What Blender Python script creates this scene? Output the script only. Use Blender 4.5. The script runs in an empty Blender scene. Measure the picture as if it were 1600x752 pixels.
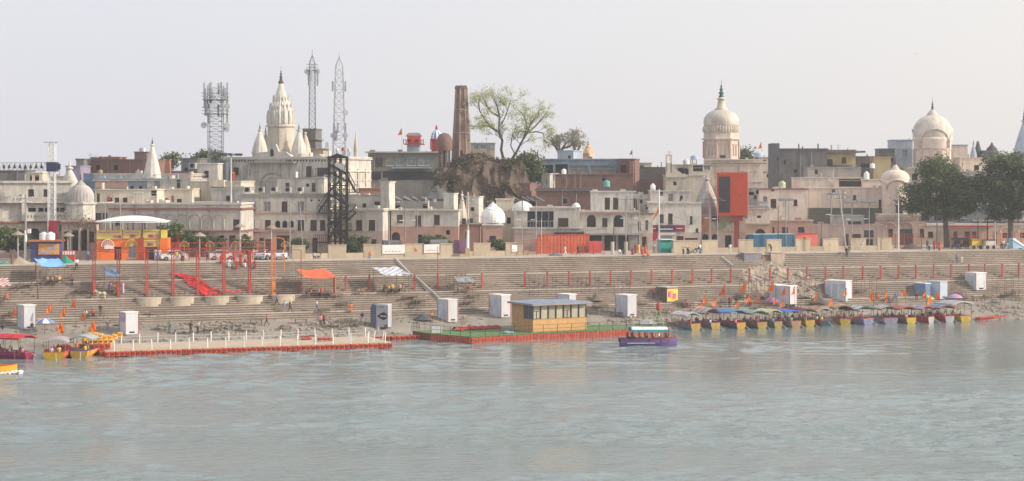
import bpy, math, random
from mathutils import Vector, Matrix, noise
from math import sin, cos, pi, radians, sqrt
random.seed(7)
SC = bpy.context.scene
COL = SC.collection
# ------------------------------------------------------------------ camera, sky, sun, exposure
F, H, YH = 3000.0, 22.0, 275.0          # focal length in photo pixels, camera height (m), row of the horizon
cam = bpy.data.cameras.new("camera"); co = bpy.data.objects.new("camera", cam); COL.objects.link(co)
co.location = (0, 0, H); co.rotation_euler = (radians(90), 0, 0)
cam.sensor_width = 36; cam.lens = 36*F/1600; cam.shift_y = -(376-YH)/1600
cam.clip_start = 1; cam.clip_end = 6000
SC.camera = co
SUN_EL, SUN_DIR = radians(27), Vector((0.985, -0.17, 0)).normalized()
W_ = bpy.data.worlds.new("World"); SC.world = W_; W_.use_nodes = True
nt = W_.node_tree; nt.nodes.clear()
sky = nt.nodes.new('ShaderNodeTexSky'); sky.sky_type = 'NISHITA'; sky.sun_disc = False
sky.sun_elevation = SUN_EL; sky.sun_rotation = math.atan2(SUN_DIR.x, SUN_DIR.y)
sky.air_density = 1.0; sky.dust_density = 4.0; sky.ozone_density = 1.5
mx = nt.nodes.new('ShaderNodeMix'); mx.data_type = 'RGBA'; mx.inputs[0].default_value = 0.72
wt = nt.nodes.new('ShaderNodeTexCoord'); wd = nt.nodes.new('ShaderNodeVectorMath'); wd.operation = 'DOT_PRODUCT'; wd.inputs[1].default_value = tuple(SUN_DIR)
nt.links.new(wt.outputs['Generated'], wd.inputs[0])
wr_ = nt.nodes.new('ShaderNodeMapRange'); wr_.inputs[1].default_value = -.35; wr_.inputs[2].default_value = .35; nt.links.new(wd.outputs['Value'], wr_.inputs[0])
wc = nt.nodes.new('ShaderNodeMix'); wc.data_type = 'RGBA'; wc.inputs[6].default_value = (7.8, 7.85, 8.5, 1); wc.inputs[7].default_value = (9.6, 9.05, 8.4, 1)
nt.links.new(wr_.outputs[0], wc.inputs[0]); nt.links.new(wc.outputs[2], mx.inputs[7])
nt.links.new(sky.outputs[0], mx.inputs[6])
bg = nt.nodes.new('ShaderNodeBackground'); bg.inputs[1].default_value = 0.105
nt.links.new(mx.outputs[2], bg.inputs[0])
wo = nt.nodes.new('ShaderNodeOutputWorld'); nt.links.new(bg.outputs[0], wo.inputs[0])
sl = bpy.data.lights.new("sun", 'SUN'); sl.energy = 3.8; sl.angle = radians(2.0); sl.color = (1, .89, .76)
so = bpy.data.objects.new("sun", sl); COL.objects.link(so); so.location = (100, 0, 120)
so.rotation_euler = (Vector((SUN_DIR.x*cos(SUN_EL), SUN_DIR.y*cos(SUN_EL), sin(SUN_EL)))).to_track_quat('Z', 'Y').to_euler()
SC.view_settings.view_transform = 'Standard'; SC.view_settings.look = 'None'
SC.view_settings.exposure = 0.28; SC.view_settings.gamma = 1
try: SC.cycles.volume_bounces = 0; SC.cycles.max_bounces = 6
except Exception: pass
# ------------------------------------------------------------------ materials
_M = {}
def nodes(name):
    m = bpy.data.materials.new(name); m.use_nodes = True
    n = m.node_tree; b = n.nodes['Principled BSDF']
    return m, n, b
def mat(name, col, rough=.85, var=.22, scale=.5, bump=.15, stain=.0, metal=0, fine=6., scol=None, spec=.3):
    """weathered surface: broad tone patches, fine grain, rain streaks running down"""
    if name in _M: return _M[name]
    m, n, b = nodes(name); L = n.links.new; N = n.nodes.new
    tc = N('ShaderNodeTexCoord')
    geo = N('ShaderNodeObjectInfo'); add = N('ShaderNodeVectorMath'); add.operation = 'ADD'
    sc_ = N('ShaderNodeVectorMath'); sc_.operation = 'SCALE'; sc_.inputs[0].default_value = (37, 19, 53)
    L(geo.outputs['Random'], sc_.inputs['Scale']); L(tc.outputs['Object'], add.inputs[0]); L(sc_.outputs[0], add.inputs[1])
    n1 = N('ShaderNodeTexNoise'); n1.inputs['Scale'].default_value = scale; n1.inputs['Detail'].default_value = 7; n1.inputs['Roughness'].default_value = .65
    L(add.outputs[0], n1.inputs['Vector'])
    r1 = N('ShaderNodeMapRange'); r1.inputs[1].default_value = .3; r1.inputs[2].default_value = .7
    r1.inputs[3].default_value = 1-var; r1.inputs[4].default_value = 1+var
    L(n1.outputs[0], r1.inputs[0])
    mul = N('ShaderNodeVectorMath'); mul.operation = 'SCALE'; mul.inputs[0].default_value = col[:3]
    rb = N('ShaderNodeMapRange'); rb.inputs[3].default_value = .88; rb.inputs[4].default_value = 1.1; L(geo.outputs['Random'], rb.inputs[0])
    mm_ = N('ShaderNodeMath'); mm_.operation = 'MULTIPLY'; L(r1.outputs[0], mm_.inputs[0]); L(rb.outputs[0], mm_.inputs[1]); L(mm_.outputs[0], mul.inputs['Scale'])
    out = mul.outputs[0]
    if stain > 0:
        mp = N('ShaderNodeMapping'); mp.inputs['Scale'].default_value = (1.6, 1.6, .22); L(add.outputs[0], mp.inputs['Vector'])
        n2 = N('ShaderNodeTexNoise'); n2.inputs['Scale'].default_value = 1.0; n2.inputs['Detail'].default_value = 6; n2.inputs['Roughness'].default_value = .7
        L(mp.outputs[0], n2.inputs['Vector'])
        r2 = N('ShaderNodeMapRange'); r2.inputs[1].default_value = .48; r2.inputs[2].default_value = .72; r2.inputs[3].default_value = 0; r2.inputs[4].default_value = stain
        L(n2.outputs[0], r2.inputs[0])
        mi = N('ShaderNodeMix'); mi.data_type = 'RGBA'
        c = scol or (.13, .12, .11)
        mi.inputs[7].default_value = (c[0], c[1], c[2], 1)
        L(r2.outputs[0], mi.inputs[0]); L(out, mi.inputs[6]); out = mi.outputs[2]
    L(out, b.inputs['Base Color'])
    b.inputs['Roughness'].default_value = rough; b.inputs['Metallic'].default_value = metal
    b.inputs['Specular IOR Level'].default_value = spec
    if bump > 0:
        n3 = N('ShaderNodeTexNoise'); n3.inputs['Scale'].default_value = fine; n3.inputs['Detail'].default_value = 5
        L(add.outputs[0], n3.inputs['Vector'])
        bp = N('ShaderNodeBump'); bp.inputs['Strength'].default_value = bump; bp.inputs['Distance'].default_value = .06
        L(n3.outputs[0], bp.inputs['Height']); L(bp.outputs[0], b.inputs['Normal'])
    _M[name] = m
    return m
def brickmat(name, c1, c2, mort, sx=.45, sy=.16, stain=.3):
    if name in _M: return _M[name]
    m, n, b = nodes(name); L = n.links.new; N = n.nodes.new
    tc = N('ShaderNodeTexCoord'); sp = N('ShaderNodeSeparateXYZ'); L(tc.outputs['Object'], sp.inputs[0])
    ad = N('ShaderNodeMath'); L(sp.outputs[0], ad.inputs[0]); L(sp.outputs[1], ad.inputs[1])
    cb = N('ShaderNodeCombineXYZ'); L(ad.outputs[0], cb.inputs[0]); L(sp.outputs[2], cb.inputs[1])
    bt = N('ShaderNodeTexBrick'); L(cb.outputs[0], bt.inputs['Vector'])
    bt.inputs['Color1'].default_value = (*c1, 1); bt.inputs['Color2'].default_value = (*c2, 1); bt.inputs['Mortar'].default_value = (*mort, 1)
    bt.inputs['Scale'].default_value = 1; bt.inputs['Brick Width'].default_value = sx; bt.inputs['Row Height'].default_value = sy; bt.inputs['Mortar Size'].default_value = .014
    n2 = N('ShaderNodeTexNoise'); n2.inputs['Scale'].default_value = .35; n2.inputs['Detail'].default_value = 9; n2.inputs['Roughness'].default_value = .7; L(tc.outputs['Object'], n2.inputs['Vector'])
    r = N('ShaderNodeMapRange'); r.inputs[1].default_value = .42; r.inputs[2].default_value = .68; r.inputs[3].default_value = 0; r.inputs[4].default_value = stain*1.8; L(n2.outputs[0], r.inputs[0])
    mi = N('ShaderNodeMix'); mi.data_type = 'RGBA'; mi.inputs[7].default_value = (.1, .09, .085, 1)
    L(r.outputs[0], mi.inputs[0]); L(bt.outputs[0], mi.inputs[6]); L(mi.outputs[2], b.inputs['Base Color'])
    b.inputs['Roughness'].default_value = .95
    bp = N('ShaderNodeBump'); bp.inputs['Strength'].default_value = .3; bp.inputs['Distance'].default_value = .05; L(n2.outputs[0], bp.inputs['Height']); L(bp.outputs[0], b.inputs['Normal'])
    _M[name] = m
    return m
WHITE = mat('limewash_white', (.58, .55, .5), stain=.55, var=.2)
WHITE2 = mat('limewash_white_grey', (.46, .44, .41), stain=.65, var=.22)
CREAM = mat('limewash_cream', (.6, .54, .445), stain=.42, var=.15)
PEACH = mat('peach_paint', (.68, .575, .5), stain=.4, var=.13)
PEACHD = mat('peach_paint_dull', (.57, .47, .405), stain=.35, var=.15)
PINK = mat('pink_paint', (.46, .285, .235), stain=.3, var=.18)
PINKL = mat('pink_paint_pale', (.5, .395, .355), stain=.4, var=.2)
BRICK = brickmat('brick', (.28, .13, .1), (.2, .1, .085), (.2, .17, .15))
BRICKO = brickmat('brick_orange', (.42, .19, .12), (.34, .15, .1), (.26, .2, .17), stain=.15)
STONE = brickmat('old_brick_stone', (.22, .155, .125), (.155, .11, .09), (.12, .1, .09), sx=.9, sy=.35, stain=.35)
DCONC = mat('concrete_blackened', (.17, .165, .165), stain=.6, var=.3, scol=(.06, .06, .065))
CONC = mat('concrete_grey', (.34, .325, .3), stain=.35, var=.2)
CONCP = mat('concrete_pale', (.46, .41, .34), stain=.3, var=.2)
STEPM = mat('step_riser_shaded', (.2, .162, .133), stain=.5, var=.3, scale=.25, scol=(.14, .12, .1))  # brownish riser, darkened further to paint in the shade under each nosing
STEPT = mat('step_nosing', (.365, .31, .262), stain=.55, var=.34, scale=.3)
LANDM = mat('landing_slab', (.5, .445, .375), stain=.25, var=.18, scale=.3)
SAND = mat('beach_sand', (.25, .225, .19), var=.32, scale=.22, bump=.5, fine=3)
EARTH = mat('mound_earth', (.105, .075, .058), var=.5, scale=.25, bump=.9, fine=2.5, stain=.5, scol=(.1, .085, .06))
GRAVEL = mat('gravel', (.13, .135, .15), var=.15, bump=.6, fine=8)
ROCK = mat('rock', (.26, .22, .18), var=.4, scale=1.5, bump=.4)
ASPH = mat('promenade_paving', (.42, .37, .31), var=.2, scale=.3)
DARK = mat('dark_opening', (.035, .035, .04), var=.3, bump=0)
PANE = mat('dusty_glass', (.07, .075, .085), rough=.25, var=.5, scale=2, bump=0, spec=.5)
SHUT = mat('wood_shutter', (.1, .07, .06), var=.3, stain=.2)
SHUTG = mat('grey_shutter', (.24, .245, .25), var=.2, stain=.2)
BSHUT = mat('blue_paint', (.2, .33, .42), var=.2, stain=.2)
BLUEG = mat('blue_grey_wall', (.3, .36, .44), var=.2, stain=.4)
MAROON = mat('maroon_trim', (.25, .12, .11), var=.2)
REDP = mat('red_paint', (.42, .055, .045), var=.22, rough=.6, stain=.15)
REDB = mat('red_cladding', (.62, .085, .035), var=.1, rough=.6)
REDF = mat('red_float_plastic', (.46, .075, .04), var=.3, rough=.5, scale=1.2)
ORNG = mat('orange_paint', (.72, .17, .035), var=.15, rough=.7, stain=.1)
ORNB = mat('orange_cloth', (.85, .2, .03), var=.15, bump=.3, fine=2)
YEL = mat('yellow_paint', (.66, .46, .07), var=.18, rough=.6, stain=.15)
YELP = mat('pale_yellow_wall', (.52, .42, .23), var=.15, stain=.3)
BLACK = mat('black_steel', (.03, .03, .033), rough=.6, var=.3, metal=.2)
STEEL = mat('grey_steel', (.3, .31, .33), rough=.5, var=.2, metal=.4)
GALV = mat('galvanised_paint', (.55, .56, .58), rough=.5, var=.12)
WHT = mat('white_paint', (.78, .78, .77), rough=.5, var=.07, bump=.05, stain=.12)
CABW = mat('white_cabin_panel', (.58, .6, .63), rough=.45, var=.08, bump=.05, stain=.3, scol=(.3, .28, .25))
GREEN = mat('green_turf', (.1, .25, .07), var=.3, scale=2, bump=.5)
TEAL = mat('teal_sheet', (.02, .24, .17), var=.2, bump=.4, fine=2)
BLUE = mat('blue_sheet', (.1, .26, .52), var=.2, bump=.4, fine=2)
BLUET = mat('blue_tin', (.055, .17, .27), var=.15, rough=.6, stain=.2)
WOOD = mat('weathered_wood', (.17, .13, .1), var=.35, scale=2, stain=.2)
PLY = mat('plywood', (.62, .36, .15), var=.16, scale=1.4, stain=.22, scol=(.4, .22, .1))
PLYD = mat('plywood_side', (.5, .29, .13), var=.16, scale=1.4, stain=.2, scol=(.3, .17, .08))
DECKP = mat('deck_plank', (.52, .43, .32), var=.16, scale=.6, stain=.25, scol=(.35, .25, .18))
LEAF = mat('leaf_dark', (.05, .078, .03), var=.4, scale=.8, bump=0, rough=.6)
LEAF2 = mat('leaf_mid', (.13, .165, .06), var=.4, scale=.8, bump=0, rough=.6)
LEAFY = mat('leaf_young', (.4, .44, .22), var=.3, scale=.8, bump=0)
BARK = mat('bark', (.13, .11, .09), var=.3, scale=1.5, stain=.2)
BARKD = mat('bark_dark', (.11, .095, .08), var=.3, scale=1.5, stain=.2)
SKIN = mat('skin', (.26, .14, .09), var=.1, bump=0)
HAIR = mat('hair', (.02, .018, .017), var=.1, bump=0)
def paint(rgb):
    k = 'cloth_%02d%02d%02d' % tuple(int(c*99) for c in rgb)
    return mat(k, rgb, var=.16, bump=.12, fine=4, rough=.8, scale=1.1)
# ------------------------------------------------------------------ mesh builder and tagging
class MB:
    def __init__(s): s.v = []; s.f = []; s.m = []
    def face(s, pts, m=0):
        i = len(s.v); s.v += [tuple(p) for p in pts]; s.f.append(tuple(range(i, i+len(pts)))); s.m.append(m); return s
    def box(s, x0, y0, z0, x1, y1, z1, m=0):
        i = len(s.v)
        s.v += [(x0,y0,z0),(x1,y0,z0),(x1,y1,z0),(x0,y1,z0),(x0,y0,z1),(x1,y0,z1),(x1,y1,z1),(x0,y1,z1)]
        for q in ((3,2,1,0),(4,5,6,7),(0,1,5,4),(1,2,6,5),(2,3,7,6),(3,0,4,7)): s.f.append(tuple(i+k for k in q)); s.m.append(m)
        return s
    def tube(s, p, q, r, n=6, m=0, r2=None):
        p = Vector(p); q = Vector(q); d = q-p
        if d.length < 1e-6: return s
        d.normalize(); a = d.orthogonal().normalized(); b = d.cross(a); r2 = r if r2 is None else r2
        i = len(s.v)
        for c, rr in ((p, r), (q, r2)):
            for k in range(n):
                t = 2*pi*k/n; s.v.append(tuple(c + a*cos(t)*rr + b*sin(t)*rr))
        for k in range(n): s.f.append((i+k, i+(k+1)%n, i+n+(k+1)%n, i+n+k)); s.m.append(m)
        s.f.append(tuple(i+n-1-k for k in range(n))); s.f.append(tuple(i+n+k for k in range(n))); s.m += [m, m]
        return s
    def path(s, pts, r, n=5, m=0):
        for a, b in zip(pts, pts[1:]): s.tube(a, b, r, n, m)
        return s
    def lathe(s, cx, cy, prof, n=24, m=0, rib=0, nr=16, rot=0, sq=None):
        """prof: (radius, z); rib: depth of vertical ribs; m may be a list, one per band"""
        i = len(s.v)
        for (r, z) in prof:
            for k in range(n):
                t = 2*pi*k/n+rot; rr = r*(1 - rib*(0.5-0.5*abs(cos(t*nr/2))) ) if rib else r
                s.v.append((cx+rr*cos(t), cy+rr*sin(t), z))
        for j in range(len(prof)-1):
            mm = m[j] if isinstance(m, list) else m
            for k in range(n):
                a = i+j*n; s.f.append((a+k, a+(k+1)%n, a+n+(k+1)%n, a+n+k)); s.m.append(mm)
        s.f.append(tuple(i+(len(prof)-1)*n+k for k in range(n))); s.m.append(m[-1] if isinstance(m, list) else m)
        return s
    def prism(s, poly, z0, z1, m=0):
        n = len(poly); i = len(s.v)
        s.v += [(x, y, z0) for x, y in poly]+[(x, y, z1) for x, y in poly]
        for k in range(n): s.f.append((i+k, i+(k+1)%n, i+n+(k+1)%n, i+n+k)); s.m.append(m)
        s.f.append(tuple(i+n-1-k for k in range(n))); s.f.append(tuple(i+n+k for k in range(n))); s.m += [m, m]
        return s
    def slab(s, poly, y0, y1, m=0):
        """polygon in the xz plane, thick along y"""
        n = len(poly); i = len(s.v)
        s.v += [(x, y0, z) for x, z in poly]+[(x, y1, z) for x, z in poly]
        for k in range(n): s.f.append((i+k, i+(k+1)%n, i+n+(k+1)%n, i+n+k)); s.m.append(m)
        s.f.append(tuple(i+n-1-k for k in range(n))); s.f.append(tuple(i+n+k for k in range(n))); s.m += [m, m]
        return s
    def grid(s, P, m=0):
        """P: rows of points"""
        i = len(s.v); w = len(P[0])
        for r in P: s.v += [tuple(p) for p in r]
        for a in range(len(P)-1):
            for b in range(w-1):
                s.f.append((i+a*w+b, i+a*w+b+1, i+(a+1)*w+b+1, i+(a+1)*w+b)); s.m.append(m)
        return s
    def build(s, name, mats, parent=None, loc=(0,0,0), rot=0, smooth=False, cache=None):
        me = _C.get(cache) if cache else None
        if me is None:
            me = bpy.data.meshes.new(name); me.from_pydata(s.v, [], s.f)
            mats = mats if isinstance(mats, (list, tuple)) else [mats]
            for m in mats: me.materials.append(m)
            if len(mats) > 1: me.polygons.foreach_set('material_index', s.m)
            if smooth: me.polygons.foreach_set('use_smooth', [True]*len(me.polygons))
            me.update()
            if cache: _C[cache] = me
        o = bpy.data.objects.new(name, me); COL.objects.link(o)
        if parent: o.parent = parent
        o.location = loc; o.rotation_euler = (0, 0, rot)
        return o
_C = {}
HAZE = .00029
def tag(o, label=None, cat=None, group=None, kind=None):
    if label: o['label'] = label
    if cat: o['category'] = cat
    if group: o['group'] = group
    if kind: o['kind'] = kind
    return o
def E(name, label, cat, loc, rot=0, group=None):
    o = bpy.data.objects.new(name, None); COL.objects.link(o); o.location = loc; o.rotation_euler = (0, 0, rot); o.empty_display_size = .2
    return tag(o, label, cat, group)
def copy_tree(o, parent=None):
    c = o.copy(); COL.objects.link(c); c.parent = parent
    for ch in [x for x in list(COL.objects) if x.parent == o]: copy_tree(ch, c)
    return c
# ------------------------------------------------------------------ site geometry (photo pixel + distance -> metres)
TH = radians(20); CT, ST = cos(TH), sin(TH); Z0 = 290.0; HP = 9.7
def P(x, y, Z): return Vector(((x-800)/F*Z, Z, H-(y-YH)/F*Z))
def SV(s, v, h=0): return Vector((s*CT-v*ST, Z0+s*ST+v*CT, h))
def sv(X, Y): return (X*CT+(Y-Z0)*ST, -X*ST+(Y-Z0)*CT)
def Zp(x):
    t = (x-800)/F; s = t*Z0/(CT-t*ST); return Z0+s*ST
PROF = [(0, HP)]                          # step profile in (v, h), going down to the river
def _flight(n, rise, run, land):
    v, h = PROF[-1]
    for k in range(n):
        h -= rise; PROF.append((v, h)); v -= run if k < n-1 else land; PROF.append((v, h))
_flight(8, .28, .36, 1.0); _flight(8, .28, .36, 1.0); _flight(8, .28, .36, .9); _flight(3, .27, .5, 1.2)
VB, HB = PROF[-1]
def beach(s, v):
    t = (VB-v)/(VB+22.5); h = HB*(1-t)
    n = noise.noise(Vector((s*.11, v*.16, 0)))*.45+noise.noise(Vector((s*.5, v*.5, 3)))*.14
    return h+n*min(1, max(0, t*4))*(1 if t < .85 else .5)
def gh(X, Y):
    s, v = sv(X, Y)
    if v >= 0: return HP
    if v <= VB: return max(0, beach(s, v))
    for (va, ha), (vb, hb) in zip(PROF, PROF[1:]):
        if va != vb and vb <= v <= va: return ha
    return HB
def G(x, y):
    """the ground point seen at photo pixel (x, y)"""
    Z = 150.0
    while Z < 700:
        if H-(y-YH)/F*Z <= gh((x-800)/F*Z, Z)+.001: break
        Z += .06
    X = (x-800)/F*Z
    return Vector((X, Z, gh(X, Z)))
# ------------------------------------------------------------------ ground, steps, beach, water
def site():
    mb = MB(); s0, s1 = -260, 330
    for k, ((va, ha), (vb, hb)) in enumerate(zip(PROF, PROF[1:])):
        N = 90
        if va == vb:      # riser: recessed face under a projecting nosing
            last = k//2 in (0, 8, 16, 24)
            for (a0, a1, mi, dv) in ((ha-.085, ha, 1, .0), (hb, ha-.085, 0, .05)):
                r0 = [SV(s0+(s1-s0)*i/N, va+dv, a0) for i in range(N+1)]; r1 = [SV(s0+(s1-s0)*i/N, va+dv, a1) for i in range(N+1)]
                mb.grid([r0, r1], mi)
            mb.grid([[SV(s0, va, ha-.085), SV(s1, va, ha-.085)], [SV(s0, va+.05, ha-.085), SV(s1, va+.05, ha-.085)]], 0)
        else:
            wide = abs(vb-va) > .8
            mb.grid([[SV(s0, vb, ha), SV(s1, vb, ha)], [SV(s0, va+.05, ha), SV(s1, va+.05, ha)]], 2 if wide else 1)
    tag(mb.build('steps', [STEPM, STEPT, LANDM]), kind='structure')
    mb = MB()
    for li in (0, 1, 2, 3):   # pale coping on the edge of each landing
        v, h = [(0, HP), PROF[16], PROF[32], PROF[48]][li]
        v = [0, PROF[16][0], PROF[32][0], PROF[48][0]][li]; h = [HP, PROF[16][1], PROF[32][1], PROF[48][1]][li]
        n = 60
        for i in range(n):
            a = s0+(s1-s0)*i/n; b = a+(s1-s0)/n-.03
            q = [SV(a, v-.03, 0), SV(b, v-.03, 0), SV(b, v+.5, 0), SV(a, v+.5, 0)]
            j = random.uniform(0, .012)
            mb.prism([(p.x, p.y) for p in q], h-.14+j, h+.03+j)
    tag(mb.build('landing_coping', LANDM), kind='structure')
    mb = MB(); mb.grid([[SV(-420, .001, HP-.002), SV(520, .001, HP-.002)], [SV(-420, 560, HP-.002), SV(520, 560, HP-.002)]])
    tag(mb.build('ground', ASPH), kind='structure')
    mb = MB(); rows = []
    ns, nv = 420, 46
    for j in range(nv+1):
        v = VB+.3+(-34-VB)*j/nv
        rows.append([SV(s, v, beach(s, v)) for s in [s0+(s1-s0)*i/ns for i in range(ns+1)]])
    mb.grid(rows)
    tag(mb.build('beach', SAND, smooth=True), kind='structure')
    # water
    m, n, b = nodes('river_water'); L = n.links.new; N = n.nodes.new
    tc = N('ShaderNodeTexCoord')
    def nz(sc, sx, sy, det, rot=0):
        mp = N('ShaderNodeMapping'); mp.inputs['Scale'].default_value = (sx, sy, 1); mp.inputs['Rotation'].default_value = (0, 0, rot); L(tc.outputs['Object'], mp.inputs[0])
        t = N('ShaderNodeTexNoise'); t.inputs['Scale'].default_value = sc; t.inputs['Detail'].default_value = det; t.inputs['Roughness'].default_value = .6; L(mp.outputs[0], t.inputs['Vector']); return t.outputs[0]
    def math_(op, a, bb):
        q = N('ShaderNodeMath'); q.operation = op
        for i, z in enumerate((a, bb)):
            if isinstance(z, (int, float)): q.inputs[i].default_value = z
            else: L(z, q.inputs[i])
        return q.outputs[0]
    h = math_('ADD', math_('MULTIPLY', nz(1, .4, .9, 3, .12), 1.15), math_('MULTIPLY', nz(1, 1.2, 2.6, 5, -.2), .55))
    sp = N('ShaderNodeSeparateXYZ'); L(tc.outputs['Object'], sp.inputs[0])
    yr = N('ShaderNodeMapRange'); yr.inputs[1].default_value = 150; yr.inputs[2].default_value = 225; yr.inputs[3].default_value = 1; yr.inputs[4].default_value = .16; L(sp.outputs[1], yr.inputs[0])
    patch = nz(1, .012, .05, 4, .2)
    pr = N('ShaderNodeMapRange'); pr.inputs[1].default_value = .4; pr.inputs[2].default_value = .6; pr.inputs[3].default_value = .5; pr.inputs[4].default_value = 1.0; L(patch, pr.inputs[0])
    bp = N('ShaderNodeBump'); bp.inputs['Distance'].default_value = .4; L(math_('MULTIPLY', pr.outputs[0], yr.outputs[0]), bp.inputs['Strength']); L(h, bp.inputs['Height']); L(bp.outputs[0], b.inputs['Normal'])
    b.inputs['Base Color'].default_value = (.19, .245, .245, 1); b.inputs['Roughness'].default_value = .06; b.inputs['IOR'].default_value = 1.33
    mb = MB(); ys = [118.0]
    while ys[-1] < 300: ys.append(ys[-1]+.2+.12*(ys[-1]-118)/60)
    nx = 330; rows = []; x0, x1 = -100.0, 112.0
    for iy, y in enumerate(ys):
        row = []
        for i in range(nx+1):
            x = x0+(x1-x0)*i/nx; e = min(1, i/6, (nx-i)/6, iy/8, (len(ys)-1-iy)/8)
            p = .5+noise.noise(Vector((x*.018, y*.05, 7)))*1.3+noise.noise(Vector((x*.05, y*.16, 2)))*.5
            p = max(.08, min(1.35, p*1.15)); far = max(.35, min(1, (285-y)/80+.3))
            h = .25*noise.noise(Vector((x*.3+y*.05, y*.46, 0)))+.1*noise.noise(Vector((x*.75-y*.12, y*1.15, 4)))+.02*noise.noise(Vector((x*.9, y*2.6, 8)))*min(1, max(0, (200-y)/50))
            row.append((x, y, h*p*e*far))
        rows.append(row)
    mb.grid(rows)
    y1 = ys[-1]
    for (a, b_, c, d) in ((-500, -40, 500, 118), (-500, 118, x0, y1), (x1, 118, 500, y1), (-500, y1, 500, 480)): mb.grid([[(a, b_, 0), (c, b_, 0)], [(a, d, 0), (c, d, 0)]])
    tag(mb.build('water', m, smooth=True), kind='structure')
site()
# ------------------------------------------------------------------ building kit
def facade(mb, Wd, z0, z1, holes, tf, zones=(), m=0, depth=.28):
    """wall sheet with real openings; tf maps (along, depth, height) to local xyz"""
    xs = sorted({0, Wd, *[min(max(h[0], .02), Wd-.02) for h in holes], *[min(max(h[1], .02), Wd-.02) for h in holes]})
    zs = sorted({z0, z1, *[h[2] for h in holes], *[h[3] for h in holes], *[z for z, _ in zones if z0 < z < z1]})
    for a, b in zip(xs, xs[1:]):
        for c, d in zip(zs, zs[1:]):
            ma, mc = (a+b)/2, (c+d)/2
            if any(h[0] < ma < h[1] and h[2] < mc < h[3] for h in holes): continue
            mi = m
            for z, k in zones:
                if mc < z: mi = k
            mb.face([tf(a, 0, c), tf(b, 0, c), tf(b, 0, d), tf(a, 0, d)], mi)
    for h in holes:
        a, b, c, d = h[:4]
        mi = m
        for z, k in zones:
            if (c+d)/2 < z: mi = k
        for q in (((a, c), (a, d)), ((b, c), (b, d)), ((a, c), (b, c)), ((a, d), (b, d))):
            (p0, q0), (p1, q1) = q
            mb.face([tf(p0, 0, q0), tf(p1, 0, q1), tf(p1, depth, q1), tf(p0, depth, q0)], mi)
        if h[4] in 'aA':      # arched head: two spandrels flush with the wall
            r = (b-a)/2; cx = (a+b)/2; zc = d-r; n = 6
            for sg in (-1, 1):
                pts = [(cx+sg*r, d)] + [(cx+sg*r*cos(pi/2*i/n), zc+r*sin(pi/2*i/n)) for i in range(n+1)]
                for i in range(1, len(pts)-1):
                    mb.face([tf(pts[0][0], .0, pts[0][1]), tf(pts[i][0], .0, pts[i][1]), tf(pts[i+1][0], .0, pts[i+1][1])], mi)
                    mb.face([tf(pts[i][0], .0, pts[i][1]), tf(pts[i+1][0], .0, pts[i+1][1]), tf(pts[i+1][0], depth, pts[i+1][1]), tf(pts[i][0], depth, pts[i][1])], mi)
KIND = {'d': ('opening', DARK, BLACK), 's': ('window', SHUT, SHUT), 'g': ('window', PANE, SHUT), 'a': ('arched_window', DARK, SHUT),
        'D': ('door', SHUT, SHUT), 'A': ('archway', DARK, CONCP), 'w': ('window', SHUTG, WHITE), 'b': ('window', BSHUT, WHITE), 'l': ('window', WHITE, WHITE)}
def window(parent, h, tf, depth=.28):
    a, b, c, d, k = h
    nm, pm, fm = KIND[k]
    mb = MB()
    def bx(x0, x1, z0, z1, y0, y1, m):
        p = [tf(x0, y0, z0), tf(x1, y0, z0), tf(x1, y1, z0), tf(x0, y1, z0)]; q = [tf(x0, y0, z1), tf(x1, y0, z1), tf(x1, y1, z1), tf(x0, y1, z1)]
        i = len(mb.v); mb.v += p+q
        for f in ((3,2,1,0),(4,5,6,7),(0,1,5,4),(1,2,6,5),(2,3,7,6),(3,0,4,7)): mb.f.append(tuple(i+t for t in f)); mb.m.append(m)
    bx(a, b, c, d, depth-.03, depth+.05, 0)
    t = min(.07, (b-a)*.12)
    if k in 'sgDwb':
        bx(a+.004, a+t, c+.004, d-.004, depth-.12, depth-.032, 1); bx(b-t, b-.004, c+.004, d-.004, depth-.12, depth-.032, 1)
        bx(a+t, b-t, d-t, d-.004, depth-.12, depth-.032, 1); bx(a+t, b-t, c+.004, c+t, depth-.12, depth-.032, 1)
        if b-a > .7: bx((a+b)/2-.03, (a+b)/2+.03, c+t, d-t, depth-.1, depth-.032, 1)
        if d-c > 1.4 and k != 'D': bx(a+t, b-t, c+(d-c)*.62, c+(d-c)*.62+.05, depth-.09, depth-.032, 1)
    if k in 'sgwb' and b-a < 3: bx(a-.08, b+.08, c-.09, c-.003, -.1, depth-.13, 1 if k == 's' else 1)
    return mb.build(nm, [pm, fm], parent)
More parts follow.
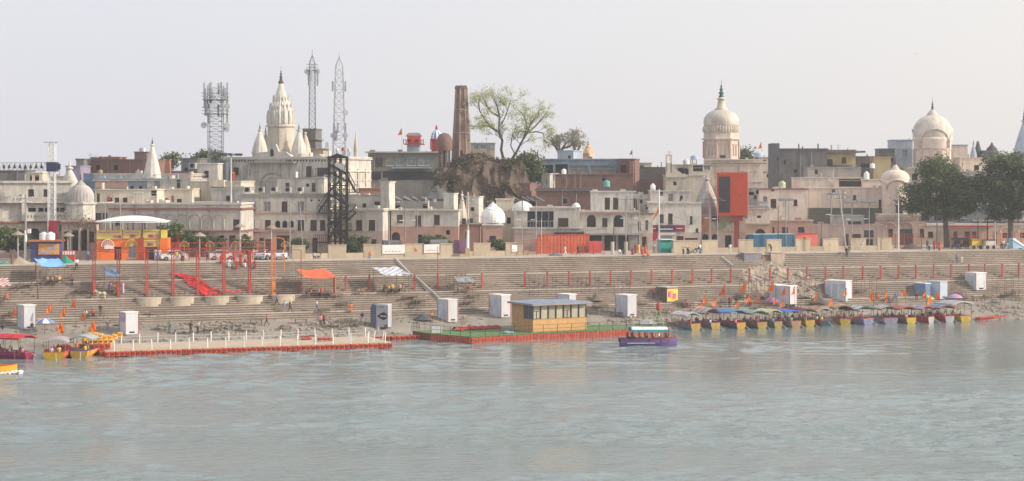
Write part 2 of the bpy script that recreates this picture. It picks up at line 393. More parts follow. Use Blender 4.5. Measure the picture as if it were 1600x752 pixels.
class Bld:
    def __init__(s, label, x0, x1, yt, off, dep, m, rot=-4, name='house', cat='house', wins='', zones=(), cor=(), base=HP-.3,
                 roofm=None, group=None, side='', coping=True, lab=None):
        s.Z = Zp(x0)+off; s.r = radians(rot); s.x0 = x0
        s.X0 = (x0-800)/F*s.Z
        s.W = s.a(x1); s.D = dep; s.base = base
        s.root = E(name, label, cat, (s.X0, s.Z, 0), s.r, group)
        s.top = s.z((x0+x1)/2, yt)
        mats = [m]; zn = []
        for y, mm in zones: mats.append(mm); zn.append((s.z((x0+x1)/2, y), len(mats)-1))
        hs = [s.hole(w) for w in wins.split()] if wins else []
        mb = MB()
        ft = lambda a, d, z: (a, d, z)
        facade(mb, s.W, base, s.top, hs, ft, zn)
        rt = lambda a, d, z: (s.W-d, a, z)
        lt = lambda a, d, z: (d, s.D-a, z)
        sh = []
        if side:     # 'n,w,h,gap' rows of side windows given as fraction rows
            for tok in side.split():
                z0f, hh, n, k = tok.split(',')
                z = s.top-float(z0f); n = int(n)
                for i in range(n):
                    c = s.D*(i+.5)/n; sh.append((c-.5, c+.5, z-float(hh), z, k))
        facade(mb, s.D, base, s.top, sh, rt, zn); facade(mb, s.D, base, s.top, [h for h in sh], lt, zn)
        facade(mb, s.W, base, s.top, [], lambda a, d, z: (a, s.D-d, z), zn)
        mb.build('wall', mats, s.root)
        for h in hs: window(s.root, h, ft)
        for h in sh: window(s.root, h, rt); window(s.root, h, lt)
        rz = s.top-.45
        MB().box(.12, .12, rz-.15, s.W-.12, s.D-.12, rz).build('roof', roofm or CONC, s.root)
        if coping:
            c = MB(); t = .13
            c.box(-t, -t, s.top-.06, s.W+t, .14, s.top+.12); c.box(-t, s.D-.14, s.top-.06, s.W+t, s.D+t, s.top+.12)
            c.box(-t, .143, s.top-.06, .14, s.D-.143, s.top+.12); c.box(s.W-.14, .143, s.top-.06, s.W+t, s.D-.143, s.top+.12)
            c.build('coping', coping if not isinstance(coping, bool) else m, s.root)
        rr = random.Random(int(x0*7+yt)); mb = MB()
        if s.W > 4 and name not in ('wall_fin',):
            for i in range(int(s.W/3)):
                a = rr.uniform(.2, s.W-.3); w = rr.choice((.12, .2, .5, .9)); hh = rr.choice((.25, .4, .7, 1.0, 1.5)) if w < .3 else rr.uniform(.2, .5)
                MB().box(a, rr.uniform(.15, 1.5), s.top-.45, min(s.W-.1, a+w), 1.6+w, s.top+.12+hh).build('parapet_post', m, s.root)
            mb = MB()
            for i in range(int(s.W/4.5)):
                a = rr.uniform(.2, s.W-.2)
                if any(h[0]-.1 < a < h[1]+.1 for h in hs): continue
                MB().tube((a, -.09, max(base, s.top-rr.uniform(3, 9))), (a, -.09, s.top-.1), .05, 5).build('drain_pipe', CONC, s.root)
        for cc in cor:
            y, th, pr, mm = cc[:4]
            xa, xb = (cc[4], cc[5]) if len(cc) > 4 else (x0, x1)
            s.ledge(y, th, pr, mm, xa, xb)
    def a(s, x):
        t = (x-800)/F; return (t*s.Z-s.X0)/(cos(s.r)-t*sin(s.r))
    def z(s, x, y):
        Y = s.Z+s.a(x)*sin(s.r); return H-(y-YH)/F*Y
    def hole(s, w):
        k = w[-1]; x0, y0, x1, y1 = [float(t) for t in w[:-1].split(',')]
        a, b = s.a(x0), s.a(x1); z1, z0 = s.z((x0+x1)/2, y0), s.z((x0+x1)/2, y1)
        return (max(.05, a), min(s.W-.05, b), max(s.base+.05, z0), min(s.top-.05, z1), k)
    def ledge(s, y, th, pr, mm, xa, xb, name='cornice', z=None):
        a, b = s.a(xa), s.a(xb); zz = s.z((xa+xb)/2, y) if z is None else z
        mb = MB().box(a-(pr if abs(xa-s.x0) < 1 else 0), -pr, zz-th, b+(pr if b > s.W-.3 else 0), -.003, zz)
        if b > s.W-.3: mb.box(s.W+.003, .0, zz-th, s.W+pr, s.D, zz)
        mb.build(name, mm, s.root); return s
    def balus(s, xa, xb, yt, yb, mm, n=None, pr=.5, hole=True, name='balcony'):
        """balcony with a pierced parapet"""
        a, b = s.a(xa), s.a(xb); z1 = s.z((xa+xb)/2, yt); z0 = s.z((xa+xb)/2, yb)
        mb = MB(); mb.box(a, -pr, z0-.15, b, -.003, z0)
        mb.box(a, -pr-.02, z1-.14, b, -pr+.14, z1)
        n = n or max(2, int((b-a)/.45)); st = (b-a)/n
        for i in range(n+1):
            w = .3*st if hole else .04
            mb.box(max(a, a+i*st-w), -pr, z0+.001, min(b, a+i*st+w), -pr+.1, z1-.141)
        if hole: mb.box(a, -pr+.005, z0+.001, b, -pr+.09, z0+(z1-z0)*.3); mb.box(a, -pr+.005, z1-.14-(z1-z0)*.2, b, -pr+.09, z1-.142)
        mb.build(name, mm, s.root); return s
    def block(s, xa, xb, yt, yb, mm, pr=.3, name='sign_board', y1=-.003):
        a, b = s.a(xa), s.a(xb)
        return MB().box(a, -pr, s.z((xa+xb)/2, yb), b, y1, s.z((xa+xb)/2, yt)).build(name, mm, s.root)
    def arches(s, xs, yt, yb, mm, pr=.12, name='blind_arch'):
        for xa, xb in xs:
            a, b = s.a(xa), s.a(xb); z1 = s.z((xa+xb)/2, yt); z0 = s.z((xa+xb)/2, yb); r = (b-a)/2; cx = (a+b)/2; zc = z1-min(r, (z1-z0)*.6)
            ry = z1-zc; pts = [(a, z0)]+[(cx-r*cos(pi*i/10), zc+ry*sin(pi*i/10)) for i in range(11)]+[(b, z0)]
            mb = MB()
            for (p, q) in zip(pts, pts[1:]):
                mb.tube((p[0], -pr*.4, p[1]), (q[0], -pr*.4, q[1]), pr*.7, 5)
            mb.build(name, mm, s.root)
        return s
    def roofpt(s, x, back):
        """world point on this roof, BACK metres behind the facade, at pixel column x of the facade plane"""
        a = s.a(x); z = s.top-.45
        p = Vector((s.X0+a*cos(s.r)-back*sin(s.r), s.Z+a*sin(s.r)+back*cos(s.r), z)); return p
def lathe_thing(parent, name, mm, prof, x=0, y=0, n=28, rib=0, nr=16, smooth=True, rot=0):
    return MB().lathe(x, y, prof, n, 0, rib, nr, rot).build(name, mm, parent, smooth=smooth)
def finial(parent, x, y, z, h, mm, r=.25):
    p = [(r*.9, 0), (r*1.2, .06), (r*.5, .12), (r*.95, .2), (r*1.0, .26), (r*.35, .34), (r*.7, .42), (r*.7, .46), (r*.25, .54), (r*.45, .62), (r*.12, .7), (.03, 1)]
    lathe_thing(parent, 'finial', mm, [(a, z+b*h) for a, b in p], x, y, 12)
def shikhara(label, x, yb, yt, w, off, m, fm, name='temple_spire', nr=12, rib=.16, base=None, fin=3, flare=.0, n=48, lean=1.6, ystart=None):
    """curved ribbed temple spire: x centre, yb base row, yt top row of the body, w width in pixels"""
    Z = Zp(x)+off; k = Z/F; c = P(x, yb, Z); r = w*k/2; h = (yb-yt)*k
    root = E(name, label, 'spire', (c.x, c.y, 0), 0)
    zb = c.z
    prof = []
    for i in range(15):
        t = i/14; prof.append((r*(1-t**lean)*(1-.12*t)+r*.1*t+.02, zb+h*t))
    lathe_thing(root, 'spire_body', m, prof, n=n, rib=rib, nr=nr)
    bb = HP-.3 if base is None else base
    lathe_thing(root, 'spire_base', m, [(r*1.02, bb), (r*1.02, zb-.25), (r*1.12, zb-.24), (r*1.12, zb-.003)], n=8, smooth=False, rot=pi/8)
    lathe_thing(root, 'crown_disc', m, [(r*.1, zb+h-.1), (r*.28, zb+h), (r*.3, zb+h+.15), (r*.12, zb+h+.3)], n=16)
    finial(root, 0, 0, zb+h+.28, fin, fm, max(.13, r*.12))
    return root
def dome(parent, c, r, h, m, rib=.0, nr=20, bulge=1.06, top=.35, n=48, name='dome'):
    """onion-shouldered dome from local c, radius r, height h"""
    prof = []
    for i in range(15):
        t = i/14*pi/2; rr = r*cos(t)**.85*(1+(bulge-1)*sin(2*t)*1.6) if i < 14 else 0.02
        prof.append((max(rr, .03), c[2]+h*sin(t)**1.0))
    return lathe_thing(parent, name, m, prof, c[0], c[1], n, rib, nr)
# ------------------------------------------------------------------ first and middle rows of houses, from the upstream end
RC = MAROON
b = Bld('long white temple lodge with two balustraded floors beside the small ribbed dome', -60, 112, 284, 24, 14, WHITE, rot=14, name='temple_lodge', cat='lodge',
   wins='44,296,53,308s 68,296,76,308s 4,322,36,345l 44,325,56,331d 60,325,68,331d 70,325,78,331d 84,325,92,331d 94,325,101,331d 46,357,62,378A 93,352,98,360s 14,357,26,372s 4,380,14,392D 76,366,90,392D -30,296,-20,308s -30,357,-20,372s -44,326,-34,338s',
   zones=((346, PINKL),), cor=((317, .2, .25, RC), (346, .25, .35, RC), (283, .3, .3, WHITE)))
b.balus(-60, 34, 307, 316, WHITE, pr=.7); b.balus(41, 103, 332, 344, WHITE, pr=.9); b.balus(42, 104, 308, 316, WHITE, pr=.6)
b.block(34, 41, 303, 345, WHITE, .6, 'pilaster')
b0 = b
t = Bld('dark flat shed roof standing on the lodge under the lighting truss', -30, 40, 267, 30, 8, DCONC, rot=4, name='rooftop_shed', cat='shed', base=18)
t = Bld('sunlit cream rooftop cabin beside the truss speakers', 40, 66, 270, 32, 6, CREAM, rot=4, name='rooftop_cabin', cat='cabin', base=18, wins='44,274,50,283d 54,274,61,283d')
t = Bld('low dark parapet roof strewn with blue cloth at the end of the lodge', -20, 20, 283, 25, 4, DCONC, rot=4, name='roof_terrace', cat='terrace', base=19, coping=False)
t = Bld('purple washed room peeping above the ribbed dome', 103, 125, 260, 60, 8, mat('purple_wash', (.3, .25, .36), stain=.3), rot=0, wins='', cat='house')
b = Bld('weathered brown brick block with stair room on its roof behind the spire', 119, 228, 250, 75, 14, BRICK, rot=-3, name='brick_house', wins='150,258,156,266d 178,258,184,266d', roofm=DCONC)
t = Bld('brown brick stair room carrying a round steel tank', 210, 229, 238, 78, 5, BRICK, rot=-3, name='stair_room', cat='stair room', base=24)
t = Bld('low brick room on the roof of the brown brick block', 158, 187, 246, 80, 5, BRICKO, rot=-3, name='roof_room', cat='room', base=24)
t = Bld('grey concrete end block adjoining the brown brick building', 119, 131, 249, 70, 8, DCONC, rot=-3, name='concrete_house')
t = Bld('orange brick end wall right behind the white spire', 226, 256, 250, 90, 6, BRICKO, rot=-3, name='brick_house', base=HP-.3)
b = Bld('blue washed terrace house above the pink arcade', 128, 150, 272, 62, 8, mat('blue_wash', (.2, .32, .42), stain=.4), rot=-3)
b = Bld('grey blue house with pink blind arcade and long parapet', 147, 300, 280, 50, 12, BLUEG, rot=-3, wins='203,291,209,297d 217,291,222,297d', cor=((281, .2, .2, WHITE2), (273, .1, .05, WHITE2)), name='arcade_house')
b.block(149, 200, 282, 294, PINK, .12, 'pink_panel'); b.arches([(152, 166), (167, 182), (183, 198)], 284, 293, PINKL)
b = Bld('long parapet wall of mottled grey plaster under the brick block', 147, 224, 272, 58, 6, WHITE2, rot=-3, name='parapet_house')
b = Bld('cream terrace house with red chairs along its terrace', 148, 245, 297, 34, 9, CREAM, rot=-3, wins='151,302,156,318g 168,309,175,318s 179,309,186,318s 192,309,199,318s 236,298,245,306d', name='terrace_house')
b.balus(210, 224, 300, 317, WHT, pr=.3, hole=False)
b = Bld('cream upper house with shaded doorways above the arched wall', 236, 300, 296, 36, 9, CREAM, rot=-3, wins='240,310,247,320d 258,310,263,320d 276,311,284,322g', name='terrace_house')
b = Bld('long white hall with a blind arcade and maroon string course', 147, 376, 318, 24, 16, WHITE, rot=-5, name='arcade_hall', cat='hall',
   wins='149,333,158,344g 160,333,168,344g 180,345,188,352s 364,343,374,359s 340,368,350,385D 358,368,368,385D 150,362,160,375s 300,366,310,378s', zones=((360, PINKL),),
   cor=((325, .25, .35, MAROON, 170, 376), (360, .25, .2, MAROON), (318, .2, .2, WHITE)))
b.arches([(x, x+16) for x in range(258, 336, 19)]+[(x, x+16) for x in range(172, 250, 19)], 335, 358, WHITE2)
b = Bld('square pale house with one small window below the phone mast', 309, 340, 256, 55, 8, WHITE, rot=-4, wins='319,267,326,277s', name='cube_house')
b = Bld('tall blackened concrete house behind the pale cube house', 283, 308, 248, 66, 8, DCONC, rot=-4, name='concrete_house', wins='288,262,293,268d')
b = Bld('dark plastered stair tower beneath the phone mast', 335, 353, 252, 58, 6, mat('slate_plaster', (.1, .12, .14), stain=.4), rot=-4, name='stair_tower', cat='tower')
b = Bld('greyish house with a rusty lean-to roof above the terrace', 255, 298, 272, 48, 8, PINKL, rot=-4, wins='262,276,268,282d', name='lean_to_house')
b = Bld('grey white block with a lit doorway and open terrace', 250, 297, 280, 42, 8, WHITE2, rot=-5, wins='276,281,282,294D', name='plaster_house')
b = Bld('wide cream plaster house with a small lit rooftop niche', 297, 376, 284, 40, 10, CREAM, rot=-5, wins='353,306,360,314s 298,304,300,320d', name='plaster_house', cor=((292, .15, .15, WHITE2, 330, 376),))
MB().box(0, 0, 0, 2.4, 1.6, 1.1).build('roof_box', CREAM, b.root, (b.a(329), -.7, b.z(335, 292)))
b = Bld('grey stained annexe wall left of the three storey white house', 330, 380, 296, 34, 8, WHITE2, rot=-5, wins='353,306,360,314s', name='annexe', cat='annexe')
# great white temple house
b = Bld('great white temple hall with gabled parapet and sunlit end wall', 352, 526, 246, 62, 15, WHITE, rot=-19, name='temple_hall', cat='temple hall',
   wins='364,262,373,273s 389,266,392,274l 478,260,487,276s 495,262,505,275g 504,300,511,315s', cor=((247, .25, .3, WHITE), (281, .2, .15, WHITE)),
   side='6,1.4,4,l 10,1.5,4,l')
b.ledge(253, .25, 1.3, CONC, 388, 464, 'canopy_slab')
a0, a1 = b.a(397), b.a(457); zt = b.z(427, 247)
MB().slab([(a0, zt+.1), (a1, zt+.1), (a1-1.2, zt+1), (a1-2.6, zt+1.1), ((a0+a1)/2+.5, zt+2.4), ((a0+a1)/2-.5, zt+2.4), (a0+2.6, zt+1.1), (a0+1.2, zt+1)], -.1, .5).build('gable', WHITE, b.root)
MB().slab([(b.a(423), b.z(425, 247)+.3), (b.a(428), b.z(425, 247)+.3), (b.a(428), b.z(425, 247)+1.3), (b.a(425.5), b.z(425, 247)+1.7), (b.a(423), b.z(425, 247)+1.3)], -.15, -.103).build('niche', DARK, b.root)
for xa, xb in ((358, 385), (386, 398), (446, 456), (458, 520)):
    m_ = MB(); A, B_ = b.a(xa), b.a(xb); n = max(3, int((B_-A)/.55))
    for i in range(n): m_.box(A+(B_-A)*(i+.25)/n, -.012, b.top-.75, A+(B_-A)*(i+.7)/n, -.002, b.top-.4)
    m_.build('parapet_vent', DARK, b.root)
b.arches([(408, 442)], 270, 300, CONCP, .25); b.arches([(414, 436)], 277, 300, CONCP, .16)
b.block(379, 387, 258, 283, WHITE2, .1, 'pilaster'); b.block(462, 468, 258, 283, WHITE2, .1, 'pilaster')
m_ = MB()
for zz in (2.5, 5.5, 8.5): m_.box(b.W+.003, .5, b.top-zz, b.W+.3, b.D-.5, b.top-zz+.25)
m_.build('string_course', CREAM, b.root)
for i in range(4):
    MB().box(b.W+.003, 1.5+i*3.6, b.top-10.5, b.W+.22, 2+i*3.6, b.top-2).build('pilaster', CREAM, b.root)
temple = b
# central spire with porch spires
def great_spire():
    Z = Zp(439)+82; k = Z/F; c = P(439, 227, Z); root = E('temple_spire', 'tallest white ribbed temple spire with a dark stacked finial', 'spire', (c.x, c.y, 0), 0)
    zd = P(439, 196, Z).z; zt = P(439, 130, Z).z; r = 21*k
    lathe_thing(root, 'drum', CREAM, [(r, HP-.3), (r, zd-.3), (r*1.12, zd-.28), (r*1.12, zd)], n=24, smooth=False, rib=.06, nr=12)
    prof = [(1.0, 0), (1.03, .1), (1.02, .2), (.97, .3), (.85, .4), (.71, .5), (.57, .6), (.44, .7), (.33, .8), (.23, .9), (.15, 1)]
    lathe_thing(root, 'spire_body', WHITE, [(r*a, zd+(zt-zd)*q) for a, q in prof], n=96, rib=.09, nr=24, smooth=False)
    for j, (q, a) in enumerate(((.24, .98), (.42, .82), (.6, .58))):   # tiers of little turrets clinging to the shaft
        m_ = MB(); nn = 16
        for i in range(nn):
            t = 2*pi*i/nn; R_ = r*a; s_ = r*.1*(1-.22*j)
            m_.lathe(R_*cos(t), R_*sin(t), [(s_, zd+(zt-zd)*(q-.2)), (s_, zd+(zt-zd)*(q-.02)), (s_*.6, zd+(zt-zd)*(q+.05)), (.03, zd+(zt-zd)*(q+.12))], 8)
        m_.build('turret_tier', WHITE, root)
    lathe_thing(root, 'crown_disc', mat('bronze_brown', (.13, .08, .06)), [(r*.13, zt-.2), (r*.2, zt), (r*.21, zt+.25), (r*.1, zt+.5)], n=20)
    finial(root, 0, 0, zt+.5, P(439, 104, Z).z-zt-.5, mat('bronze_brown', (.13, .08, .06)), .3)
great_spire()
FIN = mat('finial_dark', (.12, .1, .09))
shikhara('white fluted side spire at the foot of the tall spire, toward the phone mast', 406, 238, 205, 24, 72, WHITE, FIN, fin=1.3, base=22)
shikhara('slim white side spire half hidden behind the fluted one near the phone mast', 415, 238, 207, 17, 86, CREAM, FIN, fin=1.1, base=22)
shikhara('white fluted side spire between the tall spire and the water tower', 467, 240, 205, 24, 72, WHITE, FIN, fin=1.2, base=22)
shikhara('cream side spire closest to the dark stair tower on the temple roof', 477, 240, 209, 18, 78, CREAM, FIN, fin=1.1, base=22)
b = Bld('dark grey stair tower on the temple roof with a mast above', 473, 493, 202, 84, 5, DCONC, rot=-8, name='stair_tower', cat='tower', cor=((218, .15, .5, DCONC),))
b = Bld('small rooftop shelter with a thin slab roof beside the stair tower', 488, 505, 234, 80, 4, CONCP, rot=-8, name='rooftop_shelter', cat='shelter', base=22, cor=((232, .12, .5, CONC),))
shikhara('pointed cream corner pinnacle on the temple hall parapet', 556, 235, 212, 7, 84, CREAM, CREAM, fin=.8, base=24, rib=.1)
# three storey house right of the mast
b = Bld('flat roofed white annexe with air coolers on its terrace', 433, 506, 279, 44, 10, WHITE, rot=-10, wins='446,286,452,293s 487,286,493,299g 478,287,483,292d', name='annexe', cat='annexe', coping=CONC)
b = Bld('white box room with a lit side wall next to the annexe', 494, 520, 277, 47, 8, WHITE, rot=-10, name='roof_room', cat='room')
b = Bld('three storey white house with rows of dark windows and arched triple window', 376, 516, 304, 24, 14, WHITE, rot=-3, name='three_storey_house', cat='house',
   wins='388,315,399,331w 412,315,423,331w 440,315,449,331s 465,315,475,331w 389,344,398,357s 414,344,423,359s 430,345,438,356a 441,345,449,356a 451,345,459,356a 465,344,475,360s 485,344,495,360s 500,344,508,360s 485,312,488,315d 497,312,500,315d 384,368,396,392D 405,372,412,390s 414,374,424,392D 432,368,452,392D 460,374,468,392D 488,372,496,396D',
   zones=((361, PINKL),), cor=((305, .25, .4, CONC), (332, .2, .3, PINK), (359, .35, .5, PINK, 384, 460)), coping=CONC)
b.block(384, 405, 357, 364, mat('purple_sign', (.2, .12, .25)), .35)
m3 = b
b = Bld('white rooms with small windows behind the black fire escape', 512, 600, 306, 30, 12, WHITE, rot=-4, wins='553,318,556,326l 566,318,572,326g 585,315,594,325s', name='upper_house', coping=CONC)
b = Bld('two storey white house with two tall shuttered windows by the big wall fin', 500, 598, 327, 24, 6, WHITE, rot=-8,
   wins='504,344,511,360s 556,344,566,360s 576,344,586,360s 519,346,529,360s 506,372,514,395D 540,374,548,390D 560,374,568,392s 580,374,588,392s', zones=((361, PINKL),), name='two_storey_house', cor=((328, .2, .25, WHITE),))
b = Bld('tall white wall fin catching the sun on its edge', 594, 608, 285, 25, 2, WHITE, rot=-24, name='wall_fin', cat='wall')
b = Bld('pale street house with three shuttered windows and a pink lower wall', 611, 716, 329, 23, 10, WHITE, rot=-3,
   wins='620,336,629,348g 649,337,658,353s 678,336,687,351s 612,363,625,392A 651,367,660,392d 680,367,690,380s 697,360,703,367d', zones=((354, PINK),), cor=((328, .2, .2, CONCP),), name='street_house')
b = Bld('plain white rooftop block beside the street pole', 693, 709, 303, 26, 2.5, WHITE, rot=-14, name='roof_room', cat='room')
shikhara('small cream fluted spire beside the street pole', 722, 351, 306, 17, 24, CREAM, CREAM, fin=.7, nr=10)
b = Bld('low pink shrine house under the fluted spire', 690, 748, 350, 22.5, 8, CREAM, rot=-3, zones=((352, PINK),), wins='697,361,703,368s 708,367,714,392D 727,362,733,372s', name='shrine_house', cor=((351, .25, .3, MAROON),))
b = Bld('cream back wall between the fluted spire and the white dome', 728, 748, 308, 28, 4, WHITE, rot=-10, name='wall_fin', cat='wall', wins='735,324,741,330d')
b = Bld('cream square block behind the small white dome', 775, 803, 312, 30, 6, CREAM, rot=0, name='plaster_house', wins='792,340,798,350d')
# concrete works and retaining wall at centre
b = Bld('long grey concrete building with louvred bays below the red pavilion', 575, 692, 238, 110, 12, mat('concrete_brown', (.2, .185, .165), stain=.5), rot=0, name='concrete_hall', cat='hall',
   wins='586,247,598,259g 603,247,615,259w 619,247,630,259w 636,247,650,259w 654,247,670,259w', cor=((237, .3, .6, CONC),))
b.ledge(262, .15, 2.5, mat('blue_awning', (.3, .5, .6)), 614, 673, 'awning'); b.block(582, 690, 268, 284, DARK, .15, 'gallery_shade_board')  # flat dark board stands in for the shade inside the gallery
b = Bld('grey cement wall half buried by the gravel heap', 578, 678, 283, 70, 2, CONC, rot=-6, name='retaining_wall', cat='wall')
b = Bld('low orange brick wall behind the white wall fin', 560, 600, 295, 45, 3, BRICKO, rot=0, name='brick_wall', cat='wall')
b = Bld('tumbledown grey rooms with broken edges above the street house', 612, 700, 316, 42, 10, CONC, rot=-5, wins='618,320,625,326d 660,319,668,326d', name='ruined_house', coping=False)
b = Bld('grey house with pale blue upper windows behind the brick chimney', 728, 773, 224, 120, 10, mat('grey_wash', (.28, .31, .34), stain=.3), rot=0, wins='740,227,748,234w 750,227,760,234w', zones=((235, CONCP),), name='grey_house')
# pavilions
def pavilion(label, x, ydt, ydb, w, yb, off, md, mb_, rib, name, fh=1.6, sides=8, win=True, nr=24, drum=None):
    Z = Zp(x)+off; k = Z/F; zb = P(x, ydb, Z).z; zt = P(x, ydt, Z).z; r = w*k/2; c = P(x, yb, Z)
    root = E(name, label, 'shrine', (c.x, Z, 0), 0)
    rr = r*1.08
    mbb = MB().lathe(0, 0, [(rr, HP-.3), (rr, zb-.75), (rr*1.0, zb-.4)], sides, rot=pi/sides)
    mbb.build('wall', mb_, root)
    lathe_thing(root, 'eaves', md, [(rr*1.0, zb-.42), (rr*1.13, zb-.4), (rr*1.13, zb-.2), (r*1.02, zb-.18), (r*1.02, zb)], n=sides if sides > 4 else 4, smooth=False, rot=pi/sides)
    dome(root, (0, 0, zb), r*.98, zt-zb, md, rib=rib, nr=nr, n=96 if rib else 48)
    lathe_thing(root, 'crown_cap', md, [(r*.42, zt-(zt-zb)*.06), (r*.3, zt+.15), (r*.1, zt+.5), (.05, zt+.8)], n=20)
    finial(root, 0, 0, zt+.6, fh, FIN, .14)
    return root, zb, r, k
root, zb, r, k = pavilion('grey white ribbed dome on an octagonal pavilion of the temple lodge', 126, 288, 315, 42, 345, 21, WHITE2, WHITE, .07, 'domed_pavilion')
b = Bld('pinkish porch storey with columns below the ribbed dome pavilion', 96, 150, 346, 17.5, 3, PINKL, rot=4, name='porch', cat='porch', wins='100,362,108,392D 113,360,122,392d 127,360,136,392d 140,362,147,378s', cor=((347, .25, .3, MAROON),))
for xx in (110.5, 124.5, 138): b.block(xx-1.1, xx+1.1, 357, 392, CREAM, .35, 'column')
shikhara('plain white spire rising behind the ribbed dome of the lodge', 109, 315, 264, 37, 30, WHITE, WHITE, fin=1.6, rib=.05, nr=8, lean=2.2)
shikhara('slender white spire with tapering ribbed sides near the brick block', 238, 277, 228, 27, 48, WHITE, FIN, fin=1.2, rib=.1, nr=12, lean=1.5)
root, zb, r, k = pavilion('small white ribbed dome on a square pink shrine by the road', 770, 322, 348, 39, 395, 20, WHT, PINK, .05, 'domed_shrine', sides=4, fh=.9)
for xx in (-.55, 1.2):
    pass
MB().box(-.5, -r*1.08*cos(pi/4)-.02, HP+1.8, .5, -r*1.08*cos(pi/4)+.1, HP+2.7).build('window', DARK, root)
# brick quarter behind
b = Bld('dark brick lower wall running along the back of the white shops', 838, 985, 295, 50, 5, BRICK, rot=-2, name='brick_wall', cat='wall', cor=((296, .3, .3, DCONC),), wins='880,311,886,318d')
b = Bld('long red brick wall below the slate blue roof', 857, 990, 273, 62, 5, BRICK, rot=-2, name='brick_house', wins='941,277,946,283d')
b = Bld('small white gabled room in front of the brick wall', 846, 859, 272, 60, 5, WHITE2, rot=-20, name='gabled_room', cat='room', wins='852,280,856,290b')
b = Bld('crumbling brick corner at the edge of the earth mound', 808, 828, 287, 56, 5, BRICK, rot=-14, name='brick_house')
b = Bld('slate blue painted upper storey with shaded verandah', 845, 968, 249, 72, 9, mat('slate_blue', (.2, .26, .34), stain=.5), rot=-2, wins='848,258,864,272d 889,259,918,271w 922,259,962,271w 868,257,887,272d', name='verandah_house', coping=mat('pale_blue', (.36, .43, .5), stain=.4))
b = Bld('pale blue cubic room with a small window on the slate roof', 871, 896, 236, 78, 6, mat('pale_blue', (.36, .43, .5), stain=.4), rot=-18, wins='887,243,892,253g', base=22, name='roof_room', cat='room')
b = Bld('brown block topped with a flag beside the orange corner pillar', 966, 992, 249, 66, 8, BRICK, rot=-10, name='brick_house', wins='970,258,978,270d')
MB().box(0, 0, 0, .8, .8, 4.6).build('orange_pier', BRICKO, b.root, (b.a(984), -.9, b.z(988, 290)))
shikhara('orange and white chequered temple spire on the skyline', 919, 248, 226, 17, 95, brickmat('chequer', (.6, .25, .08), (.72, .6, .45), (.7, .6, .5), sx=.7, sy=.7, stain=.1), FIN, fin=.8, rib=.0, lean=3, n=4)
b = Bld('distant white rooms with dark windows past the flag block', 990, 1018, 255, 120, 8, CONCP, rot=0, wins='1000,258,1006,263d', name='far_house')
b = Bld('blue grey brick hall with a dark base beyond the frame gate', 990, 1044, 262, 80, 10, mat('brown_plaster', (.2, .17, .16), stain=.5), rot=0, name='far_hall', cat='hall', zones=((280, BRICK),))
# white shops at centre
b = Bld('white house with a large shaded balcony and bulging dome corner', 803, 906, 325, 22, 10, WHITE, rot=-2, name='balcony_house',
   wins='824,330,865,355d 872,341,888,354s 838,369,850,392D 860,369,905,392d', zones=((364, PINKL),), cor=((356, .15, .3, WHITE), (363, .3, .7, mat('sign_dark', (.06, .06, .08)), 866, 905)))
for xx in (836, 846, 857): b.block(xx, xx+1, 330, 355, STEEL, .08, 'balcony_post')
b.balus(824, 865, 345, 355, STEEL, pr=.1, hole=False, name='balcony_rail')
lathe_thing(b.root, 'corner_dome', WHT, [(1.7, 0+b.z(816, 330)), (1.75, b.z(816, 325)), (1.4, b.z(816, 320)), (.8, b.z(816, 316)), (.1, b.z(816, 314))], b.a(816), 1.2)
lathe_thing(b.root, 'corner_dome', WHT, [(.7, b.z(900, 329)), (.75, b.z(900, 324)), (.5, b.z(900, 319)), (.1, b.z(900, 317))], b.a(900), .7)
b = Bld('upper white house with two brown doors above the maroon ledge', 923, 993, 300, 32, 8, WHITE, rot=-2, wins='945,309,953,328D 958,309,966,328D 990,310,994,328s', name='upper_house')
b = Bld('white shop house with arched windows and dark ground floor shops', 903, 997, 331, 23, 10, WHITE, rot=-2, wins='917,336,931,355a 941,341,949,354s 959,336,974,355a 920,368,940,393d 944,368,962,393d 966,368,982,393d', zones=((364, CONC),), cor=((332, .2, .35, PINK), (364, .3, .9, CONC)), name='shop_house')
b = Bld('narrow house with two stacked window rows between the shops', 986, 1020, 334, 21.5, 9, WHITE, rot=-2, wins='992,346,1001,360s 1008,344,1013,360w 990,367,998,392d 1003,370,1010,384s', zones=((364, PINKL),), name='narrow_house', cor=((333, .2, .3, MAROON),))
b = Bld('grey white back rooms with a dark doorway above the narrow house', 985, 1025, 305, 34, 7, WHITE2, rot=-2, wins='990,310,995,328s 1007,321,1014,328d 1000,312,1004,318d', name='back_house')
# ramp building
b = Bld('pale stepped building whose roof slopes down from an open frame', 1040, 1100, 274, 48, 10, CREAM, rot=-2, name='stepped_house', wins='1052,284,1057,290d')
z = b.z(1050, 274)
A, B_ = b.a(1040.5), b.a(1075)
MB().slab([(A, z-.4), (A, b.z(1045, 255)), (A+1, b.z(1045, 255)), (A+1.9, z+1), (B_, z-.4)], -.2, .4).build('sloping_parapet', CREAM, b.root)
m_ = MB(); A, B_ = b.a(1040), b.a(1050); z0_, z1_ = b.z(1045, 270), b.z(1045, 244)
m_.box(A, -.2, z0_, A+.3, .3, z1_); m_.box(B_-.3, -.2, z0_, B_, .3, z1_); m_.box(A, -.21, z1_+.003, B_, .31, z1_+.25); m_.build('open_frame', CREAM, b.root)
b = Bld('cream roof house with open shaded loft and parapet blocks', 1050, 1112, 258, 62, 10, CREAM, rot=-2, wins='1052,262,1076,286d 1083,258,1098,268d 1100,256,1110,266w 1066,278,1072,290s 1079,276,1086,291s', name='loft_house', coping=CONCP)
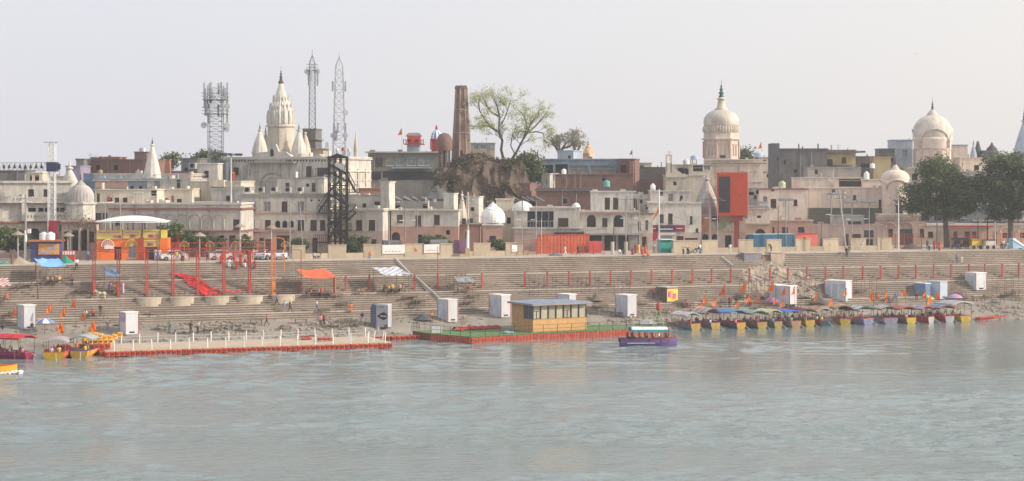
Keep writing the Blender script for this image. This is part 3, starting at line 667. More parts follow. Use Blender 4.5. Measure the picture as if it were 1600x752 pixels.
b = Bld('white two storey shop house with maroon sign boards across its front', 1014, 1096, 317, 22, 10, WHITE, rot=-2,
   wins='1031,335,1037,348g 1044,334,1051,350s 1078,338,1082,350s 1087,357,1091,363s 1032,369,1050,392b 1057,369,1068,380s 1070,372,1090,392g', zones=((363, PINKL),), cor=((318, .15, .15, WHITE2),), name='sign_shop', cat='shop')
b.block(1014, 1070, 352, 362, mat('sign_maroon', (.2, .035, .06)), .3); b.block(1026, 1052, 353, 361, mat('sign_navy', (.05, .04, .1)), .34, y1=-.303)
b.block(1014, 1027, 363, 375, mat('sign_crimson', (.34, .03, .06)), .3); b.block(1031, 1056, 363.5, 367, WHT, .15, 'awning_strip')
m_ = MB(); rnd = random.Random(3)
for i in range(17): m_.box(b.a(1028.5+i*1.35), -.36, b.z(1040, 359.3), b.a(1028.5+i*1.35+.9), -.343, b.z(1040, 357.4-rnd.random()*.6))
for i in range(5): m_.box(b.a(1057+i*2), -.32, b.z(1060, 357.7), b.a(1058.4+i*2), -.303, b.z(1060, 356.4)); m_.box(b.a(1016+i*1.8), -.32, b.z(1020, 357.7), b.a(1017.2+i*1.8), -.303, b.z(1020, 356.5))
m_.build('sign_lettering', WHT, b.root)
b = Bld('white roof rooms with small shuttered windows behind the sign shop', 1016, 1080, 299, 32, 8, WHITE, rot=-2, wins='1044,303,1052,316w 1062,306,1067,313s 1030,300,1036,306d', name='roof_house')
shikhara('stout grey white ribbed spire in front of the red tower', 1104, 335, 281, 40, 25, WHITE2, WHITE2, fin=.9, nr=10, rib=.12, lean=1.7, n=60)
b = Bld('painted hall with pale mural bands between the sign shop and red tower', 1094, 1165, 337, 22, 10, PEACHD, rot=-2, wins='1097,366,1107,376A 1112,366,1122,376A 1133,368,1143,392d', zones=((362, PINKL),), name='mural_hall', cat='hall')
b.block(1095, 1110, 337, 362, mat('mural_brown', (.42, .22, .13), var=.35, scale=1.5), .06, 'mural_panel'); b.block(1112, 1145, 344, 361, mat('mural_green', (.42, .43, .26), var=.35, scale=1.5), .08, 'mural_panel')
b.block(1112, 1123, 337, 346, mat('sign_purple', (.13, .05, .16)), .25)
for (xx, yy, ww, cc) in ((1120, 352, 4, (.4, .2, .35)), (1130, 350, 5, (.25, .4, .25)), (1138, 351, 5, (.5, .35, .5))):
    b.block(xx-ww/2, xx+ww/2, yy-4, yy+7, paint(cc), .1, 'mural_figure', y1=-.083)
# red tower
def red_tower():
    Z = Zp(1143)+17.8; k = Z/F; a = P(1120, 271, Z); root = E('red_tower', 'tall red clad box tower with a dark screen panel on a red column', 'tower', (a.x, Z, 0), radians(-8))
    zt = P(1140, 271, Z).z; zb = P(1140, 337, Z).z; w1 = 47*k*1.02
    MB().box(0, 0, zb, w1, 4.2, zt).build('clad_box', REDB, root)
    m_ = MB(); zs = P(1130, 276, Z).z; ze = P(1130, 332, Z).z
    m_.box(.35, -.12, ze, 2.2, -.003, zs); m_.build('screen', mat('screen_dark', (.045, .045, .055), rough=.4), root)
    m_ = MB()
    for i in range(1, 6): m_.box(2.3, -.02, zb+(zt-zb)*i/6, w1, -.003, zb+(zt-zb)*i/6+.03)
    m_.build('panel_joint', MAROON, root)
    MB().box(2.85, .6, HP, 3.7, 1.5, zb).box(2.4, .4, zb-.9, 4.3, 1.8, zb-.003).build('column', mat('tower_column', (.34, .07, .06), stain=.2), root)
    MB().box(0, -.05, zt+.003, w1, 4.2, zt+.2).build('top_rim', mat('red_rim', (.66, .16, .12)), root)
red_tower()
# main domed temple
def dome_temple():
    b = Bld('flat roofed peach base hall of the ribbed dome temple with deep niche', 1112, 1192, 250, 60, 18, PEACH, rot=-3, name='temple_hall', cat='temple hall', wins='1172,270,1178,283s', cor=((252, .3, .6, PEACH), (257, .2, .3, PEACH)))
    b.block(1100, 1180, 249, 251, PEACH, .9, 'cornice_slab')
    Z = Zp(1127)+70; k = Z/F; root = E('dome_temple', 'tall cream ribbed dome temple with a stacked green finial', 'temple', (P(1127, 250, Z).x, Z, 0))
    q = lambda y: P(1127, y, Z).z
    r = 28.5*k
    lathe_thing(root, 'drum', PEACH, [(r*1.0, HP-.3), (r*1.0, q(219)), (r*1.12, q(218.5)), (r*1.12, q(216.5)), (r*1.0, q(216)), (r*1.0, q(207))], n=8, smooth=False, rot=pi/8)
    m_ = MB()
    for f in range(8):
        t = f*pi/4; M_ = Matrix.Rotation(t, 4, 'Z'); ap = r*cos(pi/8)+.02; hw = r*sin(pi/8)
        for j in (-1, 0, 1):
            cx = j*hw*.6; w2 = hw*.22; z0, z1 = q(244), q(229)
            pts = [(cx-w2, z0), (cx-w2, z1)]+[(cx-w2*cos(pi*i/6), z1+w2*1.3*sin(pi*i/6)) for i in range(7)]+[(cx+w2, z1), (cx+w2, z0)]
            for (p, s_) in zip(pts, pts[1:]):
                m_.tube(M_ @ Vector((ap, p[0], p[1])), M_ @ Vector((ap, s_[0], s_[1])), .07, 4)
        for sg in (-1, 1):
            p0 = M_ @ Vector((ap, sg*hw*.95, q(247))); p1 = M_ @ Vector((ap, sg*hw*.95, q(221))); m_.tube(p0, p1, .2, 6)
    m_.build('blind_arcade', mat('arcade_rose', (.5, .36, .29), stain=.1), root)
    MB().box(-.6, -r*.93-.12, q(247), .4, -r*.93+.1, q(243)).build('window', DARK, root)
    m_ = MB()
    for i in range(40):
        t = 2*pi*i/40; m_.lathe(r*.95*cos(t), r*.95*sin(t), [(.22, q(206.8)), (.28, q(202)), (.2, q(199)), (.05, q(197))], 6)
    m_.build('petal_band', CREAM, root)
    lathe_thing(root, 'lower_ring', PEACH, [(r*.93, q(207)), (r*.95, q(205)), (r*.93, q(195)), (r*.96, q(194))], n=32)
    m_ = dome(root, (0, 0, q(196)), r*.96, q(171)-q(196), mat('dome_lime', (.58, .53, .47), stain=.4, var=.2), rib=.035, nr=16, bulge=1.06)
    lathe_thing(root, 'neck', CREAM, [(r*.36, q(173)), (r*.38, q(171)), (r*.24, q(168)), (r*.2, q(160)), (r*.17, q(156)), (r*.26, q(155.5)), (r*.26, q(154)), (r*.14, q(153)), (r*.12, q(151))], n=20)
    finial(root, 0, 0, q(152), q(125)-q(152), mat('verdigris', (.06, .13, .12)), .5)
dome_temple()
# right-hand quarter
b = Bld('cream house with stepped side stair behind the red tower', 1166, 1192, 268, 50, 9, PEACH, rot=-3, name='stair_house', wins='1183,262,1187,270d')
MB().slab([(0, 0), (2.2, 0), (2.2, 3.6), (1.5, 2.6), (.8, 1.2)], -.1, .3).build('stair_parapet', PEACH, b.root, (b.a(1172), -.2, b.z(1180, 285)))
b = Bld('white house with tinted glass upper room behind the red tower', 1166, 1188, 294, 36, 8, WHITE2, rot=-3, wins='1170,300,1178,305d 1178,302,1186,310g', name='glass_room_house')
b = Bld('white house with parapet terrace and one small vent by the red tower', 1160, 1203, 323, 24, 9, WHITE, rot=-3, wins='1170,316,1186,323b 1183,337,1189,341d 1156,337,1168,342b 1180,358,1196,372A 1160,368,1170,375s 1170,378,1180,392d', zones=((350, mat('tan_wall', (.4, .3, .23), stain=.4)),), name='terrace_house', cor=((325, .2, .3, WHITE), (349, .2, .2, CONCP)))
b.balus(1168, 1200, 315, 323, BLUEG, pr=.15, hole=False)
b = Bld('peach house with a red edged roof and three shuttered windows', 1186, 1262, 296, 30, 11, PEACH, rot=-3, wins='1204,311,1213,325s 1240,312,1246,321s 1192,307,1199,315w 1205,296,1210,299d 1192,345,1196,358g', name='red_roof_house', coping=MAROON)
b = Bld('dusty pink lower shop wing below the red edged roof', 1203, 1270, 345, 23, 8, PINK, rot=-3, wins='1207,355,1210,367d 1222,355,1231,367s 1247,355,1257,364g 1232,372,1242,390d', name='lower_wing', cat='shop', coping=CONCP)
b = Bld('narrow dark slab tower at the end of the concrete block', 1205, 1218, 224, 95, 8, mat('slate_dark', (.1, .105, .12), stain=.5), rot=-3, name='slab_tower', cat='tower', wins='1214,245,1216,252d', coping=False)
b = Bld('large blackened concrete block with a flat projecting roof', 1216, 1292, 233, 97, 12, DCONC, rot=-3, name='concrete_block', cat='block', wins='1225,250,1228,257d 1240,265,1246,270d', cor=((232, .25, .3, DCONC),))
b = Bld('yellow painted end rooms with a brown shutter in the concrete block', 1290, 1337, 235, 95, 10, YELP, rot=-3, name='yellow_rooms', wins='1291,249,1301,258s 1315,246,1322,255s', zones=((258, DCONC),), coping=DCONC)
b.ledge(236, .4, 1.0, DCONC, 1290, 1344)
b = Bld('stained grey lower wall under the yellow rooms', 1262, 1345, 262, 80, 8, CONC, rot=-3, name='grey_house', wins='1273,265,1278,272d', roofm=DCONC)
b = Bld('dark roofed back house between the yellow rooms and far domes', 1336, 1378, 245, 100, 8, DCONC, rot=-3, wins='1345,256,1360,262d', name='back_house')
b = Bld('mustard parapet room with a round white tank before the cupola', 1365, 1392, 246, 88, 6, YELP, rot=-3, name='mustard_room', cat='room', zones=((255, YELP),))
b = Bld('blackened parapet house nearer the great arched dome', 1374, 1398, 233, 104, 7, DCONC, rot=-3, wins='1383,247,1396,254d', name='concrete_house')
b = Bld('pale blue block with a mouldy parapet beside the great arched dome', 1395, 1426, 219, 108, 8, mat('pale_blue2', (.4, .46, .54), stain=.5), rot=-3, wins='1410,234,1418,246w', name='blue_block', zones=((232, BLUEG),))
b = Bld('peach house with stepped parapet and single window', 1244, 1306, 278, 42, 9, PEACH, rot=-3, wins='1285,298,1291,306s 1264,266,1274,277w', name='stepped_parapet_house')
for i in range(4): b.block(1295+i*3, 1298+i*3, 277+i*4, 283+i*4, PEACH, .1, 'stepped_merlon')
b = Bld('peach house with open shaded verandah full of clothes', 1300, 1348, 278, 46, 9, PEACHD, rot=-3, wins='1311,280,1346,292d 1321,299,1334,302d 1337,298,1343,302d', name='verandah_house', coping=CONCP)
b = Bld('plain peach house next to the arched cupola', 1346, 1380, 281, 44, 9, PEACH, rot=-3, name='plain_house', wins='1352,276,1357,284l')
b = Bld('long peach wall house with patched plaster at centre of the terrace row', 1258, 1382, 294, 38, 6, PEACH, rot=-3, wins='1300,296,1305,302d 1373,312,1377,325s 1333,305,1338,312g', name='long_house', zones=((325, mat('green_shade_wall', (.13, .14, .12), stain=.5)),))
b = Bld('low white walled yard house with a dark slot window', 1303, 1350, 338, 24, 6, WHITE2, rot=-3, wins='1325,346,1346,351g 1329,362,1338,368s', zones=((353, PINKL),), name='yard_house')
b = Bld('pink brown street house with barred gates behind the pier wall', 1270, 1380, 352, 22, 6, PINKL, rot=-3, wins='1283,372,1300,395D 1318,366,1326,392D 1330,366,1345,392s 1350,360,1365,370g 1350,374,1364,392D', name='gate_house')
# cupola temple
def cupola(label, x, w, yt, ys, yb, off, m, md, fin, arch=True, name='cupola_temple'):
    Z = Zp(x)+off; k = Z/F; root = E(name, label, 'temple', (P(x, yb, Z).x, Z, 0), radians(-3)); r = w*k/2
    q = lambda y: P(x, y, Z).z
    prof = [(r*.96, HP-.3), (r*.96, q(ys+8)), (r*1.02, q(ys+4)), (r*1.02, q(ys))]
    lathe_thing(root, 'wall', m, prof, n=32)
    dome(root, (0, 0, q(ys)), r*1.0, q(yt)-q(ys), md, bulge=1.05)
    # bangla eave: curved hood moulding on four faces
    for f in range(4):
        M_ = Matrix.Rotation(f*pi/2, 4, 'Z'); n = 14; m_ = MB(); R_ = r*1.0
        za = q(ys+(yb-ys)*(.3 if arch else .22)); hh = q(ys-(ys-yt)*(.4 if arch else .15))-za
        rows = [[], [], [], []]
        for i in range(n+1):
            t = -1+2*i/n; ang = t*.82; zz = za+hh*(1-t*t)**.5 if abs(t) < 1 else za
            for j, (dr, dz) in enumerate(((-.05, -.3), (.22, -.38), (.28, -.15), (-.05, .12))):
                rr = R_+dr; rows[j].append(M_ @ Vector((rr*sin(ang), -rr*cos(ang), zz+dz)))
        m_.grid(rows+[rows[0]]); m_.build('curved_eave', md, root, smooth=False)
        if arch:
            m_ = MB()
            for j in (-1, 0, 1):
                cx = j*.5; zz0, zz1 = q(yb-2), q(ys+(yb-ys)*.5)
                pts = [(cx-.2, zz0), (cx-.2, zz1)]+[(cx-.2*cos(pi*i/6), zz1+(r*.16)*sin(pi*i/6)) for i in range(7)]+[(cx+.2, zz1), (cx+.2, zz0)]
                for (p, s_) in zip(pts, pts[1:]):
                    m_.tube(M_ @ Vector((r*.98*sin(p[0]), -r*.98*cos(p[0]), p[1])), M_ @ Vector((r*.98*sin(s_[0]), -r*.98*cos(s_[0]), s_[1])), .08, 4)
            for zz in (.35, .62): 
                z_ = q(yb)+(q(ys)-q(yb))*zz
                for i in range(6):
                    a1_, a2_ = -.75+i*.25, -.5+i*.25
                    m_.tube(M_ @ Vector((r*.98*sin(a1_), -r*.98*cos(a1_), z_)), M_ @ Vector((r*.98*sin(a2_), -r*.98*cos(a2_), z_)), .06, 4)
            m_.build('blind_arch', PEACHD, root)
    zt = q(yt)
    lathe_thing(root, 'cap', md, [(r*.34, zt-(q(yt)-q(ys))*.06), (r*.3, zt+.1), (r*.14, zt+fin*.25), (r*.1, zt+fin*.32)], n=20)
    finial(root, 0, 0, zt+fin*.3, fin*.75, FIN, r*.06+.05)
    return root, q
root, q = cupola('peach shrine tower with a smooth onion cupola before the trees', 1399, 43, 265, 282, 335, 30, PEACH, PEACH, 2.6, arch=False)
MB().box(-.2, -2.7, q(333), .9, -2.0, q(320)).build('window', DARK, root)
root, q = cupola('great cream arched dome temple with a tall thin spike', 1457, 60, 180, 215, 262, 95, PEACH, mat('dome_lime', (.5, .44, .38)), 3.6)
b = Bld('white plinth hall beneath the great arched dome', 1420, 1496, 262, 84, 12, PEACHD, rot=-3, name='plinth_hall', cat='hall', wins='1425,272,1434,282d', cor=((263, .3, .5, WHITE2),))
b = Bld('peach wing with blue parapet blocks beside the great arched dome', 1488, 1512, 227, 105, 8, PEACH, rot=-3, name='wing_house', coping=BLUEG)
b = Bld('low cream range closing the skyline over the shade trees', 1500, 1545, 247, 98, 8, PEACH, rot=-3, name='cream_range', wins='1522,258,1530,266d')
b = Bld('washed white back houses showing between the two tree crowns', 1490, 1620, 268, 70, 10, WHITE2, rot=-3, name='back_house', wins='1515,280,1524,292d 1535,300,1545,312b 1550,280,1560,290d 1570,270,1580,280d', zones=((300, CONC),))
b = Bld('peach temple front with three blind arches behind the road trees', 1374, 1436, 335, 28, 9, PEACH, rot=-2, zones=((343, PINKL),), wins='1388,358,1395,371g 1406,358,1426,385g 1435,358,1436,359d', name='arched_temple', cat='temple front', cor=((337, .25, .4, CONCP),))
b.arches([(1384, 1398), (1405, 1425)], 348, 357, PINK, .2)
b = Bld('long peach row with round arched windows under the shade trees', 1434, 1545, 352, 27, 9, PEACHD, rot=-2, wins='1437,358,1444,371g 1490,362,1496,371s 1507,362,1516,371s 1518,362,1526,371s 1450,362,1458,371s', name='long_row', cat='row house', cor=((353, .2, .7, REDP, 1482, 1545),), coping=WHT)
b.arches([(1434, 1447)], 348, 356, PINK, .2)
b = Bld('shaded blue grey storey with balconies behind the long peach row', 1430, 1570, 325, 40, 8, mat('shade_grey', (.2, .21, .23), stain=.3), rot=-2, wins='1440,332,1452,345d 1460,332,1472,345d 1500,330,1512,342b', name='back_storey')
b = Bld('white block with glazed upper floor behind the end tree', 1524, 1640, 320, 36, 9, WHITE2, rot=-2, wins='1561,330,1576,342g 1580,330,1596,342g 1535,328,1545,340g', name='glazed_block', cor=((344, .25, .6, WHITE),))
b = Bld('peach arched shops at the far end of the road', 1545, 1660, 352, 24, 9, PEACHD, rot=-2, wins='1566,364,1578,372d 1594,364,1606,372d 1620,364,1632,372d 1552,362,1558,385s', name='arched_shops', cat='shop')
b.arches([(1563, 1581), (1591, 1609)], 355, 364, CREAM, .18)
shikhara('slim grey blue steeple between the arched dome and ruined temple', 1521, 247, 226, 11, 110, BLUEG, FIN, fin=.8, rib=0, n=6)
shikhara('tall pale blue spire cut by the edge of the view', 1600, 242, 190, 34, 120, mat('pale_blue', (.36, .43, .5)), FIN, fin=3, rib=.12, nr=10, lean=1.3)
def ruin():
    Z = Zp(1545)+115; k = Z/F; c = P(1545, 248, Z); root = E('ruined_temple', 'dark temple ruin with a leaning dome on the skyline', 'temple', (c.x, Z, 0))
    m = mat('dark_stone', (.08, .085, .09), var=.4, stain=.3)  # near-black stone over the whole building, mottled at random
    MB().box(-20*k, 0, HP, 20*k, 6, c.z).build('wall', m, root)
    lathe_thing(root, 'dome', m, [(11*k, c.z), (11.5*k, c.z+6*k), (8*k, c.z+16*k), (3*k, c.z+21*k), (.1, c.z+26*k)], 10*k, 3, n=14)
    MB().lathe(-12*k, 3, [(6*k, c.z), (6*k, c.z+12*k), (4*k, c.z+18*k), (2*k, c.z+26*k), (.1, c.z+28*k)], 7).build('broken_tower', m, root)
    MB().box(-8*k, 1, c.z, 6*k, 5, c.z+13*k).build('linking_wall', m, root)
ruin()
# backdrop infill so that no gap opens to the horizon: distant terraces on both flanks and behind
rnd = random.Random(11)
far = [('far cream terrace', CREAM), ('far grey terrace', CONC), ('far brick terrace', BRICK), ('far white terrace', WHITE2), ('far peach terrace', PEACHD)]
spots = [(-60, 20, 268, 150), (20, 120, 276, 130), (225, 320, 268, 130), (300, 372, 262, 140), (540, 640, 262, 150), (690, 760, 262, 170), (770, 860, 258, 170), (900, 1010, 264, 160), (1010, 1110, 262, 150), (1150, 1215, 246, 150), (1190, 1240, 268, 120), (1330, 1420, 262, 150), (1480, 1620, 255, 160)]
TXT = ['low far terrace roofs past the lighting truss', 'far grey roofs behind the lodge domes', 'far brick terrace behind the slim white spire', 'far white terrace at the foot of the phone mast',
 'far peach terrace behind the concrete hall', 'far cream terrace behind the brick chimney', 'far grey terrace behind the bare tree', 'far brick terrace behind the slate blue storey', 'far white terrace behind the open frame',
 'grey far terrace beside the ribbed dome temple with a pink end', 'far pink terrace near the slab tower', 'far cream terrace behind the cupola', 'far peach terrace beyond the end tree']
for i, (xa, xb, yt, off) in enumerate(spots):
    m = far[i % 5][1]; w = ''
    for x in range(int(xa)+8, int(xb)-8, 17): w += '%d,%d,%d,%dd ' % (x, yt+4, x+5, yt+10)
    Bld(TXT[i], xa, xb, yt, off, 14, m, rot=rnd.choice((-3, 0, 4)), name='far_terrace', cat='terrace', wins=w.strip())
# ------------------------------------------------------------------ mound, chimney, trees
def fbm(x, y, z, o=4):
    s = 0; a = 1
    for i in range(o): s += a*noise.noise(Vector((x, y, z))); x *= 2.1; y *= 2.1; z *= 2.1; a *= .5
    return s
def mound():
    Z = 348.0; k = Z/F
    pts = [(655, 388), (665, 330), (676, 300), (683, 262), (700, 252), (738, 243), (757, 246), (764, 252), (800, 250), (816, 262), (826, 290), (838, 310), (850, 388)]
    def top(x):
        for (a, ya), (b_, yb) in zip(pts, pts[1:]):
            if a <= x <= b_: return H-((ya+(yb-ya)*(x-a)/(b_-a))-YH)/F*Z
        return HP
    nx, ny = 150, 60; rows = []
    for j in range(ny+1):
        row = []
        for i in range(nx+1):
            x = 655+195*i/nx; X = (x-800)*k; Y = Z-12+40*j/ny
            e = j/ny; f = min(1, max(0, (e-.03)/.34)); f = f*f*(3-2*f)
            g = min(1, (1-e)/.3)
            led = .62+.38*f if e > .2 else 1
            h = (top(x)-HP)*f*g
            n = fbm(X*.2, Y*.22, 1)*2.1+fbm(X*.9, Y*.9, h*.5, 3)*.55
            h2 = HP-.3+h+n*min(1, h/5)
            gully = abs(noise.noise(Vector((X*.3, 9, 0))))*2.2*(f*(1-f)*4)
            row.append((X+noise.noise(Vector((X*.4, Y*.4, h*.3)))*.9, Y+gully+noise.noise(Vector((h*.5, X*.3, 4)))*1.8*min(1, h/3), max(HP-.3, h2-gully*.3)))
        rows.append(row)
    tag(MB().grid(rows).build('mound', EARTH), kind='structure')
    # dry scrub on the mound
    mb = MB(); rnd = random.Random(5)
    flat = [p for r in rows for p in r if p[2] > HP+3]
    for i in range(24000):
        p = Vector(rnd.choice(flat))
        if noise.noise(Vector((p.x*.2, p.z*.25, 2))) < -.05: continue
        p += Vector((rnd.uniform(-.5, .5), rnd.uniform(-.5, .5), rnd.uniform(-.2, .35))); a = rnd.uniform(0, 6.3); s = rnd.uniform(.14, .34)
        d = Vector((cos(a), sin(a), rnd.uniform(-.5, .8))).normalized()*s; u = Vector((-sin(a), cos(a), rnd.uniform(-.6, .8))).normalized()*s*.6
        mb.face([p-d, p+u, p+d, p-u], rnd.random() < .42)
    tag(mb.build('scrub', [mat('dry_scrub', (.16, .105, .06), bump=0, var=.4), LEAF2]), kind='stuff')
mound()
def heap(label, x, yb, w, h, off, m, name='gravel_heap', cat='heap', kind=None, seed=1, flat=1.0, base=None):
    Z = Zp(x)+off; k = Z/F; c = P(x, yb, Z); r = w*k/2; hh = h*k; mb = MB(); n = 26; rows = []
    for j in range(13):
        t = j/12; row = []
        for i in range(n+1):
            a = 2*pi*i/n; rr = r*t*(1+.12*noise.noise(Vector((cos(a)*2, sin(a)*2, seed))))
            z = hh*(1-t**flat)+fbm(rr*cos(a)*.8, rr*sin(a)*.8, seed, 3)*.16*hh*(1-t)
            row.append((rr*cos(a), rr*sin(a)*.7, z))
        rows.append(row)
    mb.grid(rows)
    o = mb.build(name, m, None, (c.x, Z, c.z if base is None else base)); tag(o, label, cat)
    return o
heap('tall cone of blue grey gravel tipped against the earth mound', 684, 311, 60, 22, 60, GRAVEL, seed=2)
MB().box(-6, -3, HP-.3, 6, 3, P(684, 311, Zp(684)+60).z+.1).build('plinth', EARTH, bpy.data.objects['gravel_heap'], (0, 0, -P(684, 311, Zp(684)+60).z))
def chimney():
    Z = 352.0; k = Z/F; c = P(721, 245, Z); root = E('brick_chimney', 'old tapering octagonal brick tower with a broken top on the mound', 'tower', (c.x, Z, 0))
    prof = []; rnd = random.Random(2)
    ys = [262, 250, 235, 222, 208, 194, 180, 166, 152, 140]; 
    for y in ys:
        w = 31-(262-y)/122*14.5; prof.append((w*k/2*1.06, P(721, y, Z).z))
    shaft = MB().lathe(0, 0, [(prof[0][0]*1.05, HP)]+prof, 8, rot=pi/8+.2)
    o = shaft.build('shaft', STONE, root)
    m_ = MB()
    for i in range(8):
        t = 2*pi*i/8+pi/8+.2
        m_.tube((prof[0][0]*cos(t), prof[0][0]*sin(t), prof[0][1]-3), (prof[-1][0]*cos(t), prof[-1][0]*sin(t), prof[-1][1]+rnd.uniform(-.1, .3)), .22, 5, r2=.15)
    for y in (208, 172): 
        r_ = (31-(262-y)/122*14.5)*k/2*1.1; z = P(721, y, Z).z; m_.lathe(0, 0, [(r_, z-.12), (r_+.05, z), (r_, z+.12)], 8, rot=pi/8+.2)
    m_.build('corner_rib', mat('rib_stone', (.3, .22, .17), stain=.3), root)
    m_ = MB(); r_ = prof[-1][0]; z = prof[-1][1]
    m_.lathe(0, 0, [(r_*1.0, z-.2), (r_*1.16, z+.05), (r_*1.16, z+.35), (r_*.9, z+.4)], 8, rot=pi/8+.2)
    for i in range(18):
        a = rnd.uniform(0, 6.28); q = r_*rnd.uniform(.5, 1.0); s_ = rnd.uniform(.12, .3); m_.box(q*cos(a)-s_, q*sin(a)-s_, z+.1, q*cos(a)+s_, q*sin(a)+s_, z+rnd.uniform(.3, .75))
    m_.build('broken_top', STONE, root)
    for i in range(1):
        zz = P(721, 242-i*28, Z).z; MB().box(-.3, -prof[2+i*2][0]*1.0, zz, .25, -prof[2+i*2][0]*.8, zz+.8).build('opening', DARK, root)
    # domed brick kiosk
    c = P(695, 245, Z); root = E('brick_kiosk', 'ruined brick kiosk with a bulging dome beside the tall chimney', 'kiosk', (c.x, Z-2, 0)); q = lambda y: P(695, y, Z).z; r = 11.5*k
    MB().lathe(0, 0, [(r*.95, HP), (r*.95, q(270)), (r*.85, q(262))], 8).build('wall', STONE, root)
    m_ = MB()
    for i in range(8): t = 2*pi*i/8+pi/8; m_.box(r*.7*cos(t)-.2, r*.7*sin(t)-.2, q(262), r*.7*cos(t)+.2, r*.7*sin(t)+.2, q(234))
    m_.build('column_ring', STONE, root)
    m_ = MB().lathe(0, 0, [(r*.35, q(262)), (r*.35, q(234))], 8).build('core', DARK, root)
    lathe_thing(root, 'dome', mat('dome_brick', (.2, .12, .1), stain=.4, bump=.5, fine=3), [(r*1.0, q(236)), (r*1.12, q(230)), (r*1.1, q(222)), (r*.95, q(215)), (r*.6, q(210)), (r*.2, q(208.5)), (.05, q(208))], n=18)
chimney()
def leafmesh(mb, centres, n, spread, size, rnd, mats=2):
    for i in range(n):
        c, w = rnd.choice(centres)
        p = c+Vector((rnd.gauss(0, spread), rnd.gauss(0, spread), rnd.gauss(0, spread*.7)))
        s = size*rnd.uniform(.6, 1.3); d = Vector((rnd.gauss(0, 1), rnd.gauss(0, 1), rnd.gauss(0, .6))).normalized(); u = d.orthogonal().normalized()
        u = (u+d.cross(u)*rnd.uniform(-1, 1)).normalized()
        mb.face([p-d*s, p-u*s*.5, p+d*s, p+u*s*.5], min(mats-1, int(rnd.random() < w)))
def tree(label, x, yf, lobes, off=None, seed=1, n=16000, size=.3, spread=.8, mats=None, trunk=.55, name='shade_tree', cat='tree', dens=60, fork=None, th=None):
    """lobes: (x, y, rx, ry) in photo pixels, given depth of their own; foot at (x, yf)"""
    rnd = random.Random(seed)
    if off is None: g = G(x, yf); Z = g.y
    else: Z = Zp(x)+off; g = P(x, yf, Z)
    k = Z/F; root = E(name, label, cat, g)
    C_ = []
    for (lx, ly, rx, ry) in lobes:
        c = P(lx, ly, Z)-g; m_ = max(6, int(dens*rx*ry/900))
        for i in range(m_):
            while True:
                q = Vector((rnd.uniform(-1, 1), rnd.uniform(-1, 1), rnd.uniform(-1, 1)))
                if .3 < q.length < 1: break
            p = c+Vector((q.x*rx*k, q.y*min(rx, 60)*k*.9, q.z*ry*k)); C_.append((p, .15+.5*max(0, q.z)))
    mb = MB(); leafmesh(mb, C_, n, spread, size, rnd)
    mb.build('crown', mats or [LEAF, LEAF2], root)
    m_ = MB(); top = P(lobes[0][0], lobes[0][1], Z)-g; th = th or top.z*.45
    f = Vector((top.x*.3, 0, th)); m_.tube((0, 0, -.2), f*.5, trunk*1.15, 10, r2=trunk*.85); m_.tube(f*.5, f, trunk*.85, 10, r2=trunk*.75)
    for (lx, ly, rx, ry) in lobes:
        e = P(lx, ly, Z)-g+Vector((0, rnd.uniform(-.5, .5)*rx*k, 0)); mid = f.lerp(e, .5)+Vector((rnd.uniform(-.4, .4), rnd.uniform(-.4, .4), -.3))
        m_.tube(f*.98, mid, trunk*.5, 7, r2=trunk*.32); m_.tube(mid, e, trunk*.32, 6, r2=trunk*.12)
        for j in range(5):
            q = Vector((rnd.uniform(-1, 1)*rx*k*.9, rnd.uniform(-1, 1)*rx*k*.6, rnd.uniform(-.2, .9)*ry*k)); m_.tube(mid.lerp(e, rnd.random()), e+q, trunk*.14, 5, r2=.03)
    m_.build('trunk', BARK if trunk > .5 else BARKD, root)
    return root
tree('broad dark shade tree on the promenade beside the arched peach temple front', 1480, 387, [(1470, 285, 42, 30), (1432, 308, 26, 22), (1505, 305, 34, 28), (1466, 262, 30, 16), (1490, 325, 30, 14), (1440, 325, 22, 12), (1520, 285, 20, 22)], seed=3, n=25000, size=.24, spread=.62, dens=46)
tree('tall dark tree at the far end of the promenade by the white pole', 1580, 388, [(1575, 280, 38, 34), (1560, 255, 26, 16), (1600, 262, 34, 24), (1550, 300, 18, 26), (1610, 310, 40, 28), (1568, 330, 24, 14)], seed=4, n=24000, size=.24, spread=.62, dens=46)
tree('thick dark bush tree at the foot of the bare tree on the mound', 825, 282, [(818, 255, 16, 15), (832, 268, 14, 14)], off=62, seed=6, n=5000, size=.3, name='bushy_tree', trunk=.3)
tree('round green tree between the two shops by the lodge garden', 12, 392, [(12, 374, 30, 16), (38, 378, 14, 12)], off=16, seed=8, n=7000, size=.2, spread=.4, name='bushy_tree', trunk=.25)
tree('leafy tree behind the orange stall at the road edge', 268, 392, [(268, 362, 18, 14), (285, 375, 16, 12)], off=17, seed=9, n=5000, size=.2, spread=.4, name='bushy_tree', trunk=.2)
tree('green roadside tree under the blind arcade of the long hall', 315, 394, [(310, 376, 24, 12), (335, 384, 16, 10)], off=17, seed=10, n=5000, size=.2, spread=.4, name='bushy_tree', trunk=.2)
tree('low green tree in front of the three storey house door', 385, 396, [(385, 380, 22, 10), (368, 382, 14, 8)], off=16, seed=11, n=4000, size=.2, spread=.4, name='bushy_tree', trunk=.18)
tree('small green tree by the lamp posts near the sand coloured wall', 470, 396, [(468, 382, 14, 9)], off=15, seed=12, n=2500, size=.2, spread=.4, name='bushy_tree', trunk=.15)
tree('dense green bush filling a gap of the wall beside the fire escape', 560, 396, [(558, 381, 16, 12)], off=9, seed=13, n=5000, size=.18, spread=.35, name='bush', cat='bush', trunk=.12)
tree('clipped dark bush filling a wall gap below the small white dome', 777, 392, [(777, 384, 12, 8)], off=8, seed=14, n=4000, size=.16, spread=.3, name='bush', cat='bush', trunk=.12)
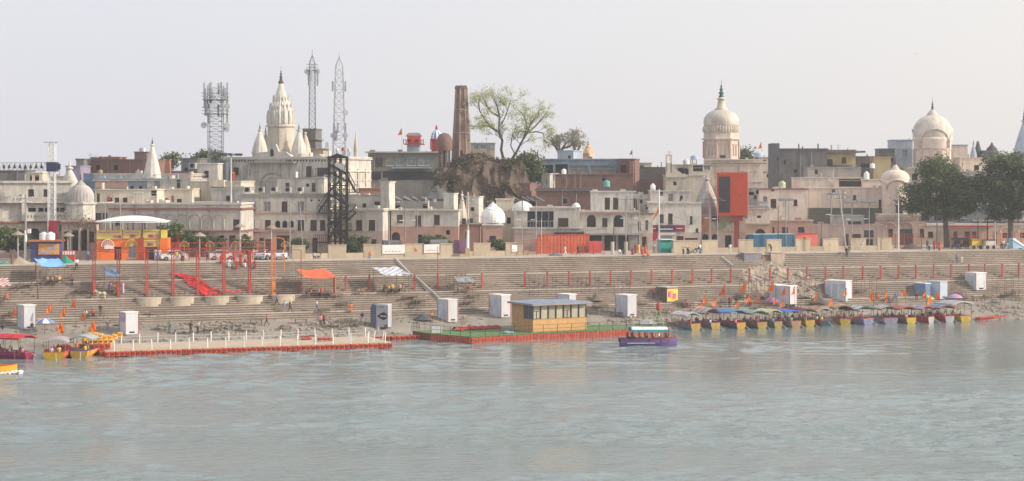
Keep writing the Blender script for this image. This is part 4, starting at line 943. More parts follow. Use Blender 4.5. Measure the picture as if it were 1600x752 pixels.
tree('low bushes behind the white banners of the road wall', 670, 388, [(672, 379, 18, 7), (692, 381, 14, 6)], off=14, seed=15, n=3500, size=.18, spread=.35, name='bush', cat='bush', trunk=.12)
tree('distant green tree behind the pale cube house', 268, 262, [(266, 252, 12, 7)], off=140, seed=16, n=1800, size=.35, name='far_tree', trunk=.25)
tree('distant green crown at the foot of the phone mast', 326, 262, [(322, 248, 14, 7), (334, 246, 8, 5)], off=100, seed=17, n=2000, size=.35, name='far_tree', trunk=.25)
tree('small dark tree beside the ribbed dome temple drum', 1163, 252, [(1163, 243, 9, 7)], off=110, seed=18, n=1600, size=.3, name='far_tree', trunk=.2)
def shrub(label, x, yf, h, seed):
    rnd = random.Random(seed); g = G(x, yf); root = E('shrub', label, 'shrub', g); mb = MB()
    C_ = [(Vector((rnd.gauss(0, .5), rnd.gauss(0, .4), rnd.uniform(.2, h))), .5) for i in range(14)]
    leafmesh(mb, C_, 700, .2, .12, rnd); mb.build('foliage', [LEAF, LEAF2], root)
    m_ = MB()
    for c, w in C_: m_.tube((0, 0, 0), c, .03, 4)
    m_.build('stem', BARKD, root)
shrub('leafy shrub beside the blue tarpaulin at the promenade edge', 128, 401, 1.4, 21); shrub('green shrub by the pole near the orange stall', 144, 399, 1.0, 22)
def bare_tree(label, foot, Z, limbs, seed, leaves, tr=.5, lm=None, name='sparse_tree', lsize=.18):
    rnd = random.Random(seed); g = P(foot[0], foot[1], Z); root = E(name, label, 'tree', g); m_ = MB(); tips = []
    def grow(p, d, L_, r, lv):
        q = p+d*L_+Vector((0, 0, .06*L_)); m_.tube(p, q, r, 5, r2=r*.6)
        if lv > 1: tips.append(q)
        if lv >= 4: return
        for i in range(3 if lv < 3 else 2):
            nd = (d+Vector((rnd.gauss(0, .55), rnd.gauss(0, .55), rnd.gauss(.08, .4)))).normalized()
            grow(p.lerp(q, rnd.uniform(.45, 1)), nd, L_*rnd.uniform(.6, .85), r*.6, lv+1)
    for li, (r0, pts) in enumerate(limbs):
        y0 = rnd.uniform(-1, 1); W3 = []
        for i, (a, b_) in enumerate(pts): w = P(a, b_, Z)-g; w.y = y0*i*.9; W3.append(w)
        n = len(W3)
        for i in range(n-1):
            ra = r0*(1-.75*i/n); rb = r0*(1-.75*(i+1)/n); m_.tube(W3[i], W3[i+1], ra, 8, r2=rb)
            if i >= max(1, n//3):
                for s_ in range(3):
                    d = (W3[i+1]-W3[i]).normalized()+Vector((rnd.gauss(0, .7), rnd.gauss(0, .8), rnd.gauss(.2, .5)))
                    grow(W3[i].lerp(W3[i+1], rnd.random()), d.normalized(), rnd.uniform(.9, 1.9), min(.09, rb*.4), 1)
    m_.build('trunk', BARK, root)
    mb = MB(); lc = [(t, .5) for t in tips if rnd.random() < .85]
    leafmesh(mb, lc, leaves, .32, lsize, rnd, 1); mb.build('crown', [lm or LEAFY], root)
bare_tree('large sparse tree with pale young leaves standing on the earth mound', (790, 252), 356,
   [(.26, [(787, 250), (783, 234), (785, 220), (778, 206), (766, 198), (757, 186), (750, 174), (749, 160)]), (.2, [(785, 220), (779, 200), (781, 182), (776, 165), (772, 154)]),
    (.15, [(778, 206), (764, 198), (755, 197), (745, 199)]), (.14, [(779, 200), (788, 186), (794, 170), (798, 157)]), (.26, [(799, 250), (807, 238), (815, 222), (824, 208), (828, 196)]),
    (.18, [(824, 208), (836, 198), (845, 188), (856, 175)]), (.16, [(824, 208), (822, 192), (818, 180), (810, 172)]), (.14, [(824, 208), (838, 206), (848, 208), (850, 214)]), (.13, [(805, 242), (798, 228), (800, 214), (806, 200)]), (.2, [(781, 182), (768, 176), (760, 165), (758, 155)]), (.25, [(828, 196), (836, 184), (842, 176)])], 31, 8500, lsize=.14)
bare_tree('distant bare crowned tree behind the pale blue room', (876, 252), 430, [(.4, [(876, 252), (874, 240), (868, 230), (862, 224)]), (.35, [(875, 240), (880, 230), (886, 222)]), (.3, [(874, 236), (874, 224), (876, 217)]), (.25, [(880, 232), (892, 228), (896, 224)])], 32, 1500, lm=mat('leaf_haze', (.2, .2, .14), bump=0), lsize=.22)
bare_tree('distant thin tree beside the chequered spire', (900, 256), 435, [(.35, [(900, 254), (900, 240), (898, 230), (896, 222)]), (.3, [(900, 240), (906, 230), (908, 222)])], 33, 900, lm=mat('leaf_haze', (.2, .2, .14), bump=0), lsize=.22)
bare_tree('small dry palm like tree beside the lodge porch', (124, 392), Zp(124)+17, [(.14, [(124, 392), (123, 380), (125, 368)]), (.08, [(125, 370), (120, 362), (114, 360)]), (.08, [(125, 368), (130, 358), (136, 358)]), (.08, [(125, 368), (124, 358), (122, 354)])], 34, 260, lm=mat('leaf_dry', (.18, .16, .1), bump=0), name='dry_tree')
# ------------------------------------------------------------------ masts
def lattice(mb, w0, w1, z0, z1, n, r=.07, br=.04, m=0):
    for i in range(4):
        sx, sy = ((-1, -1), (1, -1), (1, 1), (-1, 1))[i]
        mb.tube((sx*w0, sy*w0, z0), (sx*w1, sy*w1, z1), r, 6, m)
    for j in range(n):
        za, zb = z0+(z1-z0)*j/n, z0+(z1-z0)*(j+1)/n; wa, wb = w0+(w1-w0)*j/n, w0+(w1-w0)*(j+1)/n
        c = [(-1, -1), (1, -1), (1, 1), (-1, 1)]
        for i in range(4):
            p, q = c[i], c[(i+1) % 4]
            mb.tube((p[0]*wa, p[1]*wa, za), (q[0]*wb, q[1]*wb, zb), br, 4, m); mb.tube((q[0]*wa, q[1]*wa, za), (p[0]*wb, p[1]*wb, zb), br, 4, m)
            mb.tube((p[0]*wa, p[1]*wa, za), (q[0]*wa, q[1]*wa, za), br, 4, m)
def mast(label, x, ytop, wb, wt, off, n, m=GALV, ant=(), spike=0, name='radio_mast', plat=None, ybot=250):
    Z = Zp(x)+off; k = Z/F; root = E(name, label, 'mast', (P(x, 300, Z).x, Z, HP)); zt = P(x, ytop, Z).z-HP; zb = P(x, ybot, Z).z-HP
    mb = MB(); w_ = (wb/2*k); lattice(mb, w_*1.3, w_, 0, zb, max(3, int(zb/3)), .1, .05); lattice(mb, w_, wt/2*k, zb, zt, n, .065, .028)
    if spike: 
        for sx, sy in ((-1, -1), (1, -1), (1, 1), (-1, 1)): mb.tube((sx*wt/2*k, sy*wt/2*k, zt), (0, 0, zt+spike), .07, 5)
        mb.tube((0, 0, zt), (0, 0, zt+spike+1), .05, 5)
    mb.build('mast_frame', m, root)
    rnd = random.Random(int(x))
    for (y, cnt, kind) in ant:
        z = P(x, y, Z).z-HP
        for i in range(cnt):
            a = 2*pi*i/cnt+rnd.random()*.5; R_ = (wt/2*k)*1.35+.35
            px, py = R_*cos(a), R_*sin(a)
            if kind == 'p': MB().box(px-.17, py-.12, z-1.0, px+.17, py+.12, z+1.0).tube((px*.6, py*.6, z), (px, py, z), .05, 4).build('panel_antenna', mat('antenna_grey', (.42, .44, .48)), root)
            else:
                r_ = .55; mm = MB().tube((px, py, z), (px*1.0, py-.25, z), r_, 14).tube((px*.5, py*.5, z), (px, py, z), .06, 4); mm.build('dish_antenna', mat('antenna_white', (.6, .62, .66)), root)
    if plat:
        for y in plat:
            z = P(x, y, Z).z-HP; q = wt/2*k*1.5+.3; mm = MB().box(-q, -q, z-.06, q, q, z)
            for zz in (.55, 1.1):
                for (a, b_) in (((-q, -q), (q, -q)), ((q, -q), (q, q)), ((q, q), (-q, q)), ((-q, q), (-q, -q))): mm.tube((*a, z+zz), (*b_, z+zz), .04, 4)
            mm.build('platform', m, root)
    return root
mast('stout lattice phone mast crowded with antennas on its upper third', 337, 134, 21, 22, 64, 14, m=mat('mast_zinc', (.24, .25, .28)), ant=((138, 6, 'p'), (148, 7, 'p'), (160, 7, 'p'), (172, 5, 'p'), (184, 3, 'p'), (166, 3, 'd'), (196, 2, 'd'), (202, 1, 'd')), plat=(156, 178), ybot=246)
mast('slim lattice mast topped by a small ring platform and thin rod', 488, 98, 10, 8, 86, 13, m=mat('mast_zinc', (.26, .27, .3)), ant=((118, 3, 'p'), (126, 3, 'p'), (112, 2, 'd')), plat=(110,), spike=1.5, ybot=202)
mast('red and white tinted lattice mast with a pointed tip and dish', 530, 104, 19, 11, 98, 11, m=mat('mast_pale', (.34, .33, .35)), ant=((135, 2, 'p'), (200, 3, 'p'), (212, 3, 'p'), (176, 1, 'd'), (212, 2, 'd')), spike=2.0, ybot=236)
mast('tiny far mast beside the pointed lattice mast', 511, 222, 5, 3, 180, 6, m=mat('mast_pale', (.42, .4, .42)), name='far_mast', ybot=240)
# lighting truss
def truss():
    Z = Zp(80)+19; k = Z/F; root = E('truss_tower', 'tall aluminium truss tower with black speaker cluster by the lodge', 'truss tower', (P(81, 300, Z).x, Z, HP)); q = lambda y: P(81, y, Z).z-HP
    mb = MB(); lattice(mb, .48, .48, 0, q(222), 22, .06, .035); mb.build('truss_frame', WHT, root)
    MB().box(-1.1, -.4, q(223), .8, .4, q(222)).build('top_plate', mat('plate_dark', (.15, .14, .14)), root)
    MB().box(-.65, -.75, q(268), .85, .75, q(253.5)).box(.86, -.3, q(265), 1.25, .3, q(256)).build('speaker_cluster', mat('speaker_blue', (.04, .055, .1)), root)
    r2 = E('truss_beam', 'horizontal lighting truss hung with spot lamps above the shed roof', 'lighting truss', (P(81, 300, Z).x, Z+.2, HP)); X0 = -8.4
    mb = MB(); za, zb = q(266), q(254)
    for zz in (za, zb):
        for yy in (-.3, .3): mb.tube((X0, yy, zz), (-.7, yy, zz), .05, 5)
    n = 12
    for i in range(n):
        a, b_ = X0+(-.7-X0)*i/n, X0+(-.7-X0)*(i+1)/n
        for yy in (-.3, .3): mb.tube((a, yy, za), ((a+b_)/2, yy, zb), .03, 4); mb.tube(((a+b_)/2, yy, zb), (b_, yy, za), .03, 4)
    mb.tube((X0, 0, -.5), (X0, 0, za), .09, 6); mb.build('beam_frame', GALV, r2)
    for i in range(9):
        x = X0+.5+i*.8; MB().tube((x, -.35, zb-.1), (x, -.35, zb-.35), .03, 4).lathe(x, -.35, [(.1, zb-.35), (.2, zb-.7), (.22, zb-.9)], 10).build('spot_lamp', mat('lamp_dark', (.06, .06, .07)), r2)
truss()
# red pavilion + striped dome on the skyline
def skyline_bits():
    Z = Zp(646)+114; k = Z/F; q = lambda y: P(646, y, Z).z; root = E('rooftop_pavilion', 'red rooftop pavilion with a grey hipped roof and railing deck', 'pavilion', (P(646, 240, Z).x, Z, 0))
    MB().box(-10*k, 0, q(237)-1, 9*k, 5, q(226)).build('plinth', mat('pale_blue', (.36, .43, .5)), root)
    MB().box(-10*k, .3, q(224), 10*k, 4.7, q(212)).build('wall', REDP, root)
    MB().lathe(0, 2.5, [(17*k, q(213)), (17.3*k, q(212)), (12*k, q(207.5))], 4, rot=pi/4).build('roof', mat('grey_roof', (.18, .19, .2)), root)
    mm = MB().box(-15*k, -1, q(226), 16*k, 6, q(224.6))
    for xx in (-15, -11, 12, 15.5): mm.box(xx*k-.1, -1, q(224.6), xx*k+.1, -.8, q(218))
    mm.tube((-15*k, -.9, q(219)), (-11*k, -.9, q(219)), .08, 4); mm.tube((12*k, -.9, q(219)), (15.5*k, -.9, q(219)), .08, 4)
    mm.build('deck_rail', REDP, root)
    for xx in (-7, 5): MB().box(xx*k-.35, .2, q(222), xx*k+.35, .29, q(218)).build('window', DARK, root)
    Z = Zp(682)+118; k = Z/F; q = lambda y: P(682, y, Z).z; root = E('domed_kiosk', 'red kiosk with a white and blue striped dome and red knob', 'kiosk', (P(682, 240, Z).x, Z, 0))
    MB().lathe(0, 0, [(8*k, HP), (8*k, q(218))], 12).build('wall', REDP, root)
    mm = MB()
    for i in range(8): t = 2*pi*i/8; mm.tube((9*k*cos(t), 9*k*sin(t), q(234)), (9*k*cos(t), 9*k*sin(t), q(219)), .12, 5)
    mm.lathe(0, 0, [(10*k, q(219)), (10.5*k, q(217.5)), (9*k, q(217))], 16); mm.build('column_ring', REDP, root)
    mb = MB(); n = 32; prof = [(9*k, q(217)), (8.6*k, q(213)), (7*k, q(208)), (4.5*k, q(205)), (2*k, q(203.5)), (1.6*k, q(203))]
    for j in range(5):
        for i in range(n):
            a, b_ = 2*pi*i/n, 2*pi*(i+1)/n; (r1_, z1_), (r2_, z2_) = prof[j], prof[j+1]
            mb.face([(r1_*cos(a), r1_*sin(a), z1_), (r1_*cos(b_), r1_*sin(b_), z1_), (r2_*cos(b_), r2_*sin(b_), z2_), (r2_*cos(a), r2_*sin(a), z2_)], (i//2) % 2)
    mb.build('dome', [WHT, BLUE], root)
    lathe_thing(root, 'knob', REDP, [(1.6*k, q(203)), (2*k, q(201)), (1.6*k, q(198)), (.8*k, q(196)), (.05, q(195))], n=12)
skyline_bits()
# ------------------------------------------------------------------ fire escape
def fire_escape():
    Z = Zp(522)+18; k = Z/F; root = E('fire_escape', 'black steel fire escape tower with switchback stairs and ladder shed roof', 'fire escape', (P(512, 385, Z).x, Z, HP)); q = lambda y: P(512, y, Z).z-HP; X = lambda x: (x-512)*k
    mb = MB(); D_ = 2.6
    for x in (513, 522, 531, 541):
        for y in (0, D_): mb.box(X(x)-.1, y-.1, 0, X(x)+.1, y+.1, q(244))
    ys = [378, 360, 342, 324, 306, 290, 272, 254]
    for a, b_ in zip(ys, ys[1:]):
        for y in (0, D_):
            mb.box(X(512), y-.06, q(a)-.08, X(542), y+.06, q(a)+.08)
            for (xa, xb) in ((513, 522), (522, 531), (531, 541)):
                mb.tube((X(xa), y, q(a)), (X(xb), y, q(b_)), .05, 4); mb.tube((X(xb), y, q(a)), (X(xa), y, q(b_)), .05, 4)
    mb.build('tower_frame', BLACK, root)
    for i, (xa, ya, xb, yb) in enumerate(((545, 378, 520, 358), (512, 352, 540, 334), (498, 332, 514, 308), (545, 322, 515, 303), (514, 268, 545, 285), (540, 270, 518, 258), (556, 300, 540, 270), (541, 347, 557, 332), (513, 372, 531, 352), (523, 352, 541, 338), (541, 318, 523, 300), (514, 300, 532, 282))):
        fl = MB(); p, r_ = Vector((X(xa), -.9, q(ya))), Vector((X(xb), -.9, q(yb))); n = 12
        for s_ in (0, .9): fl.tube(p+Vector((0, s_, 0)), r_+Vector((0, s_, 0)), .17, 4); fl.tube(p+Vector((0, s_, 1)), r_+Vector((0, s_, 1)), .04, 4)
        for j in range(n):
            c = p.lerp(r_, (j+.5)/n); fl.box(c.x-.14, c.y, c.z-.02, c.x+.14, c.y+.9, c.z+.02)
            if j % 2 == 0: fl.tube(c, c+Vector((0, 0, 1)), .025, 4)
        fl.build('stair_flight', BLACK, root)
    for (xa, xb, y) in ((496, 514, 333), (490, 515, 275), (540, 562, 300), (540, 550, 360), (494, 513, 378), (541, 556, 330)):
        pl = MB().box(X(xa), -1, q(y)-.12, X(xb), 1.4, q(y))
        for j in range(7):
            xx = X(xa)+(X(xb)-X(xa))*j/6; pl.tube((xx, -1, q(y)), (xx, -1, q(y)+1.1), .05, 4)
        pl.tube((X(xa), -1, q(y)+1.1), (X(xb), -1, q(y)+1.1), .04, 4); pl.build('landing', BLACK, root)
    mb = MB()
    for (xa, xb, y) in ((513, 541, 345), (513, 541, 328), (513, 541, 362), (522, 541, 372)):
        for i in range(14): xx = X(xa)+(X(xb)-X(xa))*i/13; mb.tube((xx, -.05, q(y)), (xx, -.05, q(y)+1.1), .03, 4)
        mb.tube((X(xa), -.05, q(y)+1.1), (X(xb), -.05, q(y)+1.1), .04, 4); mb.box(X(xa), 0, q(y)-.06, X(xb), D_, q(y))
    mb.build('railing', BLACK, root)
    MB().slab([(X(511), q(246)), (X(527), q(240)), (X(543), q(246)), (X(543), q(247.5)), (X(511), q(247.5))], -.3, D_+.3).build('shed_roof', BLACK, root)
    MB().box(X(523), -.12, q(268), X(537), -.06, q(255)).build('tin_screen', GALV, root)
    MB().box(X(496), -.1, q(273), X(513), -.02, q(262)).build('mesh_panel', mat('mesh_dark', (.08, .08, .085)), root)
fire_escape()
# scaffolding on the long hall
g = P(326, 385, Zp(326)+21); mb = MB()
for i in range(6):
    x = -2.6+i*1.05
    for y in (0, 1.0): mb.tube((x, y, HP), (x, y, HP+6.6), .05, 5)
for zz in (1.8, 3.4, 5, 6.4):
    for y in (0, 1.0): mb.tube((-2.7, y, HP+zz), (2.8, y, HP+zz), .045, 5)
tag(mb.build('scaffold', WOOD, None, (g.x, g.y, 0)), 'pole scaffold standing against the arcaded hall wall', 'scaffold')
# ------------------------------------------------------------------ promenade and road
ORD = ['first', 'second', 'third', 'fourth', 'fifth', 'sixth', 'seventh', 'eighth', 'ninth', 'tenth', 'eleventh', 'twelfth', 'thirteenth', 'fourteenth', 'fifteenth', 'sixteenth', 'seventeenth', 'eighteenth', 'nineteenth', 'twentieth', 'twenty-first', 'twenty-second', 'twenty-third', 'twenty-fourth', 'twenty-fifth', 'twenty-sixth', 'twenty-seventh', 'twenty-eighth', 'twenty-ninth', 'thirtieth']
def at(x, y, off):
    Z = Zp(x)+off; return P(x, y, Z)
WALLM = mat('road_wall_plaster', (.45, .375, .28), stain=.35, var=.15)
def road_wall(label, xa, xb, blocks, low=.75, high=2.0):
    """low wall with raised blocks, set parallel to the steps"""
    A = SV(*[0, 0]); 
    def s_at(x, v):
        t = (x-800)/F; return (t*(Z0+v*CT)+v*ST)/(CT-t*ST)
    v = 6.0; s0 = s_at(xa, v); root = E('road_wall', label, 'wall', SV(s0, v, HP), TH)
    L_ = s_at(xb, v)-s0; MB().box(0, 0, -.1, L_, .3, low).build('low_wall', WALLM, root)
    for (a, b_) in blocks:
        p, q = s_at(a, v)-s0, s_at(b_, v)-s0; mb = MB().box(p, -.06, -.1, q, .36, high-.1); mb.box(p-.08, -.14, high-.1, q+.08, .44, high+.02); mb.build('wall_block', WALLM, root)
    return root, lambda x: s_at(x, v)-s0
w1, f1 = road_wall('sand coloured road wall with raised blocks and white banners by the fire escape', 455, 826, [(456, 477), (513, 541), (568, 596), (632, 660), (688, 707), (740, 766), (790, 818)])
w2, f2 = road_wall('sand coloured road wall with raised blocks behind the motorbikes and blue shed', 1050, 1396, [(1052, 1092), (1097, 1121), (1154, 1177), (1198, 1221), (1243, 1266), (1286, 1310), (1329, 1353), (1371, 1393)])
def banner(label, root, f, xa, xb, z0, z1, m, marks, mc, rnd):
    s = E('banner', label, 'banner', root.matrix_basis @ Vector((f(xa), -.1, 0)), TH)
    W = f(xb)-f(xa); MB().box(0, -.05, z0, W, .0, z1).build('banner_sheet', m, s)
    MB().box(-.06, -.0, z0-.3, 0, .06, z1+.1).box(W, 0, z0-.3, W+.06, .06, z1+.1).build('post', STEEL, s)
    if marks:
        mb = MB()
        for i in range(marks):
            x = W*(.12+.76*i/marks); mb.box(x, -.062, z0+(z1-z0)*.22, x+W*.4/marks, -.052, z0+(z1-z0)*(.3+.1*rnd.random()))
        mb.build('lettering', mc, s)
    return s
def mbasis(o): return Matrix.Translation(o.location) @ Matrix.Rotation(o.rotation_euler.z, 4, 'Z')
rnd = random.Random(4)
class _R:
    def __init__(s, o): s.matrix_basis = mbasis(o)
banner('long white banner with grey lettering in the wall gap by the round bush', _R(w1), f1, 597, 632, .55, 1.9, WHT, 5, STEEL, rnd)
banner('white banner with faint red marks in the wall beside the long one', _R(w1), f1, 662, 686, .6, 1.9, WHT, 6, mat('pale_red', (.6, .3, .28)), rnd)
banner('blue and red painted panel in the wall gap by the white based pole', _R(w1), f1, 709, 728, .5, 2.5, mat('blue_red_panel', (.16, .08, .14), var=.3), 0, REDP, rnd)
banner('small white notice with a red emblem on the wall block by the low dome', _R(w1), f1, 799, 808, .6, 1.6, WHT, 2, REDP, rnd)
mb = MB(); 
for i in range(4): mb.box(.2+i*.12-.0, -.075, .8, .26+i*.12, -.065, 1.5-.1*i)
o = mb.build('painted_mark', REDP, w1, (f1(645), 0, 0))
# red tin wall behind the walkers and its rail fence
def wall_thing(label, x0, x1, y0, y1, off, m, name='tin_wall', cat='wall', th=.12, rot=0, ribs=0):
    a = at(x0, y1, off); b_ = at(x1, y1, off); w = (b_-a).length; k = a.y/F
    root = E(name, label, cat, (a.x, a.y, HP), math.atan2((b_-a).y, (b_-a).x)); h = a.z-HP; h2 = P(x0, y0, a.y).z-HP
    mb = MB().box(0, 0, 0, w, th, h2)
    for i in range(ribs): mb.box(w*(i+.3)/ribs, -.05, 0, w*(i+.7)/ribs, -.001, h2-.03)
    mb.build('panel', m, root); return root, w, h2
r_, w, h = wall_thing('orange red sheet wall with a raised rim behind the two walkers', 838, 921, 368, 394, 13, mat('orange_tin', (.5, .12, .06), stain=.3), ribs=16)
MB().box(-.1, -.12, h, w+.1, .15, h+.1).build('rim', REDP, r_)
r_, w, h = wall_thing('red barred stand wrapped in white sacks beside the orange sheet wall', 920, 940, 377, 396, 12, REDP, name='barred_stand', cat='stand')
r_, w, h = wall_thing('deep blue tin shed wall with a white top edge behind the road wall', 1178, 1243, 367, 396, 10.5, BLUET, ribs=22, name='tin_shed', cat='shed')
MB().box(-.1, -.1, h, w, 2.2, h+.1).build('roof', mat('pale_blue_trim', (.3, .45, .55)), r_); MB().box(0, .13, 0, w, 2.1, h-.01).build('body', BLUET, r_)
r_, w, h = wall_thing('bright red painted hut with a small square window next to the blue shed', 1243, 1278, 366, 396, 10.5, mat('hut_red', (.55, .13, .1)), name='red_hut', cat='hut')
MB().box(-.1, -.1, h, w+.1, 2.2, h+.12).build('roof', REDP, r_); MB().box(0, .13, 0, w, 2.1, h-.01).build('body', REDP, r_); MB().box(1.4, -.02, h-1.1, 1.9, -.003, h-.6).build('window', DARK, r_)
r_, w, h = wall_thing('teal green and pale blue stall box beside the white flagpole', 1033, 1051, 375, 389, 8.5, mat('teal_stall', (.03, .3, .25)), name='stall_box', cat='stall')
MB().box(0, .13, 0, w, 1.6, h).build('body', mat('teal_pale', (.3, .5, .55)), r_); MB().box(-.15, -.4, h, w+.15, 1.7, h+.1).build('roof', WHT, r_)
# rail fences
def rail(label, xa, xb, v, h, m, step=1.2, bars=(1.0, .5), r=.04, name='railing', z=HP, mesh=0):
    s_at = lambda x: ((x-800)/F*(Z0+v*CT)+v*ST)/(CT-(x-800)/F*ST)
    s0 = s_at(xa); root = E(name, label, 'railing', SV(s0, v, z), TH); L_ = s_at(xb)-s0; n = max(1, int(L_/step))
    mb = MB()
    for i in range(n+1): mb.box(L_*i/n-r, -r, 0, L_*i/n+r, r, h)
    for b_ in bars: mb.tube((0, 0, h*b_), (L_, 0, h*b_), r*.8, 5)
    if mesh:
        for i in range(int(L_/mesh)): mb.box(i*mesh-.012, -.012, .1, i*mesh+.012, .012, h)
    mb.build('rail_frame', m, root); return root
rail('long red mesh railing along the promenade above the frames', 268, 430, 5.0, 2.6, REDP, 2.4, (1, .7, .12), .045, mesh=.32)
rail('red mesh railing round the paved strip before the orange wall', 818, 858, 5.4, 2.4, REDP, 1.6, (1, .5, .1), .045, mesh=.3)
rail('red mesh railing in front of the orange sheet wall and white sacks', 860, 944, 5.6, 1.7, REDP, 1.8, (1, .5, .1), .045, mesh=.35)
rail('orange red railing before the arched peach temple front', 1386, 1440, 12, 2.4, mat('rail_orange', (.5, .12, .06)), 1.4, (1, .8, .1), .05, mesh=.25)
rail('orange red railing under the two shade trees', 1485, 1640, 12, 2.4, mat('rail_orange', (.5, .12, .06)), 1.4, (1, .8, .1), .05, mesh=.3)
# ------------------------------------------------------------------ poles and lamps
def pole(label, x, yb, yt, m=CONC, r=.13, arms=(), name='utility_pole', lean=0, cat='pole', off=None, ptop=None, gear=True):
    g = G(x, yb) if off is None else Vector((at(x, yb, off).x, Zp(x)+off, HP)); Z = g.y; k = Z/F
    h = P(x, yt, Z).z-g.z; root = E(name, label, cat, g); X1 = lean*k
    MB().tube((0, 0, -.1), (X1, 0, h), r*1.2, 8, r2=r*.75).build('shaft', m, root)
    if gear:
        mb = MB()
        for (f_, w) in ((.93, 1.1), (.86, .9)): mb.box(X1*f_-w, -.06, h*f_, X1*f_+w, .06, h*f_+.1); 
        mb.build('crossarm', STEEL, root)
        mb = MB()
        for (f_, w) in ((.93, 1.1), (.86, .9)):
            for s_ in (-1, 1): mb.lathe(X1*f_+s_*w*.85, 0, [(.06, h*f_+.1), (.09, h*f_+.2), (.05, h*f_+.3)], 8)
        mb.build('insulator', WHT, root)
    return root, h, X1, k
p, h, X1, k = pole('grey concrete electric pole with a white base by the green tree, top of the terrace', 40, 409, 303, r=.16)
MB().tube((0, 0, -.1), (0, 0, 4.5), .24, 8, r2=.2).build('painted_base', WHT, p)
MB().box(.3, -.2, h*.42, .75, .2, h*.42+.6).build('meter_box', WHT, p)
p, h, X1, k = pole('grey lamp pole with a floodlight beside the dry palm', 134, 403, 318, r=.12, gear=False, name='lamp_post', cat='lamp post')
MB().tube((0, 0, h*.66), (.9, 0, h*.68), .04, 5).box(.8, -.2, h*.6, 1.3, .2, h*.7).build('floodlight', WHT, p)
pole('thin grey pole standing before the canopy of the orange stall', 165, 402, 312, r=.08, gear=False, lean=-1)
pole('second thin pole in front of the orange stall, with a bent lamp arm', 188, 402, 310, r=.08, gear=False)
def highmast():
    g = G(361, 401); k = g.y/F; h = P(361, 243, g.y).z-g.z; root = E('high_mast_light', 'tall white high mast light with a ring of dark floodlights', 'lamp post', g)
    MB().tube((0, 0, -.1), (0, 0, h), .2, 12, r2=.11).build('mast', mat('mast_white', (.6, .61, .63), rough=.4), root)
    MB().lathe(0, 0, [(.5, h), (.9, h+.05), (.9, h+.2), (.3, h+.35)], 14).build('lamp_ring', STEEL, root)
    for i in range(8):
        a = 2*pi*i/8; x, y = 1.45*cos(a), 1.0*sin(a)
        MB().tube((x*.4, y*.4, h+.1), (x, y, h+.2), .04, 4).box(x-.28, y-.2, h-.05, x+.28, y+.2, h+.3).build('floodlight', mat('lamp_dark', (.06, .06, .07)), root)
highmast()
def solar(label, x, yp, yb, off, n=3, tilt=1, w=1.5):
    Z = Zp(x)+off; g = Vector((P(x, yb, Z).x, Z, HP)); h = P(x, yp, Z).z-HP; root = E('solar_lamp_post', label, 'lamp post', g)
    mb = MB().tube((0, 0, 0), (0, 0, h-.2), .08, 8); mb.tube((-w*.9, 0, h-.25), (w*.9, 0, h-.25), .05, 5); mb.build('post', STEEL, root)
    for i in range(n):
        cx = (i-(n-1)/2)*w*.95; p_ = [(cx-.6, -.5, h-.12), (cx+.6, -.5, h-.12), (cx+.6, .5, h+.08), (cx-.6, .5, h+.08)]
        if tilt: p_ = [(cx-.75, -.6, h+.35), (cx+.45, -.6, h-.3), (cx+.45, .7, h-.25), (cx-.75, .7, h+.4)]
        mb = MB().face(p_, 0).face([(a, b_, c-.06) for a, b_, c in p_], 1)
        for a in range(4): q, r2 = p_[a], p_[(a+1) % 4]; mb.face([q, r2, (r2[0], r2[1], r2[2]-.06), (q[0], q[1], q[2]-.06)], 1)
        mb.build('solar_panel', [mat('solar_cell', (.2, .22, .26) if tilt else (.08, .09, .11), rough=.3) if tilt else mat('solar_flat', (.08, .09, .11), rough=.4), STEEL], root)
    MB().box(-.9, -.15, h*.62, -.2, .15, h*.62+.1).build('lamp_head', WHT, root)
S_ = 'solar_lamp_post'
solar('solar lamp post with slanting panels in front of the ruined grey rooms', 633, 311, 392, 9, 2)
solar('solar lamp post next to the narrow pole above the white banner', 652, 311, 392, 10, 3)
solar('solar lamp post with three slanting panels beside the white corner dome', 816, 311, 392, 12, 2)
solar('solar lamp post with slanting panels before the shaded balcony', 838, 311, 392, 10, 2)
solar('solar lamp post with slanting panels at the maroon trimmed shop house', 978, 309, 392, 11, 3)
solar('solar lamp post closest to the narrow house with stacked windows', 999, 309, 392, 12, 3)
solar('solar lamp post before the stout ribbed spire', 1109, 309, 392, 10, 3)
solar('tilted solar lamp post touching the red tower', 1121, 311, 392, 9, 2)
solar('flat panelled solar lamp post in front of the red edged house', 1228, 311, 385, 10, 2, 0)
solar('flat panelled solar lamp post with a sign under it by the yard house', 1299, 302, 385, 10, 1, 0)
solar('flat panelled solar lamp post before the white walled yard', 1331, 315, 385, 12, 2, 0)
solar('flat panelled solar lamp post beside the cupola shrine tower', 1358, 314, 385, 12, 2, 0)
for x, y, lb in ((28, 364, 'by the green tree'), (106, 366, 'by the lodge porch'), (312, 366, 'before the pole scaffold'), (375, 352, 'by the purple sign'), (424, 354, 'before the arched doorway')):
    Z = Zp(x)+8; g = Vector((P(x, 390, Z).x, Z, HP)); h = P(x, y, Z).z-HP; root = E('umbrella_lamp', 'thin post with a small hat shaped lamp shade '+lb, 'lamp post', g, 0, 'hat lamps along the road')
    MB().tube((0, 0, 0), (0, 0, h), .07, 6).build('post', GALV, root); lathe_thing(root, 'lamp_shade', mat('shade_tan', (.3, .25, .21)), [(.95, h-.3), (.85, h-.18), (.35, h+.1), (.08, h+.25)], n=16)
p, h, X1, k = pole('tall street pole with transformer gear and a cream base block by the fluted spire', 731, 401, 300, r=.16, m=CONCP)
